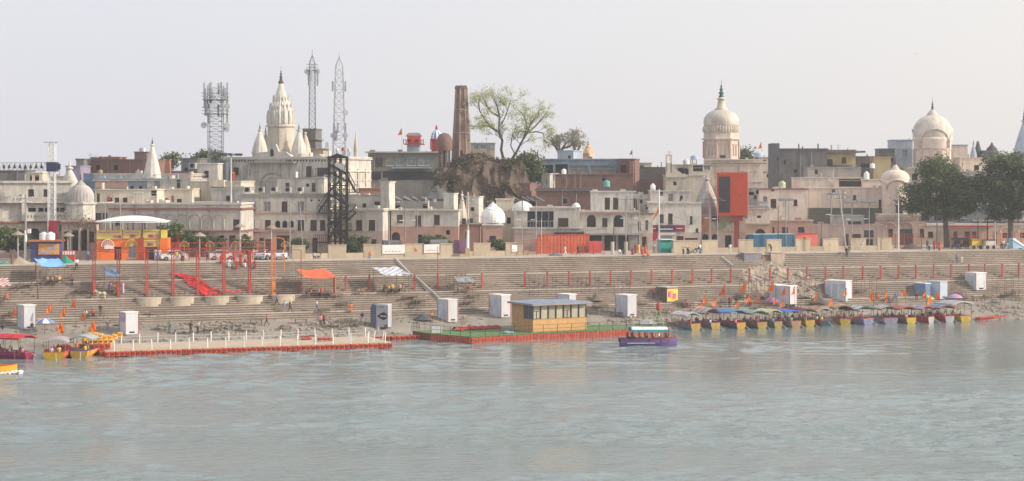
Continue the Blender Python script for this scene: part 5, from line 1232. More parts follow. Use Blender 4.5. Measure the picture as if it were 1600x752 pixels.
MB().box(-.35, -.35, 0, .35, .35, 1.3).build('base_block', YELP, p); MB().box(-.9, -.3, h*.5, -.3, .3, h*.5+.9).box(.3, -.3, h*.52, .8, .3, h*.52+.7).build('transformer_box', mat('lamp_dark', (.06, .06, .07)), p)
MB().tube((0, 0, 1.3), (0, 0, 4), .2, 8).build('painted_band', WHT, p)
pole('dark thin pole in the ghat wall gap with a lamp arm by the corner dome', 811, 393, 322, r=.07, gear=False, m=BLACK)
p, h, X1, k = pole('white flagpole carrying an orange pennant by the sign shop', 1030, 393, 296, r=.12, m=WHT, gear=False, name='flagpole')
mb = MB().face([(-.1, 0, h*.62), (-1.0, .1, h*.52), (-.85, .05, h*.5), (-.1, 0, h*.72)]); mb.face([(-.1, .03, h*.62), (-1.0, .13, h*.52), (-.85, .08, h*.5), (-.1, .03, h*.72)]); mb.build('flag', ORNB, p)
MB().lathe(0, 0, [(1.1, -.1), (1.1, .25), (.8, .3), (.75, .55), (.4, .9), (.1, 1.0)], 16).build('pedestal', [mat('pink_white', (.65, .4, .38))], p)
pole('leaning electric pole with a white lower half behind the dark clad couple', 1322, 388, 297, r=.15, lean=-11, m=CONC, off=3)
pole('short dark wooden pole beside the red hut', 1282, 390, 346, r=.09, gear=False, m=BARKD, off=8, lean=2)
pole('slim white pole on the promenade between the wall end and the shade tree', 1404, 391, 313, r=.09, gear=False, m=WHT)
p, h, X1, k = pole('white lamp pole with two arms between the shade trees', 1555, 388, 292, r=.12, gear=False, m=WHT, name='lamp_post', cat='lamp post')
MB().tube((0, 0, h), (-1.2, 0, h+.3), .05, 5).tube((0, 0, h*.55), (.9, 0, h*.58), .05, 5).box(-1.6, -.1, h+.25, -1.1, .1, h+.37).build('lamp_arm', GALV, p)
pole('dark pole behind the peach row and shade tree trunk', 1464, 388, 336, r=.1, gear=False, m=BARKD, off=9)
pole('thin dark pole near the yellow cart', 1528, 388, 340, r=.07, gear=False, m=BLACK, off=9); pole('thicker dark pole beyond the yellow cart', 1543, 388, 338, r=.1, gear=False, m=BLACK, off=9)
pole('black post in front of the loft arches beside the long banner', 608, 392, 312, r=.08, gear=False, off=8, m=STEEL)
pole('thin dark post before the dusty pink wing', 1216, 390, 322, r=.08, gear=False, off=9, m=BARKD)
pole('grey pole close to the three storey house door', 453, 397, 312, r=.09, gear=False, off=10, m=STEEL)
pole('leaning grey pole before the shuttered windows of the three storey house', 474, 397, 314, r=.08, gear=False, off=10, m=STEEL, lean=-6)
pole('rusty post in the gap before the maroon trimmed shop', 959, 393, 345, r=.08, gear=False, off=8, m=BARKD)
pole('grey pipe post by the corner of the balcony house', 846, 393, 342, r=.05, gear=False, off=9, m=GALV)
mb = MB()
for i, x in enumerate((957, 978)):
    g = G(x, 398); tag(MB().tube((0, 0, 0), (0, 0, 2.0), .28, 12).build('concrete_bollard', CONCP, None, g), 'thick pale concrete post on the promenade, %s the seated women' % ('apart from' if i == 0 else 'next to'), 'post', 'thick posts by the orange wall')
# overhead wires
def wire(label, pts, sag=.9):
    mb = MB()
    for a, b_ in zip(pts, pts[1:]):
        prev = None
        for i in range(9):
            t = i/8; q = a.lerp(b_, t)-Vector((0, 0, sag*4*t*(1-t)))
            if prev is not None: mb.tube(prev, q, .022, 3)
            prev = q
    tag(mb.build('overhead_wire', mat('wire', (.05, .05, .05), bump=0)), label, 'wire')
def ptp(x, yb, yt, off=None): g = G(x, yb) if off is None else Vector((at(x, yb, off).x, Zp(x)+off, HP)); return P(x, yt, g.y)
wire('overhead cable running from the lodge pole to the orange stall pole', [ptp(-60, 415, 318), ptp(40, 409, 310), ptp(134, 403, 326)]); wire('lower overhead cable beside the lodge balconies', [ptp(-60, 415, 340), ptp(40, 409, 331)])
wire('sagging cable across the three storey house', [P(440, 322, Zp(440)+22), ptp(453, 397, 316, 10), P(530, 330, Zp(530)+17)]); wire('cable between the shaded balcony and the flagpole', [ptp(731, 401, 330), ptp(846, 393, 352, 9), ptp(999, 392, 350, 12), ptp(1030, 393, 330)])
wire('upper cable passing the red tower foot', [ptp(1030, 393, 322), P(1096, 345, Zp(1096)+20)]); wire('cable from the leaning pole to the cupola lamp', [ptp(1320, 388, 305, 3), ptp(1404, 391, 318)])
wire('cable strung from the street pole to the fluted spire', [ptp(731, 401, 312), P(812, 328, Zp(812)+12)])
# ------------------------------------------------------------------ orange stall with canopy
def stall():
    Z = Zp(205)+9; g = Vector((P(151, 405, Z).x, Z, HP)); k = Z/F; r = radians(6); root = E('orange_stall', 'orange painted stall hall with yellow banners and a white tensile canopy', 'stall', g, r); q = lambda y: P(205, y, Z).z-HP; X = lambda x: (x-151)*k
    W = X(261); hs = [(X(178), X(189), .05, q(386), 'd'), (X(226), X(245), .05, q(387), 'D'), (X(200), X(212), .3, q(379), 'b')]
    mb = MB(); facade(mb, W, 0, q(373), hs, lambda a, d, z: (a, d, z)); mb.box(0, 5, 0, W, 5.1, q(373)); mb.box(0, .3, 0, .1, 5, q(373)); mb.box(W-.1, .3, 0, W, 5, q(373)); mb.build('wall', ORNG, root)
    for h in hs: window(root, h, lambda a, d, z: (a, d, z))
    for (xa, xb, ya, yb) in ((151, 190, 360, 374), (192, 219, 360, 373), (222, 248, 359, 373), (224, 248, 375, 386)):
        MB().box(X(xa), -.14, q(yb), X(xb), -.01, q(ya)).build('banner', mat('banner_yellow', (.6, .5, .14), var=.2, scale=1), root)
        mm = MB(); rr = random.Random(xa)
        for i in range(3): c = X(xa+4+(xb-xa-8)*rr.random()); mm.box(c, -.16, q(yb-1.5), c+.7, -.145, q(yb-6)) if yb-ya > 9 else None
        mm.box(X(xa+2), -.16, q(ya+4), X(xb-3), -.145, q(ya+2.6)); mm.build('banner_print', mat('print_pink', (.5, .16, .28), var=.5, scale=3), root)
    MB().box(X(248.5), -.3, 0, X(260.5), -.02, q(373)).build('orange_pier', ORNB, root); MB().box(X(250), -.34, q(373)+.003, X(260), -.02, q(359.5)).build('banner', mat('banner_bright', (.8, .6, .12)), root)
    MB().box(X(219), -.5, 0, X(224), -.02, q(371)).build('red_pier', REDP, root)
    for x in (152, 175, 196, 204, 221, 225, 249, 258):
        MB().box(X(x)-.06, .2 if x % 2 else 3, q(373), X(x)+.06, .32 if x % 2 else 3.12, q(347)).build('canopy_post', BARKD, root)
    mb = MB(); rows = []
    for j in range(13):
        v = j/12; row = []
        for i in range(25):
            u = i/24; z = q(346.5)+(q(337.5)-q(346.5))*(1-abs(2*u-1)**2.0)*(1-.85*abs(2*v-1)**2)
            row.append((X(150)+(X(262)-X(150))*u, -1.2+6.8*v, z))
        rows.append(row)
    mb.grid(rows); mb.box(X(150), -1.25, q(346.5)-.12, X(262), -1.15, q(346.5)-.01); mb.build('canopy', WHT, root, smooth=True)
    for (x, c) in ((168, WHT), (205, YEL)):
        mm = MB(); 
        for i in range(8):
            a, b_ = pi*i/8, pi*(i+1)/8; mm.tube((X(x)-.9*cos(a), -.2, q(385)+1.0*sin(a)), (X(x)-.9*cos(b_), -.2, q(385)+1.0*sin(b_)), .06, 5); mm.tube((X(x), -.2, q(385)), (X(x)-.9*cos(a), -.2, q(385)+1.0*sin(a)), .04, 4)
        mm.build('fan_emblem', c, root)
    MB().box(X(163), -.25, q(389), X(177), -.15, q(384)).build('name_board', WHT, root)
stall()
tag(MB().box(-.6, -.4, 0, .6, .4, 1.0).lathe(0, 0, [(.5, 1.0), (.5, 1.15)], 12).build('red_crate', REDP, None, G(170, 406)), 'red square drum standing before the orange stall door', 'drum')
def kiosk_left():
    Z = Zp(68)+8; k = Z/F; g = Vector((P(48, 400, Z).x, Z, HP)); root = E('small_kiosk', 'small blue kiosk with an orange roof and colourful hoarding', 'kiosk', g, radians(4)); q = lambda y: P(68, y, Z).z-HP; W = 45*k
    MB().box(0, 0, 0, W, 2.4, q(378)).build('wall', mat('kiosk_blue', (.06, .07, .2)), root); MB().box(-.3, -.5, q(378), W+.3, 2.7, q(375.5)).build('roof', mat('kiosk_roof', (.42, .14, .07)), root)
    MB().box(12*k, -.12, q(398), 44*k, -.02, q(381)).build('hoarding', mat('hoarding', (.6, .3, .1), var=.5, scale=.9), root); MB().box(14*k, -.14, q(397), 30*k, -.122, q(392)).box(26*k, -.14, q(390), 40*k, -.122, q(385)).build('hoarding_print', mat('hoarding_print', (.45, .4, .5), var=.4, scale=2), root)
    for i, x in enumerate((17, 28)):
        t = E('water_tank', ('white ribbed water tank on the kiosk roof over the blue wall', 'white ribbed water tank on the kiosk roof beside the red hoarding')[i], 'water tank', g+Vector((x*k, 1.2, q(375.5)+.003)), 0, 'tanks on the kiosk')
        lathe_thing(t, 'tank_body', WHT, [(.62, 0), (.64, .2), (.6, .25), (.64, .5), (.6, .55), (.64, .8), (.55, .95), (.25, 1.05)], n=20); lathe_thing(t, 'lid', WHT, [(.25, 1.05), (.25, 1.15)], n=12)
    t = E('red_hoarding', 'tall red sign panel rising behind the kiosk tanks', 'sign', Vector((P(82, 395, Z+4).x, Z+4, HP))); MB().box(-.6, 0, 1.0, .65, .1, P(82, 345, Z+4).z-HP).build('panel', mat('sign_crimson', (.34, .03, .06)), t); MB().box(-.5, .1, 0, -.4, .2, 4).box(.4, .1, 0, .5, .2, 4).build('post', STEEL, t)
    t = E('market_table', 'red framed stall counter with small pale goods beside the kiosk', 'stall', Vector((P(95, 397, Z).x, Z, HP)), radians(4)); MB().box(0, 0, 0, 1.9, 1, .9).build('counter', REDP, t); MB().box(0, .8, .903, 1.9, 1, 1.6).build('back_panel', REDP, t)
    for i in range(5): MB().box(.1+i*.36, .74, 1.0, .36+i*.36, .79, 1.5).build('poster', WHT, t)
kiosk_left()
o = heap('green sheeted mound of goods at the promenade edge', 103, 404, 26, 13, 3, TEAL, name='covered_heap', seed=7, flat=1.0, base=HP)
o = heap('grey soil heap behind the paving near the blue tarpaulin', 30, 409, 40, 11, 4, mat('soil', (.33, .26, .2), var=.3), name='soil_heap', seed=8, base=HP)
o = heap('stone heap beside the soil and lamp pole', 66, 405, 24, 9, 5, ROCK, name='stone_heap', seed=9, base=HP)
o = heap('low green netting pile at the end of the promenade', 6, 411, 24, 4, 3, TEAL, name='netting_pile', cat='netting', seed=10, base=HP)
o = heap('dark soil pile behind the wall end near the peach temple', 1424, 390, 36, 9, 9, mat('dark_soil', (.12, .09, .08)), name='soil_heap', seed=12, base=HP)
o = heap('small grey rubble pile at the walkers feet', 868, 399, 26, 6, 3, GRAVEL, name='rubble_heap', seed=13, base=HP)
# arch ornaments and red gate piers
for i, (x, lb) in enumerate(((288, 'beside the red gate pier'), (328, 'before the long hall'), (368, 'by the high mast'), (408, 'above the seated crowd'), (446, 'next to the sand wall'))):
    Z = Zp(x)+5.6; g = Vector((P(x, 390, Z).x, Z, HP)); root = E('arch_ornament', 'golden half wheel ornament on a post '+lb, 'ornament', g, 0, 'half wheel ornaments along the railing'); h = P(x, 385, Z).z-HP
    mm = MB().tube((0, 0, 0), (0, 0, h), .05, 5)
    for j in range(8): a, b_ = pi*j/8, pi*(j+1)/8; mm.tube((-.62*cos(a), 0, h+.7*sin(a)), (-.62*cos(b_), 0, h+.7*sin(b_)), .06, 5); mm.tube((0, 0, h), (-.62*cos(a), 0, h+.7*sin(a)), .03, 4)
    mm.tube((-.62, 0, h), (.62, 0, h), .05, 5); mm.build('half_wheel', mat('gold_dull', (.42, .32, .15)), root)
root = E('gate_pier', 'red gate pier with a round dark medallion at the stall side', 'gate pier', G(274, 403)); MB().box(-.7, -.4, 0, .7, .4, 3.4).build('pier', REDP, root); MB().box(-.9, -.5, 3.4, .9, .5, 3.7).build('cap', REDP, root); MB().tube((0, -.45, 2.6), (0, -.41, 2.6), .35, 14).build('medallion', DARK, root)
# vehicles
def car(label, x, y, off, col, rot=90, s=1.0):
    Z = Zp(x)+off; g = Vector((P(x, y, Z).x, Z, HP)); root = E('parked_car', label, 'car', g, radians(rot), 'cars parked behind the railing'); 
    body = MB(); L_, W = 3.9, 1.62
    side = [(-1.95, .3), (-1.95, .75), (-1.85, .92), (-1.15, 1.0), (-.6, 1.42), (.75, 1.48), (1.6, 1.05), (1.9, .95), (1.97, .6), (1.95, .3)]
    rows = []
    for yy, sc in ((-.81, .96), (-.76, 1.0), (.76, 1.0), (.81, .96)):
        rows.append([(px*(.99 if abs(yy) > .8 else 1), yy*(1 if pz < 1.0 else .82), .3+(pz-.3)*sc) for px, pz in side])
    body.grid(rows)
    for r_ in (rows[0], rows[-1]): body.face(r_)
    body.face([rows[0][0], rows[-1][0], rows[-1][-1], rows[0][-1]]); body.build('body', paint(col), root)
    MB().slab([(-1.05, 1.02), (-.58, 1.37), (.7, 1.42), (1.4, 1.08)], -.79, .79).build('side_window', PANE, root)
    MB().face([(1.62, -.6, 1.07), (1.62, .6, 1.07), (.85, .58, 1.46), (.85, -.58, 1.46)]).box(1.55, -.6, 1.04, 1.64, .6, 1.07).build('rear_window', PANE, root)
    for sx in (-1.2, 1.2):
        for sy in (-.74, .74): w = MB().tube((sx, sy-.09, .31), (sx, sy+.09, .31), .31, 14).build('wheel', BLACK, root); MB().tube((sx, sy-.1, .31), (sx, sy+.1, .31), .16, 10).build('rim', STEEL, w)
    for sy in (-.66, .66): MB().box(1.93, sy-.12, .72, 2.0, sy+.12, .92).build('tail_light', REDP, root); MB().box(-2.0, sy-.14, .62, -1.94, sy+.14, .78).build('headlight', WHT, root)
    MB().box(1.96, -.7, .34, 2.05, .7, .55).box(-2.05, -.7, .3, -1.96, .7, .5).build('bumper', STEEL, root)
car('white hatchback seen from behind near the sand coloured wall', 438, 403, 4.2, (.7, .71, .74), 100+170)
car('silver white hatchback beside the high mast crowd', 411, 402, 5.9, (.6, .62, .66), 262)
car('white car parked behind the red railing near the round ornament', 272, 401, 6.6, (.66, .66, .68), 15)
car('pale car half hidden behind the seated crowd', 346, 400, 6.4, (.55, .57, .6), 200)
def tanker(label, x, y):
    Z = Zp(x)+11; g = Vector((P(x, y, Z).x, Z, HP+1.2)); root = E('tank_trailer', label, 'tank', g, TH); 
    MB().tube((-1.4, 0, .7), (1.4, 0, .7), .55, 16).build('tank', mat('tank_grey', (.14, .14, .15)), root); MB().box(-1.5, -.5, 0, 1.5, .5, .15).build('chassis', BLACK, root)
    for sx in (-.9, .9): MB().tube((sx, -.5, -.6), (sx, .5, -.6), .6, 12).build('wheel', BLACK, root)
tanker('dark cylindrical water tank trailer behind the long white banner', 612, 392); tanker('grey cylindrical tank trailer behind the low bushes', 685, 392)
def motorbike(label, g, rot, col=(.04, .04, .05)):
    root = E('motorbike', label, 'motorbike', g, radians(rot), 'motorbikes on the promenade')
    MB().box(-.5, -.12, .55, .15, .12, .75).build('seat', BLACK, root); MB().lathe(.3, 0, [(.05, .6), (.2, .7), (.22, .85), (.1, .95)], 10).build('fuel_tank', paint(col), root)
    MB().tube((.6, 0, .3), (.35, 0, 1.0), .04, 5).tube((-.5, 0, .3), (.3, 0, .6), .05, 5).box(-.15, -.15, .25, .25, .15, .55).build('frame', STEEL, root); MB().tube((.32, -.35, 1.05), (.32, .35, 1.05), .03, 5).build('handlebar', BLACK, root)
    for sx in (-.6, .62): w = MB().tube((sx, -.06, .3), (sx, .06, .3), .31, 14).build('wheel', BLACK, root); MB().tube((sx, -.07, .3), (sx, .07, .3), .2, 10).build('rim', STEEL, w)
    MB().tube((.5, 0, .85), (.56, 0, .85), .1, 10).build('headlight', WHT, root)
for i, (x, y, r_, lb) in enumerate(((1068, 397, 80, 'small pale fronted scooter at the end of the parked bikes'), (1075, 397.5, 95, 'dark motorbike facing the river beside the scooter'), (1083, 395, 20, 'tall loaded dark motorbike in the middle of the group'), (1090, 395.5, 35, 'dark motorbike leaned on by the man in white'))): motorbike(lb, G(x, y), r_, ((.5, .5, .45), (.05, .05, .07), (.08, .1, .14), (.06, .06, .1))[i])
motorbike('white scooter parked under the end tree', G(1572, 389), 30, (.7, .7, .7)); motorbike('grey motorbike beside the white scooter under the end tree', G(1566, 388.5), 60, (.3, .3, .3)); motorbike('pale green scooter beside the women in red on the promenade', G(1452, 391.5), 80, (.4, .6, .5))
def rickshaw(label, x, y, col, off=6):
    g = Vector((P(x, y, Zp(x)+off).x, Zp(x)+off, HP)); root = E('auto_rickshaw', label, 'auto rickshaw', g, radians(70), 'rickshaws under the shade tree')
    MB().box(-1.2, -.65, .35, .9, .65, .9).build('body', paint(col), root); MB().slab([(-1.25, 1.75), (-1.1, 1.9), (.6, 1.9), (.95, 1.6), (.95, 1.55), (-1.25, 1.6)], -.7, .7).build('hood', BLACK, root)
    mm = MB()
    for sx in (-1.2, -.1, .85): 
        for sy in (-.62, .62): mm.box(sx-.03, sy-.03, .9, sx+.03, sy+.03, 1.6)
    mm.build('hood_frame', BLACK, root); MB().box(.9, -.5, .9, .94, .5, 1.5).build('windscreen', PANE, root); MB().tube((.97, 0, .7), (1.02, 0, .7), .1, 10).build('headlight', WHT, root)
    for sx, sy in ((-.8, -.6), (-.8, .6), (1.0, 0)): MB().tube((sx, sy-.06, .22), (sx, sy+.06, .22), .22, 12).build('wheel', BLACK, root)
rickshaw('black hooded rickshaw right beside the shade tree trunk', 1494, 390, (.07, .09, .12)); rickshaw('dark rickshaw with a maroon front beside the yellow cart', 1508, 390, (.12, .06, .06))
def cart(label, x, y, w, m, m2, name='food_cart'):
    g = G(x, y); root = E(name, label, 'cart', g, TH); MB().box(-w/2, 0, .6, w/2, 1.1, 1.5).build('counter', m, root); MB().box(-w/2-.15, -.15, 1.5, w/2+.15, 1.25, 1.6).build('worktop', m2, root)
    for sx in (-w/2+.35, w/2-.35): MB().tube((sx, -.05, .33), (sx, .03, .33), .33, 14).build('wheel', BLACK, root)
    mm = MB(); [mm.box(sx-.03, .5, 1.6, sx+.03, .56, 2.5) for sx in (-w/2+.1, w/2-.1)]; mm.build('post', WOOD, root); return root
cart('yellow painted food cart under the shade trees', 1527, 389.5, 2.0, YEL, mat('orange_top', (.55, .22, .05))); cart('low cart with a dark blue cloth and cream front next to the yellow cart', 1548, 389.5, 1.9, CREAM, mat('navy_cloth', (.04, .05, .14)))
# blue slide at the end of the promenade
g = G(1600, 392); root = E('metal_ramp', 'light blue metal chute sloping down the steps at the edge of view', 'ramp', g, TH)
MB().slab([(-2.3, 1.7), (-2.1, 1.9), (3, -1.2), (3, -2.6), (-.4, .2), (-2.2, .2)], -.1, 1.2).build('ramp_body', mat('ramp_blue', (.3, .48, .62)), root); MB().slab([(-2.35, 1.72), (-2.1, 1.98), (3, -1.1), (3, -1.35)], -.2, -.103).build('ramp_edge', WHT, root)
# red lattice frames on the left flight
def lat_post(label, x, yb, yt, w=.34, m=REDP, name='red_frame_post', group='tall red frame posts on the steps'):
    g = G(x, yb); k = g.y/F; h = (yb-yt)*k; root = E(name, label, 'post', g, TH, group); mb = MB(); a = w/2
    for sx in (-a, a):
        for sy in (-a, a): mb.box(sx-.035, sy-.035, 0, sx+.035, sy+.035, h)
    n = int(h/.45)
    for i in range(n):
        z0, z1 = h*i/n, h*(i+1)/n
        for s_ in (-a, a): mb.tube((-a, s_, z0), (a, s_, z1), .025, 4); mb.tube((s_, -a, z1), (s_, a, z0), .025, 4)
    mb.build('lattice', m, root); MB().box(-a-.03, -a-.03, 0, a+.03, a+.03, min(1.9, h*.35)).build('sleeve', m, root); return g, h
LX = [(147, 462, 'first of the tall red lattice posts, by the white dog'), (185, 463, 'tall red lattice post beside the blue shrine tent'), (229, 463, 'tall red lattice post standing between the second and third stone drum'), (270, 462, 'tall red lattice post above the second stone drum, before the red cloth'), (309, 461, 'tall red lattice post rising through the red cloth'), (350, 460, 'tall red lattice post at the foot of the red cloth'), (390, 458, 'tall red lattice post above the fourth stone drum')]
tops = []
for x, yb, lb in LX: g, h = lat_post(lb, x, yb, 391); tops.append(g+Vector((0, 0, h)))
g, h = lat_post('double height orange lattice post with a curved pipe top', 427, 462, 378, .5, mat('post_orange', (.6, .2, .06)), 'orange_mast'); tops.append(P(427, 391, g.y))
mb = MB()
for a, b_ in zip(tops, tops[1:]):
    for dz in (0, -.35): mb.tube(a+Vector((0, 0, dz)), b_+Vector((0, 0, dz)), .05, 5)
e = tops[-1]+SV(4, 0)-SV(0, 0); mb.tube(tops[-1], e, .05, 5); mb.tube(e, e-Vector((0, 0, 6.4)), .07, 5)
tag(mb.build('frame_beam', REDP), 'double red pipe beam linking the tall lattice posts', 'beam')
mb = MB(); g = G(424, 460); h = 7.4; pts = [(0, 0, 0), (0, 0, h)]+[(.9-.9*cos(pi*i/6), 0, h+.35*sin(pi*i/6)) for i in range(7)]+[(1.8, 0, h-.2), (1.8, 0, 3)]
mb.path(pts, .07, 6); tag(mb.build('bent_pipe', mat('post_orange', (.6, .2, .06)), None, g), 'orange pipe bent over at the top beside the orange lattice post', 'pipe')
PX = [(540, 461), (577, 456), (648, 452), (684, 451), (753, 450), (820, 449), (855, 448), (889, 447), (922, 447), (954, 446), (986, 445), (1018, 444), (1050, 443), (1082, 442), (1112, 441), (1142, 440), (1171, 439), (1203, 434), (1231, 433), (1261, 434), (1290, 435), (1318, 435), (1348, 434), (1376, 434), (1404, 433), (1431, 432), (1459, 432), (1486, 431), (1514, 430), (1539, 430), (1566, 429), (1592, 429)]
LM = ['beside the red tarpaulin stall', 'between the red stall and the white tarpaulin', 'beside the diagonal kerb', 'just past the diagonal kerb', 'above the second white cabin', 'above the timber cabin', 'behind the timber cabin roof', 'nearer the two walkers above', 'past the timber cabin roof', 'toward the tall white cabin']
proto = None
for i, (x, y) in enumerate(PX):
    v = -5.9; t = (x-800)/F; s = (t*(Z0+v*CT)+v*ST)/(CT-t*ST); g = SV(s, v, gh(*SV(s, v)[:2]))
    lb = 'short red post on the middle flight, '+(LM[i] if i < len(LM) else ORD[len(PX)-1-i]+' from the end tree side')
    if proto is None:
        proto = E('step_post', lb, 'post', g, TH, 'short red posts along the middle flight'); MB().box(-.1, -.1, 0, .1, .1, 2.1).build('post_shaft', REDP, proto); MB().box(-.13, -.13, 2.1, .13, .13, 2.2).build('cap', REDP, proto)
    else: o = copy_tree(proto); o.location = g; o['label'] = lb
pole('grey pole rising from a short red post by the white tarpaulin', 577, 452, 402, r=.06, gear=False, m=STEEL); pole('thin grey rod on a red post by the diagonal kerb', 684, 452, 385, r=.06, gear=False, m=REDP)
pole('grey pole with a dark board on the upper flight near the fire escape wall', 427+42-11, 436, 384, r=.05, gear=False, m=STEEL); pole('leaning bamboo pole with a red foot near the blue tarpaulin', 60, 466, 412, r=.1, gear=False, m=WOOD, lean=-4); pole('thin rust post on the upper flight left of the red cloth', 246, 440, 372, r=.05, gear=False, m=MAROON)
# diagonal kerbs on the steps
for lb, pts in (('pale diagonal concrete kerb running down the steps to the white cabin', [(617, 405), (641, 431), (652, 437), (680, 463), (690, 474)]), ('short pale diagonal kerb beside the broken concrete blocks', [(1128, 404), (1146, 420)])):
    mb = MB(); pp = [G(*p) for p in pts]
    for a, b_ in zip(pp, pp[1:]):
        if abs(a.z-b_.z) < .5: continue
        d = Vector((.11, 0, 0)); mb.face([a-d+Vector((0, 0, .3)), a+d+Vector((0, 0, .3)), b_+d+Vector((0, 0, .3)), b_-d+Vector((0, 0, .3))])
        for s_ in (-1, 1): mb.face([a+s_*d+Vector((0, 0, .3)), b_+s_*d+Vector((0, 0, .3)), b_+s_*d-Vector((0, 0, .5)), a+s_*d-Vector((0, 0, .5))])
    tag(mb.build('diagonal_kerb', mat('kerb_pale', (.42, .39, .35), stain=.2)), lb, 'kerb')
# round stone drums built on the second landing
DRUMS = []
for i, (xa, xb) in enumerate(((213, 252), (265, 303), (320, 358), (370, 411), (424, 461))):
    xc = (xa+xb)/2; v = -7.35; t = (xc-800)/F; s = (t*(Z0+v*CT)+v*ST)/(CT-t*ST); h = PROF[32][1]; g = SV(s, v, h-1.45)
    r_ = (xb-xa)/2*g.y/F; root = E('stone_drum', 'round pale stone drum platform on the steps, '+('closest to the white dog', 'below the first gap of red posts', 'below the red cloth', 'below the seated crowd', 'closest to the red stall')[i], 'platform', g, TH, 'round stone drums on the steps')
    MB().lathe(0, 0, [(r_, -.4), (r_, 1.4)], 32).build('drum', mat('drum_stone', (.46, .4, .31), stain=.4), root, smooth=False); MB().lathe(0, 0, [(r_+.06, 1.35), (r_+.06, 1.5)], 32).build('rim', LANDM, root)
    root.scale = (1, .58, 1); DRUMS.append((g, r_))
# ------------------------------------------------------------------ river bank: cabins, stalls, benches, rocks
def cabin(label, x0, xs, x1, yt, yb, r=38, m=CABW, stripe=True, wheels=True, name='portable_cabin', doors=2, m2=None, roof=None):
    g = G(xs, yb); k = g.y/F; g = Vector((g.x, g.y, g.z+.15)); h = (yb-yt)*k-.15; r_ = radians(r)
    wr = (x1-xs)*k/cos(r_)/(1-.0); wl = max(.9, (xs-x0)*k/sin(r_)); root = E(name, label, 'cabin', g, r_)
    MB().box(0, 0, 0, wr, wl, h-.12).build('body', [m], root)
    MB().box(-.06, -.06, h-.12, wr+.06, wl+.06, h).build('roof', roof or WHT, root)
    mb = MB()
    for (a, b_) in ((0, 0), (wr, 0), (0, wl)): mb.box(a-.04, b_-.04, 0, a+.04, b_+.04, h-.125)
    if stripe: mb.build('corner_trim', mat('trim_rose', (.42, .13, .14)), root)
    for i in range(doors):
        y0 = wl*(i+.12)/doors; y1 = wl*(i+.88)/doors
        d = MB().box(-.035, y0, .15, -.001, y1, h-.5).build('door', m2 or mat('door_bluegrey', (.5, .54, .62), stain=.1), root); MB().box(-.07, y1-.12, h*.42, -.036, y1-.05, h*.5).build('handle', STEEL, d)
    MB().box(wr*.3, -.03, .18, wr*.7, -.001, .38).build('vent', BLACK, root)
    if wheels:
        for a, b_ in ((.25, .3), (wr-.25, .3), (.25, wl-.3)): MB().tube((a, b_-.06, -.02), (a, b_+.06, -.02), .14, 10).build('wheel', BLACK, root)
    return root, wr, wl, h
cabin('white portable cabin behind the magenta boat at the bank', 22, 37, 53, 477, 517, 36)
r_, wr, wl, h = cabin('white cabin with a pink and blue printed side beside the floating pier', 183, 196, 214, 488, 525, 33, doors=0); MB().box(-.04, .1, h*.55, -.003, wl-.1, h-.2).build('printed_panel', mat('print_lilac', (.5, .4, .55), var=.4, scale=1.5), r_)
def logo_cabin():
    g = G(588, 513); k = g.y/F; root = E('printed_cabin', 'grey wheeled cabin with a black drop emblem and white lettering', 'cabin', g+Vector((0, 0, .12)), radians(-14)); W = 19*k; D_ = 1.7; h = 38*k
    MB().box(0, 0, 0, W, D_, h-.35).build('body', mat('cabin_grey', (.42, .43, .48), stain=.15), root)
    MB().slab([(-.85, h-.55), (-.42, h-.05), (.0, h-.55)], 0, D_).box(-.85, 0, .0, -.003, D_, h-.56).build('front_porch', mat('cabin_dark', (.1, .12, .18)), root)
    MB().box(.05, -.05, h-.35, W, D_, h-.2).build('roof', GALV, root)
    cx, cz, R_ = W*.62, h*.46, .52; mb = MB(); pts = [(.05, cz)]+[(cx+R_*cos(a), cz+R_*sin(a)) for a in [radians(t) for t in range(-115, 116, 12)]]
    mb.face([(a, -.012, b_) for a, b_ in pts]); mb.build('drop_emblem', mat('emblem_black', (.03, .03, .035)), root)
    def txt(s_, size, x, z, m):
        cu = bpy.data.curves.new('t', 'FONT'); cu.body = s_; cu.size = size; cu.align_x = 'CENTER'; cu.offset = size*.02; o = bpy.data.objects.new('t', cu); COL.objects.link(o)
        bpy.context.view_layer.update(); me = bpy.data.meshes.new_from_object(o.evaluated_get(bpy.context.evaluated_depsgraph_get())); bpy.data.objects.remove(o)
        me.materials.clear(); me.materials.append(m); q = bpy.data.objects.new('lettering', me); COL.objects.link(q); q.parent = root; q.location = (x, -.03, z); q.rotation_euler = (radians(90), 0, 0)
    txt('banley', .34, cx-.02, cz-.08, WHT); 
    MB().box(.1, -.03, h-.33, W*.8, .02, h-.12).build('top_lettering', WHT, root); MB().box(W*.35, -.02, h-.58, W*.65, -.003, h-.5).build('small_plate', BLACK, root)
    for x in (W*.85,): w = MB().tube((x, -.12, .12), (x, .02, .12), .26, 14).build('wheel', BLACK, root); MB().tube((x, -.13, .12), (x, -.1, .12), .14, 10).build('rim', STEEL, w)
logo_cabin()
cabin('white portable cabin standing at the foot of the diagonal kerb', 683, 700, 715, 468, 505, 38)
cabin('white wheeled cabin close behind the timber cabin platform', 764, 783, 798, 461, 498, 36, doors=3)
cabin('white cabin of which only the roof shows above the timber cabin', 872, 889, 901, 460, 490, 38)
cabin('tall white cabin alone between the timber cabin and yellow kiosk', 963, 980, 996, 461, 497, 38)
r_, wr, wl, h = cabin('yellow printed kiosk with a dark side on the lower steps', 1027, 1042, 1060, 449, 474, 34, m=mat('kiosk_dark', (.14, .11, .09), var=.3), doors=0, stripe=False, wheels=False, name='printed_kiosk', roof=mat('kiosk_lid', (.42, .44, .4)))
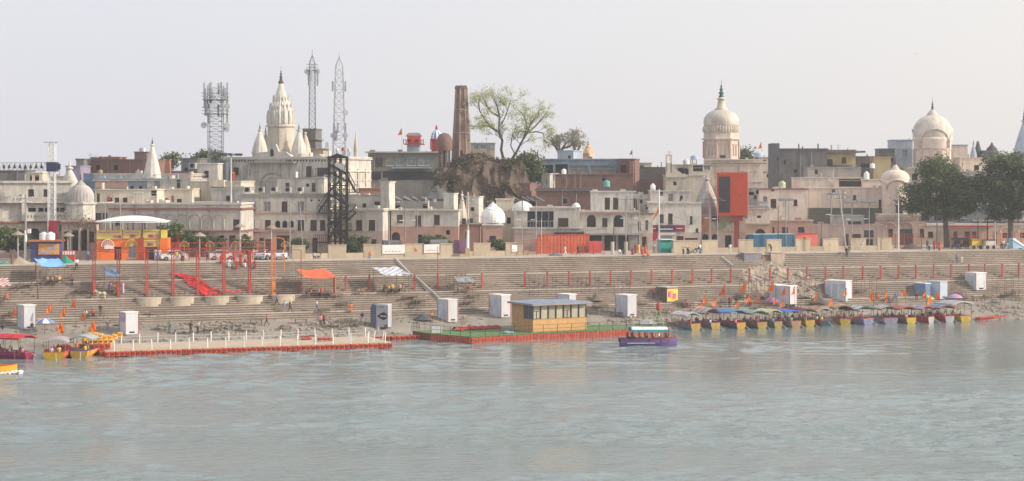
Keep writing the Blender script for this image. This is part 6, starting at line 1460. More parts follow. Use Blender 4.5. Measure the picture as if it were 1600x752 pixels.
MB().box(.02, -.05, .02, wr-.02, -.003, h-.3).build('printed_front', mat('print_yellow', (.7, .48, .1), var=.35, scale=2.2), r_); MB().box(.15, -.07, h*.3, wr*.35, -.052, h*.7).box(wr*.5, -.07, h*.2, wr*.8, -.052, h*.55).build('print_mark', mat('print_red', (.55, .15, .25), var=.4, scale=3), r_)
cabin('narrow blue white cabin half behind the two door cabin', 1203, 1212, 1222, 445, 476, 38, doors=1)
cabin('two door blue grey cabin behind the blue canopied boats', 1213, 1234, 1247, 447, 482, 40)
cabin('long white cabin with a pale blue side above the red decked boats', 1292, 1321, 1335, 441, 475, 55, doors=3)
cabin('small blue ticket kiosk with a white arched roof by the grey cabin', 1433, 1446, 1455, 444, 468, 30, m=mat('kiosk_blue2', (.16, .26, .42)), doors=0, stripe=False, wheels=False, name='ticket_kiosk')
cabin('plain blue grey cabin above the mid row of boats near the bank end', 1453, 1469, 1483, 441, 470, 40, m=mat('cabin_bluegrey', (.42, .49, .58), stain=.1), doors=0, stripe=False, roof=mat('cabin_bluegrey', (.42, .49, .58)))
cabin('bright white cabin up on the lowest steps near the bank end', 1513, 1525, 1544, 428, 457, 28, doors=1)
# cloth covered stalls
def stall(label, x, yb, w, hh, dx, m, name='tarp_stall', legs=True, d=2.2, goods=True, seed=1, sag=.3, stripes=None):
    g = G(x, yb); k = g.y/F; root = E(name, label, 'stall', g, TH); W = w*k; h = hh*k; rnd = random.Random(seed)
    rows = []
    for j in range(9):
        v = j/8; row = []
        for i in range(15):
            u = i/14; z = h*.72+(h*.28)*v-sag*4*u*(1-u)*.4+noise.noise(Vector((u*4, v*3, seed)))*.16
            row.append((-W/2+W*u+(-dx*k)*v*1.0, -d/2+d*v, z))
        rows.append(row)
    mb = MB().grid(rows); mb.grid([[(a, b_, c-.03) for a, b_, c in r_] for r_ in rows])
    if stripes: mb.m = [(i//2) % 2 for i in range(len(mb.f))]
    mb.build('cloth_roof', m if isinstance(m, list) else [m], root)
    mm = MB()
    for sx in (-.45, 0, .45): mm.tube((W*sx, -d/2, 0), (W*sx, -d/2, h*.68), .035, 5); mm.tube((W*sx-dx*k*.9, d/2, 0), (W*sx-dx*k*.9, d/2, h*.93), .035, 5)
    mm.build('pole_frame', WOOD, root)
    MB().box(-W*.4, -d*.3, .55, W*.4, d*.3, .63).box(-W*.38, -d*.28, 0, -W*.34, -d*.24, .55).box(W*.34, -d*.28, 0, W*.38, -d*.24, .55).box(-W*.38, d*.24, 0, -W*.34, d*.28, .55).box(W*.34, d*.24, 0, W*.38, d*.28, .55).build('counter', WOOD, root)
    if goods:
        for i in range(6):
            x_ = rnd.uniform(-.36, .36)*W; c = rnd.choice([(.5, .1, .05), (.15, .1, .08), (.6, .35, .1), (.2, .2, .25), (.4, .35, .3)]); s_ = rnd.uniform(.15, .3)
            MB().lathe(x_, rnd.uniform(-.2, .2)*d, [(s_, .632), (s_*1.1, .7), (s_*.8, .632+s_*1.6), (.05, .64+s_*1.9)], 8).build('sack', paint(c), root)
    return root
TARP = mat('tarp_white', (.66, .64, .62), var=.2); ORT = mat('tarp_red', (.62, .13, .06), var=.15, bump=.4, fine=2)
stall('market stall under a sloping orange red tarpaulin on the steps', 498, 463, 48, 42, 8, ORT, d=3.2, seed=1)
MB().box(0, 0, 0, .1, 1.2, 2.4).build('hanging_cloth', ORNB, bpy.data.objects['tarp_stall'], (2.2, -.8, .4))
stall('market stall under a crumpled white and blue sheet on the steps', 616, 459, 42, 40, 12, [TARP, mat('tarp_blue_stripe', (.3, .33, .45))], d=2.6, seed=2, stripes=True)
stall('stall under a bright blue tarpaulin on the upper steps', 82, 444, 38, 40, 8, mat('tarp_blue', (.2, .42, .75), var=.15, bump=.4, fine=2), d=2.8, seed=3)
stall('stall with a white and red striped sheet cut by the view edge', 0, 474, 32, 40, 4, [TARP, mat('tarp_red2', (.5, .12, .1))], d=2.4, seed=4, stripes=True)
stall('shrine tent with a blue grey cloth between the first red lattice posts', 176, 460, 22, 40, 2, mat('tarp_bluegrey', (.12, .17, .28), var=.3), d=1.8, seed=5, name='shrine_tent')
r_ = stall('low stall table with dark bundles below the diagonal kerb on the steps', 727, 458, 30, 26, 3, mat('net_grey', (.25, .26, .28)), d=1.6, seed=6, name='goods_stall')
def frame(label, x, yb, w, hh, seed, name='bamboo_frame'):
    g = G(x, yb); k = g.y/F; root = E(name, label, 'frame', g, TH); W = w*k; h = hh*k; rnd = random.Random(seed); mb = MB()
    n = max(2, int(W/1.3))
    for i in range(n+1):
        for y in (0, 1.4): j = rnd.uniform(-.12, .12); mb.tube((-W/2+W*i/n, y, 0), (-W/2+W*i/n+j, y, h*rnd.uniform(.85, 1.05)), .035, 5)
    for y in (0, 1.4): mb.tube((-W/2-.2, y, h*.82), (W/2+.2, y, h*.86), .03, 5); mb.tube((-W/2, y, h*.4), (W/2, y, h*.42), .03, 5)
    for i in range(n+1): mb.tube((-W/2+W*i/n, 0, h*.83), (-W/2+W*i/n, 1.4, h*.83), .03, 4)
    mb.build('pole_frame', WOOD, root); return root
frame('bare bamboo frame of an empty stall behind the timber cabin roof', 848, 462, 44, 32, 1); frame('bare bamboo frame near the tall white cabin', 915, 463, 44, 30, 2); frame('small pole frame between the short red posts and yellow kiosk', 972, 462, 26, 28, 3)
frame('crooked pole frame above the first boats of the long row', 1182, 470, 44, 36, 4); frame('pole frame with rope beside the long white cabin', 1352, 468, 40, 34, 5); frame('thin pole frame above the dark net heap', 1266, 462, 20, 30, 6); frame('row of poles by the bank end benches', 1575, 466, 40, 34, 7)
frame('pole frame next to the blue tarpaulin stall', 50, 446, 26, 22, 8); frame('pole frame holding hung cloth near the diagonal kerb', 715, 460, 26, 34, 9); frame('light pole frame between cabins at the bank end', 1500, 462, 30, 24, 10); frame('broken chair and pole frame left of the red tarpaulin stall', 453, 452, 18, 20, 11)
BN = [(38, 452, 26), (130, 462, 22), (110, 470, 12), (150, 496, 26), (246, 494, 26), (20, 495, 14), (10, 500, 14), (200, 510, 26), (252, 517, 14), (286, 522, 24), (328, 519, 20), (372, 511, 18), (386, 519, 24), (400, 507, 20), (355, 515, 16), (446, 516, 14), (470, 506, 20), (526, 512, 18), (540, 505, 20), (556, 511, 16), (506, 490, 16),
      (537, 482, 14), (640, 470, 24), (655, 478, 16), (648, 484, 18), (740, 470, 18), (733, 480, 20), (735, 443, 12), (523, 466, 24), (650, 478, 10), (938, 484, 22), (950, 488, 26), (925, 490, 20), (964, 495, 16), (1000, 492, 14), (1045, 490, 18), (1035, 494, 14), (1065, 476, 16), (1075, 480, 18), (1118, 482, 20), (1135, 476, 18), (1110, 473, 16), (1008, 478, 26), (1160, 470, 16),
      (1240, 482, 30), (1270, 478, 30), (1258, 470, 24), (1290, 484, 22), (1392, 472, 20), (1376, 468, 18), (1530, 471, 18), (1545, 467, 20), (1560, 474, 22), (1580, 464, 24), (1595, 470, 18), (1572, 468, 16), (1500, 464, 24), (1512, 470, 20), (1590, 460, 18), (1490, 470, 16), (905, 496, 24), (1345, 462, 16), (1330, 486, 20)]
NEAR = ['by the blue tarpaulin stall', 'by the white dog', 'by the striped sheet stall', 'behind the three people by the bank', 'below the round drums', 'by the edge cabin', 'by the edge cabin', 'by the pink printed cabin', 'on the rocky bank', 'by the couple on the bank', 'by the couple on the bank', 'on the rocky bank', 'by the white pier rail', 'on the rocky bank', 'on the rocky bank',
  'by the reclining person', 'by the person in pink', 'by the person in pink', 'by the motorcycle rider', 'by the black drop cabin', 'on the lowest steps', 'by the orange clad sitter', 'by the diagonal kerb', 'by the diagonal kerb', 'by the diagonal kerb', 'by the goods stall', 'by the kerb foot cabin', 'by the goods stall', 'by the red tarpaulin stall', 'by the white tarpaulin stall']
proto = {}
for i, (x, y, w) in enumerate(BN):
    g = G(x, y); sz = 0 if w > 20 else (1 if w > 15 else 2); L_ = (2.3, 1.7, 1.2)[sz]; rr = random.Random(i); hh = .62
    adj = ['long', 'medium', 'short'][sz]; side = ('skewed', 'level', 'turned')[i % 3]
    near = NEAR[i] if i < len(NEAR) else ('beyond the timber cabin' if x < 1025 else 'by the yellow kiosk' if x < 1100 else 'above the first moored boats' if x < 1200 else 'beside the net heap' if x < 1350 else 'above the last boats' if x < 1480 else 'at the bank end')
    lb = '%s weathered plank bench %s, %s' % (adj, near, side)
    if sz not in proto:
        root = E('plank_bench', lb, 'bench', (0, 0, 0), 0, 'plank benches along the bank'); mb = MB()
        for j in range(4): mb.box(-L_/2, -.45+j*.23, hh-.05, L_/2, -.45+j*.23+.2, hh)
        mb.box(-L_/2+.05, -.4, hh-.11, -L_/2+.12, .42, hh-.052).box(L_/2-.12, -.4, hh-.11, L_/2-.05, .42, hh-.052); mb.build('seat', mat('plank_grey', (.17, .135, .105), var=.3, scale=2), root)
        for sx in (-1, 1):
            for sy in (-.38, .4): MB().box(sx*(L_/2-.12)-.035, sy-.035, -.25, sx*(L_/2-.12)+.035, sy+.035, hh-.112).build('leg', WOOD, root)
        proto[sz] = root; o = root
    else: o = copy_tree(proto[sz])
    o.location = g; o.rotation_euler = (0, 0, TH+rr.uniform(-.35, .35)); o['label'] = lb
seen_ = {}
for o in [x for x in COL.objects if x.name.startswith('plank_bench')]: seen_.setdefault(o['label'], []).append(o)
for lb, os_ in seen_.items():
    if len(os_) > 1:
        os_.sort(key=lambda o: o.location.y)
        for j, o in enumerate(os_): o['label'] = lb+', '+ORD[j]+' from the water'
for i, (g, r_) in enumerate(DRUMS):
    for sx in (-.75, .8):
        o = copy_tree(proto[2]); o.location = g+SV(sx, 0)-SV(0, 0)+Vector((0, 0, 1.5+.25)); o.scale = (.75, .6, .8); o.rotation_euler = (0, 0, TH); o['label'] = 'small wooden stool table on the %s stone drum, %s post' % (ORD[i], 'nearer the pier side' if sx < 0 else 'nearer the fire escape side')
# rocks and debris
def rocks():
    rnd = random.Random(9); mb = MB(); mb2 = MB(); mb3 = MB()
    def rock(m_, c, s):
        n = 5; i = len(m_.v); pts = []
        for a, b_ in ((-.5, .75), (0, 1), (.55, .7)):
            for j in range(n):
                t = 2*pi*j/n; rr = s*b_*rnd.uniform(.65, 1.2); pts.append((c.x+rr*cos(t), c.y+rr*sin(t)*.8, c.z+s*a*.7*rnd.uniform(.7, 1.2)))
        m_.v += pts; m_.v.append((c.x, c.y, c.z+s*.65)); top = len(m_.v)-1; mi = int(rnd.random() < .4)
        for k in range(2):
            for j in range(n): m_.f.append((i+k*n+j, i+k*n+(j+1) % n, i+(k+1)*n+(j+1) % n, i+(k+1)*n+j)); m_.m.append(mi)
        for j in range(n): m_.f.append((i+2*n+j, i+2*n+(j+1) % n, top)); m_.m.append(mi)
    for _ in range(9500):
        s = rnd.uniform(-72, 105); t = rnd.random(); v = VB-.3+(-23.5-VB)*t
        dn = noise.noise(Vector((s*.09, v*.14, 5)))
        if s < 0: p = .42+dn*1.4 if t < .45 else .25+dn
        else: p = .2+dn*1.2
        if t > .8: p += .35
        if rnd.random() > p: continue
        g = SV(s, v, beach(s, v)+.02); rock(mb, g, rnd.choice((.1, .14, .18, .26, .38)))
    tag(mb.build('shore_rubble', [ROCK, mat('rock_pale', (.29, .25, .205), var=.3)]), 'grey brown stones scattered along the river bank', 'rubble', kind='stuff')
    # collapsed stretch of steps
    def sat(x, v): t = (x-800)/F; return (t*(Z0+v*CT)+v*ST)/(CT-t*ST)
    rows = []; N = 60
    for j in range(30):
        v = -1.9-8.0*j/29; row = []
        sa, sb = sat(1150+5*max(0, 6-j), v), sat(1228+min(68, j*4.2), v)
        for i in range(N+1):
            s = sa+(sb-sa)*i/N; e = min(i, N-i)/N*2; lin = HP-.9+(v)*.6; n = fbm(s*.5, v*.5, 2)*.55+fbm(s*2, v*2, 5, 2)*.16
            z = max(lin, gh(*SV(s, v)[:2])-.15)+n*min(1, e*3)+.35*min(1, e*2.5)-.5*(1-min(1, e*5)); row.append(SV(s, v, z))
        rows.append(row)
    tag(MB().grid(rows).build('debris_slope', mat('debris', (.33, .275, .22), var=.4, scale=.6, bump=.8, fine=3)), 'collapsed slope of earth and broken masonry between the step flights', 'debris', kind='stuff')
    for _ in range(420):
        j = rnd.randrange(2, 28); i = rnd.randrange(3, N-3); g = Vector(rows[j][i]); 
        if rnd.random() < .5+noise.noise(g*.3): rock(mb2, g+Vector((0, 0, .1)), rnd.choice((.1, .14, .2, .32)))
    for _ in range(900):
        s = rnd.uniform(-75, 105); v = rnd.uniform(-21, -.3); g = SV(s, v); g.z = gh(g.x, g.y); w = rnd.choice((.05, .07, .1, .16)); mb3.box(g.x-w, g.y-w*.6, g.z, g.x+w, g.y+w*.6, g.z+rnd.uniform(.03, .12), rnd.choice((0, 0, 0, 1, 2, 3, 4)))
    tag(mb3.build('litter', [paint((.12, .1, .08)), paint((.6, .58, .55)), paint((.5, .1, .06)), paint((.12, .2, .4)), paint((.6, .4, .1))]), 'scraps and litter scattered over the steps and bank', 'litter', kind='stuff')
    tag(mb2.build('broken_masonry', [mat('masonry', (.33, .3, .28), var=.4, scale=1.2), mat('masonry_pink', (.42, .3, .24), var=.3)]), 'loose chunks of masonry lying on the collapsed slope', 'rubble', kind='stuff')
rocks()
def blk(label, x0, x1, yt, yb, m, d=2.2, v=-1.2, rot=0):
    def sat(x): t = (x-800)/F; return (t*(Z0+v*CT)+v*ST)/(CT-t*ST)
    s0, s1 = sat(x0), sat(x1); g = SV(s0, v); zt = H-(yt-YH)/F*g.y; zb = H-(yb-YH)/F*g.y-.6; root = E('concrete_block', label, 'block', (g.x, g.y, zb), TH+rot)
    W = s1-s0; n = 8; mb = MB(); hh = zt-zb
    mb.slab([(0, 0), (W, 0), (W*1.0, hh), (W*.7, hh+.05), (W*.3, hh-.06), (0, hh)], 0, d); mb.build('block_body', m, root); MB().box(-.05, -.08, hh+.06, W+.05, d+.05, hh+.2).build('cap_slab', CONCP, root)
blk('dark grey broken retaining block at the head of the collapsed slope', 1163, 1190, 397, 420, mat('block_grey', (.2, .2, .215), stain=.4)); blk('rust brown narrow retaining block between the grey and pale ones', 1191, 1204, 399, 418, mat('block_rust', (.3, .17, .11), stain=.4), v=-1.0)
blk('pale plastered retaining block with a pink lower half', 1205, 1226, 396, 418, mat('block_pale', (.5, .4, .32), stain=.3), v=-1.5)
heap('heap of dark nets and driftwood beside the long white cabin', 1278, 480, 34, 14, -20, mat('net_dark', (.12, .11, .1), var=.4, bump=1, fine=3), name='net_heap', seed=3).location = G(1278, 476)
heap('dark brush pile beside the tall white cabin', 940, 480, 22, 14, -20, mat('brush_dark', (.15, .12, .09), var=.4, bump=1, fine=3), name='brush_pile', seed=4).location = G(932, 472)
heap('grey sheeted heap on the bank behind the green deck', 915, 500, 40, 8, -20, mat('sheet_grey', (.3, .3, .29), var=.3, bump=.6), name='sheeted_heap', seed=5).location = G(1010, 506)
heap('pile of mangled metal chairs beside the kerb foot cabin', 664, 495, 34, 12, -20, mat('metal_dark', (.1, .1, .11), var=.5, bump=1, fine=4), name='metal_pile', seed=6).location = G(662, 500)
def cloth_strip():
    pts = [(276, 428), (292, 434), (304, 441), (316, 450), (326, 458), (332, 466)]; pp = [G(*p) for p in pts]; rows = []; rnd = random.Random(3)
    for i in range(41):
        f_ = i/40*(len(pp)-1); a = int(min(f_, len(pp)-2)); c = pp[a].lerp(pp[a+1], f_-a); wd = 1.4-.4*abs(i/20-1); row = []
        for j in range(15):
            x = c.x+(j/14-.5)*2*wd; y = c.y+(j/14-.5)*.6; row.append((x, y-.15, max(gh(x, y-.15), gh(x, y-.5)*.5+gh(x, y)*.5)+.22+noise.noise(Vector((x*2.2, c.y*2+i*.25, 0)))*.22))
        rows.append(row)
    tag(MB().grid(rows).build('red_cloth', mat('cloth_red', (.48, .03, .03), var=.3, bump=.6, fine=2)), 'long crumpled red cloth spread down the steps between the lattice posts', 'cloth')
    rows = []
    for i in range(13): rows.append([G(352+i*4.2-22, 459.0)+Vector((0, -.1*j, .2+.16*sin(i*1.3)+.2*(j == 1))) for j in range(3)])
    tag(MB().grid(rows).build('red_cloth', mat('cloth_red', (.48, .03, .03))), 'thin end of the red cloth trailing to the next lattice post', 'cloth')
cloth_strip()
# white dog
def dog(label, x, y, col, s=1.0, rot=180):
    g = G(x, y); root = E('dog' if s < 1.3 else 'calf', label, 'dog' if s < 1.3 else 'calf', g, radians(rot)); mb = MB()
    def blob(a, b_, r1, r2): mb.tube(a, b_, r1*s, 10, r2=r2*s)
    S = lambda *p: tuple(q*s for q in p)
    blob(S(-.42, 0, .56), S(.0, 0, .52), .15, .14); blob(S(0, 0, .52), S(.32, 0, .56), .14, .18); blob(S(.32, 0, .56), S(.5, 0, .72), .15, .09); blob(S(.48, 0, .72), S(.62, 0, .74), .1, .09); blob(S(.62, 0, .73), S(.78, 0, .66), .07, .04)
    for sy in (-.09, .09):
        blob(S(.3, sy, .5), S(.28, sy, .25), .07, .045); blob(S(.28, sy, .25), S(.3, sy, .0), .04, .04); blob(S(-.38, sy, .52), S(-.3, sy, .32), .09, .055); blob(S(-.3, sy, .32), S(-.42, sy, .18), .05, .035); blob(S(-.42, sy, .18), S(-.38, sy, 0), .035, .04)
        blob(S(.56, sy*.8, .8), S(.54, sy*1.2, .9), .04, .01)
    blob(S(-.42, 0, .6), S(-.6, 0, .45), .04, .02); mb.build('body', paint(col), root, smooth=True)
dog('pale cream cow calf standing beside the first red lattice post', 158, 467, (.62, .54, .42), 1.4, 175); dog('brown dog standing beside the red post with the tall rod', 563, 462, (.28, .17, .1), 1.35, 5)
# ------------------------------------------------------------------ floating pier and deck
def fblock():
    mb = MB(); w, d, h = .29, .5, .27
    mb.prism([(-w, -d+.08), (-w+.08, -d), (w-.08, -d), (w, -d+.08), (w, d-.08), (w-.08, d), (-w+.08, d), (-w, d-.08)], -h, h)
    mb.tube((0, -d-.06, .02), (0, -d+.02, .02), .13, 10, 1); mb.box(-w+.05, -d-.03, h*.45, w-.05, -d+.01, h*.7); mb.box(-.33, -d+.02, h-.08, -.27, -d+.12, h+.08, 0)
    return mb
def floats(root, a, b_, z, step=.62, rows=1, mm=None):
    a, b_ = Vector(a), Vector(b_); L_ = (b_-a).length; n = max(1, int(L_/step)); d = (b_-a)/n; ang = math.atan2(d.y, d.x)
    for i in range(n):
        for r_ in range(rows):
            p = a+d*(i+.5); j = random.uniform(-.03, .03)
            o = fblock().build('float_block', mm or [REDF, mat('float_dark', (.16, .03, .02))], root, (p.x, p.y+random.uniform(-.02, .02), z+r_*.5+j), ang, cache='fb'+str(id(mm)))
def pier():
    s0, s1, v0, v1 = -65.8, -29.3, -35.5, -25.2; root = E('floating_pier', 'long planked floating pier on red plastic floats with white posts', 'pier', SV(s0, v0), TH)
    L_, D_ = s1-s0, v1-v0
    mb = MB(); n = 14; rnd = random.Random(1)
    for i in range(n):
        mb.box(.12, .1+D_*i/n*.99, .5, L_-.1, .1+D_*(i+1)/n*.99-.03, .58+rnd.uniform(0, .012))
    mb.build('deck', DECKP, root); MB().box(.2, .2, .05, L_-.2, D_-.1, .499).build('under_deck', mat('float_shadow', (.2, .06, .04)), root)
    floats(root, (0, 0.1, 0), (L_, 0.1, 0), .27); floats(root, (0, D_-.3, 0), (0, .6, 0), .27)
    for j, yy in enumerate((.45, D_-.5)):
        m = 15; xs = [1.2+(L_-2.0)*i/m for i in range(m+1)]
        for i, x in enumerate(xs):
            if j == 0 and False: continue
            h = 1.25+rnd.uniform(-.05, .1); lx = rnd.uniform(-.04, .04); MB().tube((x, yy, .58), (x+lx, yy, .58+h), .075, 8).build('rail_post', WHT, root)
        mb = MB()
        for zz in (1.5, 1.15):
            for a, b_ in zip(xs, xs[1:]): mm = (a+b_)/2; mb.tube((a, yy, zz), (mm, yy, zz-.08), .025, 4); mb.tube((mm, yy, zz-.08), (b_, yy, zz), .025, 4)
        mb.build('rail_rope', GALV, root)
    for x in (L_-.4, L_-1.6, L_-2.4): MB().tube((x, D_*.3, .58), (x+.2, D_*.3, 1.9), .07, 8).build('rail_post', WHT, root)
    r2 = E('float_stack', 'pile of yellow and red plastic floats at the near end of the pier', 'float stack', SV(s0-2.7, v0+2.6), TH)
    for j in range(3):
        for i in range(6):
            for q in range(2):
                fblock().build('float_block', [[REDF, REDF, mat('float_yellow', (.72, .42, .1))][j], mat('float_dark', (.16, .03, .02))], r2, (.0+i*.62+j*.45, 1.0*q+j*.6, .35+j*.58), 0)
    for i in range(8): fblock().build('float_block', [mat('float_yellow', (.72, .42, .1)), mat('float_dark2', (.5, .2, .05))], r2, (1.0+i*.6, 1.9, 2.1+.22*sin(i)), 0)
    for (x, y, w, lb) in ((512, 533, 3, 'loose red floats lying on the back of the pier near its end'), (486, 531, 2, 'small group of red floats on the pier back edge')):
        z = .58; Y = F*(H-z)/(y-YH); g = Vector(((x-800)/F*Y, Y, z)); r3 = E('loose_floats', lb, 'floats', g, TH)
        for i in range(w):
            for q in range(2): fblock().build('float_block', [REDF, mat('float_dark', (.16, .03, .02))], r3, (-1+i*.62+q*.2, q*.5, .2), .1*i)
pier()
def chain(label, pts):
    pp = [Vector((P(x, y, F*H/(y-YH)).x, F*H/(y-YH), 0)) for x, y in pts]; root = E('float_chain', label, 'float chain', pp[0])
    for a, b_ in zip(pp, pp[1:]): floats(root, a-pp[0], b_-pp[0], .2, .66)
chain('red float chain linking the pier end and green deck along the bank', [(560, 531), (610, 531), (673, 529)]); chain('red float chain along the bank beyond the last yellow boat', [(1527, 501), (1600, 495), (1680, 491)])
def deck():
    A, B_, C2, D2 = [Vector((P(x, y, F*H/(y-YH)).x, F*H/(y-YH), 0)) for x, y in ((673, 532), (735, 537), (1000, 523.5), (1040, 520.5))]
    root = E('green_deck', 'floating deck with green turf on tall red floats under the timber cabin', 'floating deck', B_)
    n_ = (C2-B_).normalized(); bk = Vector((-n_.y, n_.x, 0)); back = [D2+bk*2.5, C2+bk*8.5, B_+bk*12.5-n_*1.0, A+bk*5.5]
    poly = [(p-B_) for p in (A, B_, C2, D2)]+[(p-B_) for p in back]
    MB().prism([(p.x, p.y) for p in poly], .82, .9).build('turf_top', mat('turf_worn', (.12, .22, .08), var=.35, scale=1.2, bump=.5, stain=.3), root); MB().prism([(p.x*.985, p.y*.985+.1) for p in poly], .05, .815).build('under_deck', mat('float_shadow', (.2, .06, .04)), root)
    random.seed(3); o = Vector((0, .42, 0)); mmm = [mat('float_bright', (.42, .07, .05), var=.4, scale=1.5), mat('float_tan', (.5, .25, .12))]
    def tall(a, b_):
        L_ = (b_-a).length; n = int(L_/.52); d = (b_-a)/n; ang = math.atan2(d.y, d.x)
        for i in range(n):
            p = a+d*(i+.5); mb = MB(); mb.prism([(-.23, -.12), (-.17, -.2), (.17, -.2), (.23, -.12), (.23, .3), (-.23, .3)], 0, .4).prism([(-.23, -.12), (-.17, -.2), (.17, -.2), (.23, -.12), (.23, .3), (-.23, .3)], .44, .83); mb.box(.235, -.16, .05, .285, .1, .8, 1)
            mb.build('float_block', mmm, root, (p.x, p.y, -.05+random.uniform(-.02, .03)), ang, cache='tallfloat')
    tall(poly[0]+o*.3, poly[1]+o*.3); tall(poly[1]+o*.2, poly[2]+o*.4); tall(poly[2]+o*.4, poly[3]+o*.4)
    for (a, b_, n) in ((poly[0], poly[1], 4), (poly[1], poly[2], 12), (poly[2], poly[3], 3), (poly[0], poly[7], 3), (poly[6], poly[7], 5)):
        mb = MB(); ins = Vector((0, .55, 0))
        for i in range(n+1): p = a.lerp(b_, i/n)+ins; mb.box(p.x-.03, p.y-.03, .9, p.x+.03, p.y+.03, 2.0)
        for z in (1.45, 1.98): mb.tube(a+ins+Vector((0, 0, z)), b_+ins+Vector((0, 0, z)), .028, 4)
        mb.build('railing', STEEL if n == 3 else BLACK, root)
    MB().box(poly[0].x+.1, poly[0].y-.02+.5, .95, poly[0].x+1.5, poly[0].y+.03+.5, 1.85).build('notice_board', WHT, root)
    # timber cabin
    zc = .9; Y = F*(H-zc)/(519.5-YH); c = Vector(((833-800)/F*Y, Y, zc)); r_ = math.atan2(n_.y, n_.x); ro = E('timber_cabin', 'timber cabin with tall dark framed windows and a blue metal roof', 'cabin', c, r_); k = Y/F
    W = 82*k/cos(r_)*1.04; D_ = 5.6; h = 3.75; hw = 1.72
    MB().box(0, 0, 0, W, D_, hw).build('lower_wall', PLY, ro)
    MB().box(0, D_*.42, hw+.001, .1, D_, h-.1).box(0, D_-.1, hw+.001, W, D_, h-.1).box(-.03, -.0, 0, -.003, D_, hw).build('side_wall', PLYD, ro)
    MB().slab([(-.5, h+.12), (W*.5, h+.3), (W+.5, h+.12), (W+.5, h), (-.5, h)], -.7, D_+.5).build('roof', mat('roof_blue', (.2, .25, .33), rough=.5, stain=.15), ro)
    MB().box(-.45, -.72, h-.14, W+.45, -.6, h-.003).box(-.5, -.7, h-.14, -.4, D_+.4, h-.003).build('fascia', mat('fascia_tan', (.36, .27, .22)), ro)
    MB().box(.1, .16, hw+.0, W-.1, D_-.12, h-.16).build('curtained_room', mat('curtain', (.33, .31, .25), var=.2), ro)
    for i in range(8):
        x = W*i/7; MB().box(x-.07 if i else 0, -.0, hw, x+.07 if i < 7 else W, .12, h-.142).build('window_post', BLACK, ro)
        if i < 7: pn = MB().box(x+.1, .1, hw+.05, W*(i+1)/7-.1, .13, h-.2).build('window', mat('pane_beige', (.42, .38, .28), rough=.3, var=.2), ro)
    for i in (0, 4): MB().box(W*i/7+.1, .05, hw+.05, W*(i+1)/7-.1, .09, hw+.1).box(W*i/7+.1, .05, h-.95, W*(i+1)/7-.1, .09, h-.88).box(W*(i+.5)/7-.04, .05, hw+.05, W*(i+.5)/7+.04, .09, h-.9).build('window_bar', BLACK, ro)
    for i in range(3): yy = D_*.42*i/3; MB().box(-.02, yy+.05, hw+.05, .06, yy+D_*.42/3-.05, h-.2).build('side_window', mat('glass_slate', (.08, .09, .11), rough=.3), ro)
    for i in range(4): yy = D_*.42*i/3; MB().box(-.04, yy-.04, hw, .05, yy+.04, h-.142).build('window_post', BLACK, ro)
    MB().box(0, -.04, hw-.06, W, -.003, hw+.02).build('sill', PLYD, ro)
    g = B_+bk*9+n_*3; ro = E('folded_tarp', 'folded red tarpaulin laid along the back of the green deck', 'tarpaulin', (g.x, g.y, .9), r_); mb = MB(); rows = []
    for i in range(25): rows.append([(i*.3, j*.4, .12+.35*sin(pi*j/4)+.08*sin(i*1.7+j)) for j in range(5)])
    mb.grid(rows).build('cloth', mat('cloth_deepred', (.36, .04, .03)), ro)
    g = B_+bk*1.9+n_*6.6; ro = E('bundle', 'blue and white bundle lying on the turf by the timber cabin', 'bundle', (g.x, g.y, .9), r_); MB().lathe(0, 0, [(.5, 0), (.6, .15), (.3, .35), (.05, .4)], 10).lathe(.8, 0, [(.5, 0), (.55, .12), (.3, .25), (.05, .3)], 10).build('cloth', mat('bundle_blue', (.2, .24, .34), var=.5), ro)
deck()
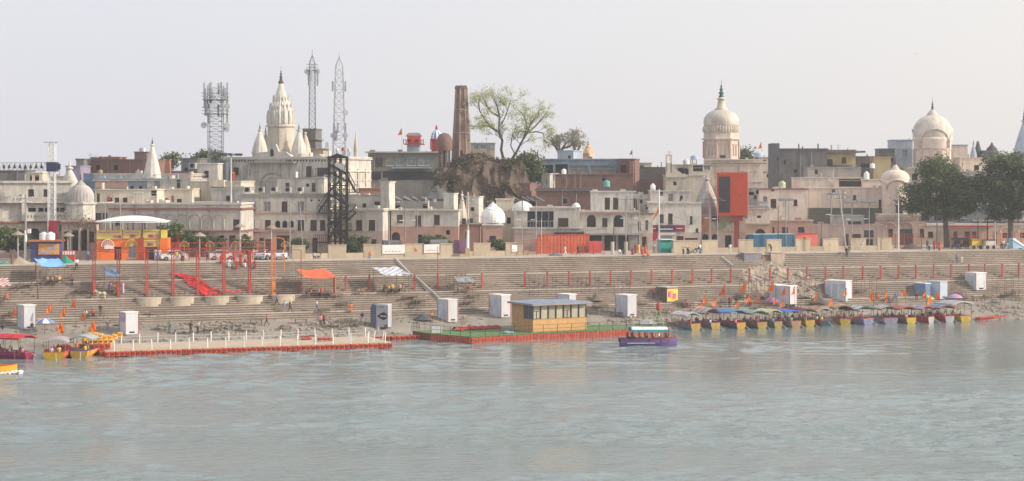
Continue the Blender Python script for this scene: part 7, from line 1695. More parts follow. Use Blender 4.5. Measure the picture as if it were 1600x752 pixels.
# ------------------------------------------------------------------ boats
def flag(parent, x, y, z0, h, col, w=.7, m=None):
    p = MB().tube((x, y, z0), (x, y, z0+h), .025, 5).build('flagpole', WOOD, parent); rows = []
    for j in range(6):
        t = j/5; ww = w*(.12+.88*t); rows.append([(x-.03-ww*i/6, y+.07*sin(i*1.3+j), z0+h-.05-w*1.5*t-ww*.35*(i/6)**.7*(1-.4*t)) for i in range(7)])
    MB().grid([r_ for r_ in rows]).build('flag', m or ORNB, p)
def hull(root, L_, Wd, side, trans, trim, deckc=None, zs=.84):
    n = 14; S = []
    for i in range(n+1):
        t = i/n; w = Wd/2*(1 if t < .55 else (1-((t-.55)/.45)**2.0*.93)); w *= .86+.14*min(1, t*4); sh = zs+.42*max(0, t-.5)**2*4*.6+.05*(1-t); kz = -.25+.5*max(0, t-.75)**2*8
        y = L_*t; S.append([(0, y, kz), (w*.62, y, kz+.05), (w*.93, y, kz+(sh-kz)*.55), (w, y, sh), (w-.09, y, sh), (w*.8, y, .12), (0, y, .1)])
    rowsR = S; rowsL = [[(-a, b_, c) for a, b_, c in r_] for r_ in S]; mb = MB().grid(rowsR); mb.grid(rowsL)
    mb.build('hull', paint(side), root, smooth=False)
    mb = MB(); pts = [(a, -.03, c) for a, b_, c in S[0][:4]]+[(-a, -.03, c) for a, b_, c in reversed(S[0][:4])]; mb.face(pts); mb.face([(a, .06, c) for a, b_, c in pts]); 
    for i in range(len(pts)): p, q = pts[i], pts[(i+1) % len(pts)]; mb.face([p, q, (q[0], .06, q[2]), (p[0], .06, p[2])])
    mb.build('transom', paint(trans), root)
    mb = MB()
    for sg in (1, -1):
        for a, b_ in zip(S, S[1:]): mb.tube((sg*a[3][0], a[3][1], a[3][2]), (sg*b_[3][0], b_[3][1], b_[3][2]), .05, 5)
    mb.tube((S[0][3][0], 0, S[0][3][2]), (-S[0][3][0], 0, S[0][3][2]), .05, 5); mb.build('gunwale', paint(trim), root)
    for y in (L_*.14, L_*.34, L_*.54): MB().box(-Wd*.4, y-.16, .5, Wd*.4, y+.16, .56).build('bench', paint((.35, .24, .15)), root)
    return S
def canopy(root, y0, y1, w, z, cols, arch=.35, m2=None, fringe=True):
    rows = []; n = 14; N = 10
    for j in range(n+1):
        y = y0+(y1-y0)*j/n; rows.append([(-w/2+w*i/N, y, z+arch*sin(pi*i/N)+.05*noise.noise(Vector((i*.5, j*.6, w)))) for i in range(N+1)])
    mb = MB(); i0 = len(mb.f); mb.grid(rows); mb.grid([[(a, b_, c-.04) for a, b_, c in r_] for r_ in rows])
    mb.m = [(1 if (f//N) % 5 == 4 and len(cols) > 1 else 0) for f in range(len(mb.f))]
    ms = [paint(c) for c in cols[:2]]; o = mb.build('canopy', ms if len(ms) > 1 else ms+[ms[0]], root, smooth=True)
    if fringe:
        f = MB(); 
        for i in range(N): a, b_ = rows[0][i], rows[0][i+1]; f.face([a, b_, (b_[0], b_[1]-.02, b_[2]-.16), (a[0], a[1]-.02, a[2]-.16)])
        for j in range(n):
            for e in (0, -1): a, b_ = rows[j][e], rows[j+1][e]; f.face([a, b_, (b_[0], b_[1], b_[2]-.18), (a[0], a[1], a[2]-.18)])
        f.build('canopy_fringe', paint(cols[-1]), root)
    for y in (y0+.15, (y0+y1)/2, y1-.15):
        for sx in (-1, 1): MB().tube((sx*(w/2-.28), y, .5), (sx*(w/2-.15), y, z+.05), .035, 5).build('canopy_pole', paint((.16, .12, .09)), root)
def boat(label, x, y, side, trans, can, seed, rot=17, L_=8.0, Wd=1.9, trim=(.5, .1, .08), nf=1, cw=2.5, flagc=None, cz=2.2, arch=.38, cl=(.6, 4.2)):
    Z = F*H/(y-YH); g = Vector((P(x, y, Z).x, Z, 0)); trans = tuple(c*.72 for c in trans); can = [tuple(c*random.uniform(.62, .85) for _ in (0,) for c in cc) for cc in can]; Wd *= random.uniform(.9, 1.12); rot += (9+random.uniform(-8, 8))*(x > 1000); L_ *= random.uniform(.88, 1.1); root = E('river_boat', label, 'boat', g, radians(rot), 'canopied river boats'); rnd = random.Random(seed)
    hull(root, L_, Wd, side, trans, trim); canopy(root, cl[0], cl[1], cw, cz+rnd.uniform(-.1, .1), can, arch)
    MB().tube((.25, -.1, .75), (.55, -1.5, -.15), .035, 5).tube((.5, -1.35, -.05), (.62, -1.65, -.25), .09, 6).build('propeller_shaft', GALV, root); MB().box(-.0, .15, .45, .5, .75, .95).build('engine', mat('engine_dark', (.07, .08, .09)), root)
    for i in range(nf):
        flag(root, rnd.uniform(-.8, .8), L_*rnd.uniform(.55, .95), .6, rnd.uniform(3.1, 4.2), None, rnd.uniform(.6, .95))
    for i in range(4):
        c = rnd.choice([(.5, .08, .06), (.1, .14, .3), (.6, .55, .5), (.5, .3, .08), (.12, .25, .15)]); yy = rnd.uniform(1, L_*.6); sx = rnd.choice((-1, 1))*rnd.uniform(.25, .6)
        MB().box(sx-.2, yy-.2, .565, sx+.2, yy+.2, .68).build('cushion', paint(c), root)
    BO.append((root, rnd, label)); return root
BO = []
blue_ = (.13, .19, .27); navy = (.06, .09, .16); yel = (.58, .36, .06)
boat('boat with a blue grey hull and white posted canopy, first of the long row', 1087, 516, (.16, .2, .24), (.5, .34, .08), [(.62, .62, .58), (.4, .5, .46)], 1, 17, cw=2.7, nf=0)
boat('boat with a peaked sand coloured canopy edged in blue', 1118, 514.5, (.1, .14, .2), (.52, .36, .08), [(.58, .5, .42), (.1, .14, .4)], 2, 19, cw=2.9, cz=2.2, arch=.7)
boat('navy hulled boat under a bright blue canopy', 1158, 514, navy, (.58, .35, .06), [(.14, .3, .68), (.1, .2, .5)], 3, 24, Wd=2.0, cw=3.0, cz=2.4)
boat('boat under a pale canopy with a dark green hanging edge', 1191, 513.5, (.15, .14, .11), (.44, .33, .1), [(.34, .46, .4), (.03, .18, .12)], 4, 22, cw=2.8)
boat('boat with a cream and pale yellow canopy beside the green edged one', 1216, 512.5, (.14, .15, .16), (.46, .34, .1), [(.62, .6, .48), (.5, .45, .2)], 5, 20)
boat('tan wooden sterned boat under a vivid blue canopy', 1244, 511.5, (.22, .2, .24), (.45, .27, .13), [(.08, .18, .7)], 6, 18, cw=2.8, arch=.15)
boat('yellow sterned boat with a dark maroon canopy', 1266, 510, (.3, .26, .08), (.6, .42, .06), [(.2, .04, .05), (.12, .1, .1)], 7, 14, cw=3.0)
boat('red decked boat with a dark teal bow and cream edged canopy', 1291, 509.5, (.35, .07, .04), (.06, .12, .16), [(.6, .28, .2), (.6, .55, .45)], 8, 14, cw=2.7, cz=2.3)
boat('bright yellow hulled boat with a mustard canopy and dark posts', 1321, 508, (.5, .36, .06), (.62, .42, .05), [(.48, .42, .26), (.3, .22, .1)], 9, -8, cw=2.8, cz=2.5, nf=0)
boat('broad lilac navy boat with a black white and green canopy', 1357, 507.5, (.16, .16, .3), (.22, .22, .36), [(.6, .6, .6), (.03, .1, .08)], 10, 30, Wd=2.9, cw=3.6, cz=2.3)
boat('small lavender boat with a curved white canopy', 1392, 506.5, (.32, .3, .4), (.36, .34, .44), [(.6, .6, .62), (.1, .1, .12)], 11, 8, Wd=2.4, cw=2.6)
boat('red and yellow boat under a faded red canopy', 1424, 506, (.12, .12, .1), (.66, .5, .05), [(.5, .13, .09), (.3, .2, .1)], 12, 20, cw=2.9)
boat('red hulled boat with a white stripe beneath a long blue red canopy', 1455, 504.5, (.42, .04, .06), (.5, .5, .5), [(.3, .36, .5), (.4, .06, .08)], 13, 35, L_=8.5, cw=3.6)
boat('boat with a white transom between the striped red and last yellow boat', 1484, 503.5, (.4, .05, .06), (.55, .55, .6), [(.26, .32, .44), (.3, .05, .06)], 14, 16, cw=3.0)
boat('last yellow boat of the long row under a pale blue canopy', 1509, 503, (.46, .32, .04), (.52, .36, .05), [(.5, .58, .64), (.6, .58, .5)], 15, 12, Wd=2.6, cw=4.0, cz=2.6)
boat('magenta hulled boat beneath a bright red canopy at the near end', 46, 561.5, (.26, .02, .09), (.3, .03, .1), [(.62, .04, .06), (.5, .03, .04)], 16, 62, L_=8.5, cw=3.2, cz=2.6, nf=1, cl=(.3, 5.2))
boat('dark red boat with a cream green canopy cut by the view edge', 10, 558, (.3, .03, .06), (.25, .03, .05), [(.55, .58, .45), (.4, .5, .4)], 17, 50, cw=2.8, cz=2.5)
boat('yellow hulled boat with red inside and a grey white canopy, close to the float stack', 84, 562, (.5, .1, .04), (.68, .46, .03), [(.5, .48, .45), (.6, .58, .55)], 18, 4, Wd=2.7, cw=3.0, nf=2, trim=(.6, .06, .05))
boat('yellow boat with a blue banded stern right beside the float stack', 123, 559.5, (.6, .28, .05), (.6, .4, .06), [(.6, .58, .54), (.5, .46, .42)], 19, -2, Wd=2.5, cw=2.9, nf=2, trim=(.05, .05, .25))
def near_boat():
    Z = F*H/(583.5-YH); g = Vector((P(27, 583, Z).x, Z, 0)); root = E('river_boat', 'bow of a yellow red boat throwing a white wake at the view edge', 'boat', g, radians(90+4), 'canopied river boats'); 
    ro = E('x', None, None, (0, 0, 0)); bpy.data.objects.remove(ro); root.rotation_euler = (0, 0, radians(-86)); L_ = 7.5; root.location = g-Vector((cos(radians(4)), sin(radians(4)), 0))*L_
    hull(root, L_, 1.9, (.68, .4, .03), (.5, .1, .05), (.5, .06, .05)); MB().tube((0, L_-.3, 0), (0, L_-.3, 2.7), .03, 5).build('bow_staff', WOOD, root)
    mb = MB(); rnd = random.Random(2)
    for i in range(170):
        t = rnd.random(); p = g+Vector((-.2-6*t+rnd.gauss(0, .2), -.6-1.3*t*rnd.random()+rnd.gauss(0, .12), rnd.uniform(0, .22)*(1-t*.5))); s_ = rnd.uniform(.05, .2)
        mb.lathe(p.x, p.y, [(s_, p.z-.08), (s_*.9, p.z+.03), (.02, p.z+.09)], 6)
    for i in range(60): p = g+Vector((rnd.uniform(-.6, .5), rnd.uniform(-.6, .3), rnd.uniform(0, .3))); s_ = rnd.uniform(.08, .2); mb.lathe(p.x, p.y, [(s_, p.z-.08), (s_*.9, p.z+.03), (.02, p.z+.12)], 6)
    tag(mb.build('wake_foam', mat('foam', (.8, .8, .8), bump=0)), 'white foam thrown up by the yellow bow', 'foam', kind='stuff')
near_boat()
def tour():
    Z = F*H/(540-YH); k = Z/F; g = Vector((P(969, 540, Z).x, Z, 0)); root = E('tour_boat', 'purple tourist boat with a white top and teal frilled canopy under way', 'boat', g, radians(-90+5)); L_ = 90*k
    hull(root, L_, 1.9, (.15, .1, .27), (.1, .08, .14), (.4, .06, .06)); canopy(root, 1.4, 6.1, 2.5, 2.1, [(.62, .64, .66), (.58, .62, .62)], .3, fringe=False)
    mb = MB()
    for i in range(30):
        for sx in (-1, 1): a, b_ = 1.4+i*.157, 1.4+(i+1)*.157; mb.face([(sx*1.26, a, 2.12), (sx*1.26, b_, 2.12), (sx*1.28, b_, 1.72+.08*(i % 2)), (sx*1.28, a, 1.72+.08*((i+1) % 2))])
    mb.build('fringe', mat('frill_teal', (.04, .3, .34), var=.4, scale=2), root)
    mb = MB(); 
    for i in range(8): a, b_ = pi*i/8, pi*(i+1)/8; mb.tube((-1.2*cos(a), 1.35, 1.95+.5*sin(a)), (-1.2*cos(b_), 1.35, 1.95+.5*sin(b_)), .09, 6)
    mb.build('front_arch', mat('arch_blue', (.1, .3, .5)), root)
    mb = MB().box(.957, .8, .3, .975, 4.4, .42); mb.build('hull_band', mat('band_white', (.5, .46, .62)), root); MB().box(-.3, -.2, .5, .3, .5, 1.0).build('engine', BLACK, root); MB().tube((0, 0, .6), (-1.0, -2.4, -.1), .03, 5).build('propeller_shaft', STEEL, root)
    flag(root, .6, 6.3, .6, 1.6, None, .8)
    p = E('water_tower', 'green white lattice pole stand with a red top behind the tourist boat', 'stand', Vector((P(1028, 519, 272).x, 271, 0)), 0); mb = MB()
    for sx in (-1, 1):
        for sy in (-.6, .6): mb.tube((sx*.95, sy, 0), (sx*.12, sy*.2, 3.2), .05, 5)
    mb.tube((-.6, 0, 1.3), (.6, 0, 1.3), .04, 5).tube((-.35, 0, 2.2), (.35, 0, 2.2), .04, 5); mb.build('stand_frame', mat('stand_green', (.4, .5, .25)), p); MB().lathe(0, 0, [(.25, 3.0), (.35, 3.2), (.3, 3.9), (.1, 4.2)], 10).build('red_top', REDP, p)
    return root, g, L_
tourb = tour()
for (x, y, c, lb, hh) in ((1104, 496, 'pink', 'orange flag on a staff between the peaked canopy and blue canopy boats', 4), (1133, 492, '', 'large orange flag above the blue canopied boat', 5.4), (1166, 486, '', 'big orange flag on a bamboo staff over the green edged canopy', 5.5), (1187, 495, '', 'small orange flag beside the green edged canopy', 4), (1209, 484, '', 'tall orange flag in front of the two door cabin', 5.2), (1227, 486, '', 'red orange pennant by the cabin corner', 4.2), (1242, 486, '', 'bronze orange pennant right of the cabin corner', 4.4), (1323, 488, '', 'orange pennant in front of the long white cabin', 4.4), (1365, 486, '', 'orange flag above the black and white canopy', 3.8), (1415, 486, '', 'orange and white flag by the faded red canopy', 4.2), (1447, 486, '', 'two pointed orange flag beside the ticket kiosk', 3.8), (1468, 484, '', 'small orange flag below the plain grey cabin', 3.4), (118, 516, '', 'tallest orange banner standing above the yellow sterned boats', 5.0), (80, 520, '', 'leaning orange banner behind the red canopy', 4.6), (102, 520, '', 'thin red orange banner between the two yellow boats', 4.0), (26, 520, '', 'dark orange pennant behind the magenta boat', 4.0), (134, 522, '', 'orange banner at the float stack end', 3.6), (1402, 486, '', 'blue white pennant beside the lavender boat', 3.8), (1500, 480, '', 'pink pennant above the last boats', 3.4)):
    g = G(x, y); p = E('standing_flag', lb, 'flag', g, random.uniform(-.6, .6)); flag(p, 0, 0, 0, hh*.85, None, .75+.3*(hh > 5), paint((.5, .2, .3)) if 'pink' in lb else paint((.3, .35, .5)) if lb.startswith('blue') else None)
for x, y, c, c2, lb in ((1206, 486, (.4, .16, .25), (.3, .1, .2), 'magenta beach umbrella leaning by the two door cabin'), (1104, 492, (.22, .16, .1), (.3, .2, .1), 'brown closed sunshade behind the peaked canopy'), (70, 522, (.7, .7, .72), (.12, .2, .5), 'blue and white beach umbrella behind the red canopy'), (1492, 480, (.5, .25, .35), (.3, .3, .5), 'pink umbrella above the end boats'), (1448, 482, (.5, .55, .2), (.3, .4, .3), 'green yellow umbrella over the striped red boat')):
    g = G(x, y); p = E('beach_umbrella', lb, 'umbrella', g); MB().tube((0, 0, 0), (0, 0, 1.9), .03, 5).build('umbrella_pole', WOOD, p); mb = MB(); n = 16
    for i in range(n):
        a, b_ = 2*pi*i/n, 2*pi*(i+1)/n
        for (r1_, z1_), (r2_, z2_) in zip([(1.3, 1.45), (.9, 1.75), (.45, 1.95)], [(.9, 1.75), (.45, 1.95), (.02, 2.05)]): mb.face([(r1_*cos(a), r1_*sin(a), z1_), (r1_*cos(b_), r1_*sin(b_), z1_), (r2_*cos(b_), r2_*sin(b_), z2_), (r2_*cos(a), r2_*sin(a), z2_)], (i//2) % 2)
    mb.build('umbrella_top', [paint(c), paint(c2)], p)
# ------------------------------------------------------------------ people
def body_mesh(pose, skirt=False):
    """one continuous figure grown from a jointed skeleton; materials: skin, top, lower, hair"""
    P_ = {}
    base = dict(pelvis=(0, 0, .94), chest=(0, 0, 1.32), neck=(0, 0, 1.48), head=(0, -.02, 1.6), crown=(0, 0, 1.69), shl=(.18, 0, 1.4), shr=(-.18, 0, 1.4), ell=(.25, .02, 1.13), elr=(-.25, .02, 1.13), hal=(.24, -.08, .9), har=(-.24, -.08, .9), fil=(.24, -.11, .8), fir=(-.24, -.11, .8),
                hipl=(.09, 0, .9), hipr=(-.09, 0, .9), knl=(.1, -.02, .5), knr=(-.1, -.02, .5), anl=(.1, .02, .08), anr=(-.1, .02, .08), tol=(.12, -.14, .04), tor=(-.12, -.14, .04))
    if pose == 'walk': base.update(knl=(.1, -.2, .52), anl=(.1, -.32, .1), tol=(.1, -.48, .08), knr=(-.1, .05, .5), anr=(-.1, .34, .16), tor=(-.1, .24, .05), ell=(.25, .14, 1.14), hal=(.24, .12, .9), fil=(.24, .1, .8), elr=(-.25, -.1, 1.14), har=(-.22, -.3, 1.0), fir=(-.22, -.38, .97))
    if pose == 'sit':
        d = .48
        for k_ in ('pelvis', 'chest', 'neck', 'head', 'crown', 'shl', 'shr', 'ell', 'elr'): x, y, z = base[k_]; base[k_] = (x, y+(.0 if k_ == 'pelvis' else -.04), z-d)
        base.update(hipl=(.1, -.02, .44), hipr=(-.1, -.02, .44), knl=(.14, -.42, .46), knr=(-.14, -.42, .46), anl=(.13, -.4, .08), anr=(-.13, -.4, .08), tol=(.14, -.56, .04), tor=(-.14, -.56, .04), hal=(.17, -.28, .55), har=(-.17, -.28, .55), fil=(.15, -.38, .52), fir=(-.15, -.38, .52))
    if pose == 'bend': base.update(chest=(0, -.3, 1.2), neck=(0, -.42, 1.28), head=(0, -.53, 1.33), crown=(0, -.6, 1.37), shl=(.18, -.36, 1.24), shr=(-.18, -.36, 1.24), ell=(.22, -.42, .98), elr=(-.22, -.42, .98), hal=(.2, -.5, .76), har=(-.2, -.5, .76), fil=(.2, -.53, .67), fir=(-.2, -.53, .67))
    if pose == 'lie':
        base = {k_: (x, z-.9, .22+(-y)*.6) for k_, (x, y, z) in base.items()}; base.update(head=(0, .68, .42), crown=(0, .76, .5), neck=(0, .57, .34), chest=(0, .4, .27))
    R_ = dict(pelvis=.135, chest=.15, neck=.055, head=.095, crown=.06, shl=.065, shr=.065, ell=.047, elr=.047, hal=.034, har=.034, fil=.03, fir=.03, hipl=.095, hipr=.095, knl=.062, knr=.062, anl=.044, anr=.044, tol=.035, tor=.035)
    E_ = [('pelvis', 'chest'), ('chest', 'neck'), ('neck', 'head'), ('head', 'crown'), ('chest', 'shl'), ('chest', 'shr'), ('shl', 'ell'), ('shr', 'elr'), ('ell', 'hal'), ('elr', 'har'), ('hal', 'fil'), ('har', 'fir'), ('pelvis', 'hipl'), ('pelvis', 'hipr'), ('hipl', 'knl'), ('hipr', 'knr'), ('knl', 'anl'), ('knr', 'anr'), ('anl', 'tol'), ('anr', 'tor')]
    ks = list(base); ix = {k_: i for i, k_ in enumerate(ks)}; me = bpy.data.meshes.new('sk'); me.from_pydata([base[k_] for k_ in ks], [(ix[a], ix[b_]) for a, b_ in E_], [])
    o = bpy.data.objects.new('sk', me); COL.objects.link(o); sm = o.modifiers.new('s', 'SKIN'); 
    for i, k_ in enumerate(ks): me.skin_vertices[0].data[i].radius = (R_[k_], R_[k_]*(.8 if k_ in ('chest', 'pelvis') else 1)); me.skin_vertices[0].data[i].use_root = (k_ == 'pelvis')
    ss = o.modifiers.new('u', 'SUBSURF'); ss.levels = 1; ss.render_levels = 1
    bpy.context.view_layer.update(); m2 = bpy.data.meshes.new_from_object(o.evaluated_get(bpy.context.evaluated_depsgraph_get())); bpy.data.objects.remove(o)
    if skirt:   # fall of a sari or long shirt as part of the same surface volume
        pass
    def reg(c):
        best = None
        for a, b_ in E_:
            A, B_ = Vector(base[a]), Vector(base[b_]); t = max(0, min(1, (c-A).dot(B_-A)/max(1e-9, (B_-A).length_squared))); d = (c-(A+(B_-A)*t)).length
            if best is None or d < best[0]: best = (d, a, b_)
        a, b_ = best[1:]
        if b_ in ('head', 'crown') : 
            hd = Vector(base['head']); return 3 if (c.z > hd.z+.02 and pose != 'lie') or c.y > hd.y+.035 else 0
        if a in ('ell', 'elr', 'hal', 'har') : return 0
        if (a, b_) == ('chest', 'neck') and pose != 'lie' and c.z > base['neck'][2]-.02: return 0
        if a in ('anl', 'anr'): return 0
        if a in ('hipl', 'hipr', 'knl', 'knr') or (a == 'pelvis' and b_ in ('hipl', 'hipr')): return 2
        return 1
    m2.materials.clear()
    for m_ in (SKIN, SKIN, SKIN, HAIR): m2.materials.append(m_)
    for p in m2.polygons: p.material_index = reg(p.center); p.use_smooth = True
    m2.name = 'person_'+pose; return m2
PM = {k_: body_mesh(k_) for k_ in ('stand', 'walk', 'sit', 'bend', 'lie')}
CN = {'white': (.74, .73, .7), 'red': (.55, .04, .04), 'pink': (.6, .18, .26), 'orange': (.75, .2, .04), 'dark': (.03, .03, .035), 'navy': (.05, .07, .14), 'blue': (.16, .26, .45), 'pale blue': (.45, .52, .62), 'green': (.18, .32, .2), 'yellow': (.6, .45, .1), 'grey': (.25, .25, .27), 'jeans': (.1, .14, .22), 'maroon': (.28, .05, .07), 'lilac': (.45, .38, .52), 'brown': (.2, .13, .09), 'olive': (.3, .32, .2), 'purple': (.2, .12, .28)}
def person(label, g, pose, top, low, rot=0, skirt=False, s=1.0, hair=None):
    o = bpy.data.objects.new('person', PM[pose]); COL.objects.link(o); o.location = g; o.rotation_euler = (0, 0, radians(rot)); o.scale = (s, s, s); tag(o, label, 'person')
    for i, m_ in ((1, paint(CN[top])), (2, paint(CN[low]))): o.material_slots[i].link = 'OBJECT'; o.material_slots[i].material = m_
    if skirt:
        z0 = .12
        if pose == 'sit': MB().lathe(0, -.22, [(.22, 0), (.25, .18), (.2, .36), (.13, .48)], 12).build('draped_cloth', paint(CN[low]), o, smooth=True, cache='sk_sit'+low)
        else: MB().lathe(0, 0, [(.2, z0), (.19, .5), (.175, .85), (.15, 1.08), (.17, 1.3), (.08, 1.44)], 12).build('draped_cloth', paint(CN[low]), o, smooth=True, cache='sk_st'+low)
    return o
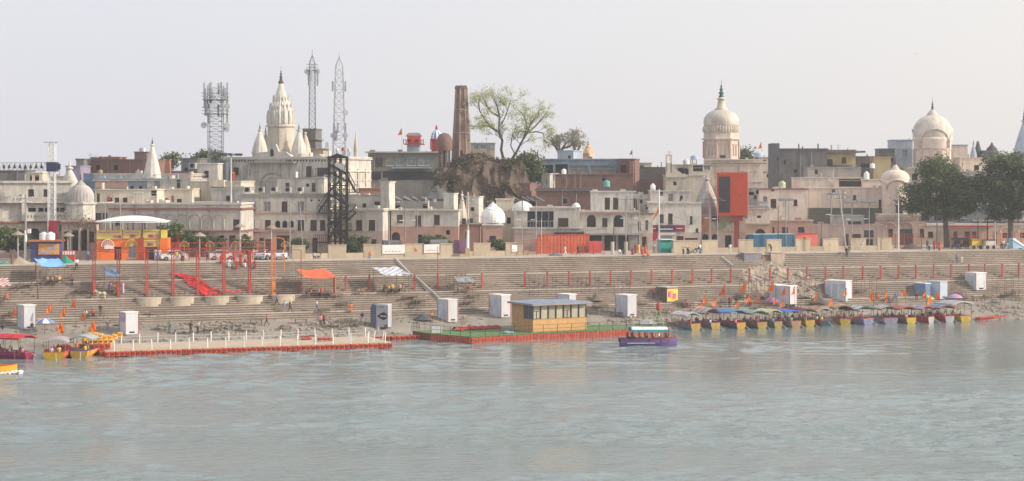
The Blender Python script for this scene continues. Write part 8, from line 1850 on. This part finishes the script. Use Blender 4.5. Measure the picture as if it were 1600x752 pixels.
PL = [(120, 423, 'walk', 'white', 'dark', 200, 0, 'walking down from the promenade in a white shirt beside the blue tarpaulin'), (112, 448, 'stand', 'pink', 'dark', 10, 0, 'standing in a pale pink shirt below the blue tarpaulin stall'),
 (134, 499, 'sit', 'white', 'dark', 0, 0, 'sitting in a white top at the feet of the bank steps'), (145, 498, 'sit', 'red', 'dark', 20, 0, 'sitting in a red jacket between two companions on the steps'), (157, 498, 'stand', 'dark', 'jeans', 0, 0, 'standing in a dark jacket and jeans by the red jacketed sitter'), (168, 516, 'stand', 'white', 'grey', 30, 0, 'standing in a white shirt by the pink printed cabin'),
 (19, 414, 'stand', 'maroon', 'brown', 0, 1, 'in maroon standing by the lodge pole'), (4, 519, 'sit', 'dark', 'blue', 0, 0, 'sitting on a chair at the very edge of the bank'), (137, 409, 'stand', 'blue', 'navy', 0, 0, 'in blue leaning at the pole near the orange stall'),
 (157, 405, 'stand', 'dark', 'brown', 0, 0, 'dark dressed near the red drum at the stall'), (178, 406, 'stand', 'white', 'blue', 0, 0, 'in white and blue at the stall doorway'), (249, 407, 'stand', 'white', 'lilac', 0, 1, 'in a white and lilac robe at the bright orange pier'), (243, 407, 'stand', 'lilac', 'lilac', 0, 1, 'in a lilac sari beside the white robed one'), (264, 406, 'stand', 'white', 'pink', 0, 0, 'in white and pink between the orange pier and red gate pier'),
 (276, 410, 'stand', 'yellow', 'grey', 0, 0, 'in a yellow shirt before the red gate pier'), (285, 410, 'stand', 'grey', 'dark', 0, 0, 'in dark grey beside the yellow shirted one'), (324, 409, 'stand', 'navy', 'dark', 0, 0, 'in navy alone on the promenade behind the mesh railing'),
 (346, 411, 'sit', 'red', 'red', 0, 1, 'seated in red at the near end of the red group'), (358, 417, 'sit', 'white', 'pale blue', 0, 1, 'seated in white before the red group'), (370, 420, 'sit', 'red', 'red', 0, 1, 'seated lowest of the women in bright red'), (366, 409, 'stand', 'red', 'red', 10, 1, 'standing in a red sari at the high mast'), (376, 412, 'stand', 'orange', 'red', -20, 1, 'standing in an orange and red sari in the middle of the crowd'), (383, 418, 'sit', 'red', 'white', 0, 1, 'seated in red and white at the crowd front'), (388, 411, 'stand', 'dark', 'dark', 0, 0, 'dark dressed behind the two white shirts'), (396, 405, 'stand', 'white', 'white', 20, 0, 'in a white shirt standing at the crowd back'), (401, 406, 'stand', 'white', 'grey', -20, 0, 'in a white shirt and grey trousers next to the crowd back'), (398, 419, 'sit', 'maroon', 'maroon', 0, 1, 'seated in maroon at the far end of the red group'), (392, 414, 'stand', 'red', 'orange', 0, 1, 'standing in red and orange near the white shirts'), (349, 408, 'stand', 'orange', 'red', 0, 1, 'small figure in orange behind the railing by the high mast'),
 (265, 520, 'stand', 'green', 'jeans', 0, 0, 'in a green shirt and jeans on the rocky bank'), (298, 523, 'stand', 'dark', 'dark', 20, 0, 'in black carrying a pink bag on the bank'), (309, 522, 'stand', 'white', 'dark', -20, 0, 'in a white shirt facing the one in black'), (417, 510, 'walk', 'red', 'dark', 250, 0, 'striding in a red shirt across the bank'), (433, 480, 'walk', 'purple', 'dark', 250, 0, 'in dark purple walking on the steps past the last drum'), (445, 488, 'stand', 'pale blue', 'pale blue', 0, 0, 'in pale blue on the steps'), (453, 491, 'walk', 'dark', 'dark', 80, 0, 'in black just behind the one in pale blue'),
 (495, 489, 'walk', 'white', 'jeans', 100, 0, 'in a white shirt walking below the red tarpaulin stall'), (501, 511, 'stand', 'pink', 'dark', 20, 0, 'in a pink top standing on the bank behind the pier'), (506, 510, 'stand', 'maroon', 'dark', -20, 0, 'in maroon close beside the one in pink'), (453, 512, 'lie', 'blue', 'pink', 0, 0, 'reclining in blue on a bench behind the pier'), (548, 488, 'sit', 'orange', 'orange', 0, 1, 'seated in bright orange on the low steps'), (566, 500, 'sit', 'dark', 'grey', 0, 0, 'dark dressed on a parked bike beside the black drop cabin'), (590, 521, 'stand', 'grey', 'pale blue', 0, 0, 'in grey standing in front of the black drop cabin'),
 (491, 405, 'sit', 'pale blue', 'dark', 0, 0, 'in pale blue sitting at the wall end under the fire escape'), (499, 404, 'sit', 'dark', 'dark', 0, 0, 'in black sitting beside the pale blue sitter'), (522, 402, 'sit', 'pink', 'brown', 0, 0, 'in pink sitting against the first raised wall block'), (578, 404, 'sit', 'orange', 'blue', 0, 0, 'in orange and blue seated by the wall near the white tarpaulin'), (883, 401, 'walk', 'white', 'white', 95, 0, 'in a long white kurta walking past the orange wall'), (903, 400, 'walk', 'dark', 'dark', 95, 0, 'in black walking after the white kurta'),
 (968, 399, 'sit', 'white', 'grey', 0, 0, 'in white seated by the thick concrete posts'), (974, 399, 'sit', 'navy', 'dark', 0, 0, 'in navy seated next to the one in white'), (988, 398, 'sit', 'maroon', 'maroon', 0, 1, 'in maroon seated low at the teal stall'), (993, 397, 'stand', 'red', 'maroon', 0, 1, 'in a red sari by the teal stall'), (998, 397, 'stand', 'yellow', 'yellow', 0, 1, 'in a yellow sari beside the red saris'), (1003, 398, 'sit', 'red', 'red', 0, 1, 'seated in scarlet below the yellow sari'), (1008, 397, 'stand', 'dark', 'red', 0, 1, 'in black and red nearest the flagpole'), (1022, 396, 'stand', 'pale blue', 'green', 0, 0, 'in turquoise between the teal board and flagpole'),
 (1094, 397, 'stand', 'white', 'jeans', 60, 0, 'in white leaning over the parked motorbikes'), (1084, 394, 'stand', 'navy', 'navy', 0, 0, 'in navy behind the tall loaded motorbike'), (1141, 397, 'stand', 'white', 'white', 0, 0, 'in a long white robe at the head of the broken slope'), (1205, 394, 'bend', 'dark', 'dark', 300, 0, 'in black bending over a bundle above the pale block'), (1295, 392, 'stand', 'grey', 'dark', 0, 0, 'in dark grey with a backpack against the wall block'), (1323, 403, 'stand', 'dark', 'dark', 0, 0, 'in black on the top steps beside a companion'), (1327, 402, 'walk', 'navy', 'grey', 20, 0, 'in navy on the top steps beside the one in black'), (1348, 392, 'walk', 'white', 'white', 270, 0, 'in a white kurta walking alone along the wall'),
 (1449, 391, 'stand', 'navy', 'navy', 0, 0, 'in navy by the pale green scooter'), (1460, 391, 'stand', 'maroon', 'maroon', 0, 1, 'in maroon between the navy one and the red sari'), (1468, 392, 'stand', 'red', 'red', 0, 1, 'in a flowing red sari by the shade tree trunk'), (1495.6, 413, 'stand', 'grey', 'jeans', 0, 0, 'in grey on the upper flight holding a child by the hand'), (1503, 413, 'stand', 'white', 'white', 0, 0, 'small child in white on the upper flight'),
 (1535, 389, 'stand', 'yellow', 'brown', 0, 0, 'in yellow serving at the food cart'), (1568, 390, 'stand', 'white', 'grey', 0, 0, 'in white beside the white scooter'), (1151, 481, 'stand', 'dark', 'navy', 0, 0, 'in dark blue above the blue canopied boat'), (1140, 482, 'stand', 'maroon', 'dark', 0, 0, 'in maroon near the big orange flag'), (1172, 477, 'sit', 'red', 'maroon', 0, 1, 'seated in red near the green edged canopy'), (1169, 478, 'stand', 'maroon', 'dark', 0, 0, 'in maroon behind the red sitter'), (1073, 482, 'sit', 'pink', 'maroon', 0, 1, 'seated in pink beside a bench below the yellow kiosk'), (1021, 470, 'stand', 'maroon', 'dark', 0, 0, 'at the dark side of the yellow kiosk'), (1432, 470, 'stand', 'purple', 'dark', 0, 0, 'in purple near the blue ticket kiosk'),
 (1372, 470, 'sit', 'orange', 'red', 0, 0, 'in orange seated by the pole frame'), (1390, 480, 'stand', 'purple', 'jeans', 0, 0, 'in purple above the lavender boat'), (80, 445, 'sit', 'orange', 'brown', 0, 0, 'in orange seated under the blue tarpaulin'), (90, 446, 'sit', 'pale blue', 'grey', 0, 0, 'in pale blue seated at the blue tarpaulin edge'), (172, 462, 'stand', 'lilac', 'purple', 0, 1, 'in patterned lilac beside the shrine tent'), (192, 462, 'stand', 'pink', 'lilac', 0, 1, 'in pink and lilac at the far side of the shrine tent'), (500, 466, 'sit', 'brown', 'dark', 0, 0, 'in brown seated in the shade of the red tarpaulin'), (624, 460, 'sit', 'red', 'dark', 0, 0, 'in red seated in the shade of the white sheet'), (612, 461, 'sit', 'dark', 'brown', 0, 0, 'in dark clothes seated under the white sheet'), (50, 523, 'stand', 'dark', 'grey', 0, 0, 'dark dressed behind the magenta boat'), (1012, 402, 'sit', 'orange', 'red', 0, 0, 'in orange sitting by the pink pedestal of the flagpole'), (674, 499, 'sit', 'orange', 'dark', 0, 0, 'in orange crouched at the metal pile')]
for (x, y, po, top, low, rot, sk, lb) in PL:
    ch = 'child' in lb and 'small child' in lb
    g = G(x, y)
    if lb.startswith('seated') or lb.startswith('standing') or lb.startswith('walking') or lb.startswith('sitting') or lb.startswith('striding') or lb.startswith('reclining') or lb.startswith('small') or lb.startswith('at ') or lb.startswith('dark'): L2 = 'person '+lb
    else: L2 = 'person '+lb
    if po == 'lie': g = g+Vector((0, 0, .55))
    if po == 'sit': g = g+Vector((0, 0, -.12))
    person(L2, g, po, top, low, rot+random.uniform(-15, 15), bool(sk), .68 if ch else random.uniform(.96, 1.04))
# passengers and boatmen
tops_ = ['red', 'white', 'blue', 'maroon', 'dark', 'pale blue', 'orange', 'yellow', 'grey', 'green', 'pink', 'navy', 'purple']
BK = ['white posted first boat', 'peaked canopy boat', 'bright blue canopy boat', 'green edged canopy boat', 'cream and yellow canopy boat', 'tan sterned blue canopy boat', 'dark maroon canopy boat', 'red boat with teal bow', 'mustard canopy boat', 'broad lilac navy boat', 'small lavender boat', 'faded red canopy boat', 'striped red hulled boat', 'white transom boat', 'last yellow boat', 'magenta boat', 'cream green canopy boat', 'grey canopied yellow boat', 'blue banded yellow boat']
for bi, (root, rnd, label) in enumerate(BO):
    short = label.split(' under')[0].split(' with')[0].split(' beneath')[0]
    L2 = label.replace('boat with', 'boat that has'); n = 5; used = set(); M_ = Matrix.Translation(root.location) @ Matrix.Rotation(root.rotation_euler.z, 4, 'Z')
    for i in range(n):
        t = rnd.choice([c for c in tops_ if c not in used]); used.add(t); yy = (.75, 1.7, 2.5, 3.4, 4.4)[i]; sx = (-.4, .38, -.35, .3, -.2)[i]
        what = ('boatman in %s at the stern of the ' if i == 0 else 'person in %s seated in the ') % t
        key = BK[bi]
        person((what+key).replace('the first', 'first'), M_ @ Vector((sx, yy, .3)), 'sit' if i else ('stand' if rnd.random() < .45 else 'sit'), t, rnd.choice(('dark', 'grey', 'jeans', 'brown')), rnd.uniform(0, 360) if i else math.degrees(root.rotation_euler.z)+rnd.uniform(-30, 30), False)
root, g, L_ = tourb; M_ = Matrix.Translation(root.location) @ Matrix.Rotation(root.rotation_euler.z, 4, 'Z')
for (yy, sx, t, lo, lb) in ((.9, 0, 'dark', 'dark', 'boatman in black at the tiller of the purple tourist boat'), (2.4, .4, 'orange', 'grey', 'passenger in an orange life vest nearest the boatman on the purple boat'), (3.3, -.4, 'olive', 'grey', 'passenger in olive between the two orange vests on the purple boat'), (4.1, .4, 'orange', 'red', 'passenger in an orange vest at the middle of the purple boat'), (5.0, .3, 'white', 'grey', 'passenger in white under the purple boat canopy'), (5.9, .2, 'red', 'maroon', 'passenger in red by the bow of the purple boat'), (1.6, -.3, 'navy', 'dark', 'passenger in navy under the blue front arch of the purple boat')):
    person(lb, M_ @ Vector((sx, yy, .56)), 'sit', t, lo, random.uniform(60, 120), False, 1.05)
# ------------------------------------------------------------------ roof clutter and small things
def rooftank(label, x, y, Z, m, r=.6, h=1.2, name='water_tank'):
    r *= .75; h *= .72
    g = P(x, y, Z); root = E(name, label, 'water tank', g); lathe_thing(root, 'tank_body', m, [(r, 0), (r*1.02, h*.1), (r*.96, h*.14), (r*1.02, h*.45), (r*.96, h*.5), (r*1.02, h*.8), (r*.8, h*.95), (r*.4, h)], n=20); lathe_thing(root, 'lid', m, [(r*.4, h), (r*.4, h*1.1), (.1, h*1.13)], n=12)
    mb = MB()
    for i in range(4): a = pi/4+i*pi/2; mb.box(r*.7*cos(a)-.05, r*.7*sin(a)-.05, -.9, r*.7*cos(a)+.05, r*.7*sin(a)+.05, -.003)
    mb.build('tank_stand', STEEL, root)
rooftank('round silver tank on top of the brown brick stair room', 223, 238, Zp(222)+80, mat('tank_silver', (.4, .42, .46), rough=.4, metal=.3), .85, 1.1); rooftank('small golden tank on the long mottled parapet', 157, 271, Zp(157)+59, mat('tank_gold', (.4, .28, .16)), .5, .8, 'gold_tank')
rooftank('red water tank on the temple hall roof near the pointed pinnacle', 536, 236, Zp(536)+86, REDP, .42, .9); rooftank('white water tank left of the red one on the temple roof', 527, 237, Zp(527)+87, WHT, .4, .8); rooftank('grey white tank right of the red one on the temple roof', 545, 237, Zp(545)+86, GALV, .4, .8)
rooftank('green water tank on the red brick wall top', 948, 292, Zp(948)+52, mat('tank_green', (.1, .34, .28)), .8, 1.5); rooftank('pale yellow green tank above the red edged roof', 1222, 294, Zp(1222)+36, mat('tank_lime', (.5, .55, .32)), .85, 1.6); rooftank('steel white tank on the roof rooms by the sign shop', 1020, 300, Zp(1020)+34, WHT, .6, 1.8)
rooftank('small white tank on the slate roof behind the chequered spire', 881, 272, Zp(881)+60, WHT, .6, 1.2); rooftank('white square shouldered tank on the peach verandah house', 1354, 284, Zp(1354)+46, WHT, .7, 2.4); rooftank('pale blue tank on the loft house roof', 1085, 250, Zp(1085)+64, mat('tank_paleblue', (.4, .48, .6)), 1.0, 1.1); rooftank('round white tank on the mustard parapet', 1363, 263, Zp(1363)+84, WHT, .7, 1.3); rooftank('grey white tank in the loft roof corner', 1072, 257, Zp(1072)+60, GALV, .8, 1.2); rooftank('blue grey tank in front of the slab tower', 1185, 246, Zp(1185)+120, mat('tank_paleblue', (.4, .48, .6)), 1.3, 1.6)
def cooler(label, x, y, Z, s=1.0, m=None):
    g = P(x, y, Z); root = E('air_cooler', label, 'air cooler', g, radians(-8), 'air coolers on the roofs'); MB().box(-.5*s, 0, 0, .5*s, .6*s, .85*s).build('casing', m or mat('casing_grey', (.42, .41, .4)), root); MB().tube((0, -.02, .45*s), (0, -.05, .45*s), .33*s, 16).build('fan_grille', BLACK, root)
for i, (x, y, d) in enumerate(((386, 301, 'closest to the high mast'), (407, 301, 'second from the high mast'), (427, 300.5, 'at the foot of the flat annexe'), (449, 301, 'under the small annexe window'), (468, 301, 'next to the lit annexe door'))): cooler('round fanned air cooler on the terrace, '+d, x, y, Zp(x)+32, 1.05)
cooler('air cooler on the white glass roomed house by the red tower', 1184, 305, Zp(1184)+31, 1.2); cooler('air cooler on the shop house ledge beside the balcony house', 1010, 329, Zp(1010)+21, .8)
cooler('dish sized cooler at the foot of the cube house', 300, 264, Zp(300)+50, 1.2)
rnd = random.Random(21); WR = [('by the red plastic chairs on the cream terrace', 170, 317), ('on the cream terrace near its glazed end', 197, 317), ('at the white terrace railing', 213, 318), ('before the shaded doorways', 243, 320), ('before the second shaded doorway', 262, 320), ('beside the third shaded doorway', 270, 320)]
for i, (lb, x, y) in enumerate(WR):
    Z = Zp(x)+32.5; o = person('person %s %s' % (('in red', 'in dark red', 'in pink', 'in black', 'in red and white', 'in maroon')[i], lb), P(x, y+1, Z), 'stand' if i % 2 else 'sit', ('red', 'maroon', 'pink', 'dark', 'red', 'maroon')[i], 'dark', 0)
o = person('person in bright red standing on the roof beside the stair tower below the mast', P(364.5, 283, Zp(364)+48), 'stand', 'orange', 'red', 0, True)
def skyflag(label, x, yt, yb, Z, w=1.2, m=None):
    w *= .55
    g = P(x, yb, Z); root = E('roof_flag', label, 'flag', g); flag(root, 0, 0, 0, P(x, yt, Z).z-g.z, None, w, m)
skyflag('dark red pennant on the brown block beside the orange pier', 988, 234, 250, Zp(988)+68, 1.0, MAROON); skyflag('small orange flag flying left of the red rooftop pavilion', 628, 200, 238, Zp(628)+112, 1.6); skyflag('thin flag near the bushy tree on the skyline', 841, 236, 262, Zp(841)+80, 1.2, REDP)
g = P(1178, 250, 440); skyflag('far orange flag between the ribbed dome temple and slab tower', 1190, 222, 262, 430, 1.6)
g = P(1432, 85, 300); root = E('bird', 'dark bird gliding high over the river', 'bird', g); MB().face([(-.6, 0, .15), (0, -.1, 0), (0, .1, .0)]).face([(.6, 0, .12), (0, -.1, 0), (0, .1, 0)]).lathe(0, 0, [(.02, -.06), (.07, -.02), (.06, .04), (.02, .07)], 8).build('body', BLACK, root)
# television aerials and rods on the roofs
for i, (x, yt, yb, off, lb) in enumerate(((141, 240, 250, 76, 'above the grey end block'), (150, 243, 250, 76, 'above the brown brick block'), (290, 240, 248, 66, 'on the blackened house by the cube house'), (500, 226, 236, 84, 'on the small rooftop shelter'), (1046, 236, 246, 48, 'by the open frame'), (1310, 226, 233, 96, 'on the concrete block roof'), (760, 214, 224, 120, 'on the grey house behind the chimney'))):
    g = P(x, yb, Zp(x)+off+2); h = P(x, yt, g.y).z-g.z; mb = MB().tube((0, 0, -.5), (0, 0, h), .04, 5)
    for j in range(4): mb.tube((-.5+.08*j, 0, h-.1-j*.25), (.5-.08*j, 0, h-.1-j*.25), .025, 4)
    tag(mb.build('roof_aerial', STEEL, None, g), 'thin television aerial '+lb, 'aerial')
# ------------------------------------------------------------------ haze
m = bpy.data.materials.new('haze'); m.use_nodes = True; m.node_tree.nodes.clear(); N = m.node_tree.nodes.new
ov = N('ShaderNodeOutputMaterial'); pv = N('ShaderNodeVolumePrincipled'); pv.inputs['Color'].default_value = (.93, .95, 1, 1); pv.inputs['Density'].default_value = HAZE; pv.inputs['Anisotropy'].default_value = .2
m.node_tree.links.new(pv.outputs[0], ov.inputs['Volume'])
mb = MB().box(-720, -60, -6, 720, 860, 62); tag(mb.build('haze', m), kind='stuff')

for o in SC.objects:
    if 'label' in o and len(o['label'].split()) > 16: print('LONG', len(o['label'].split()), o['label'])
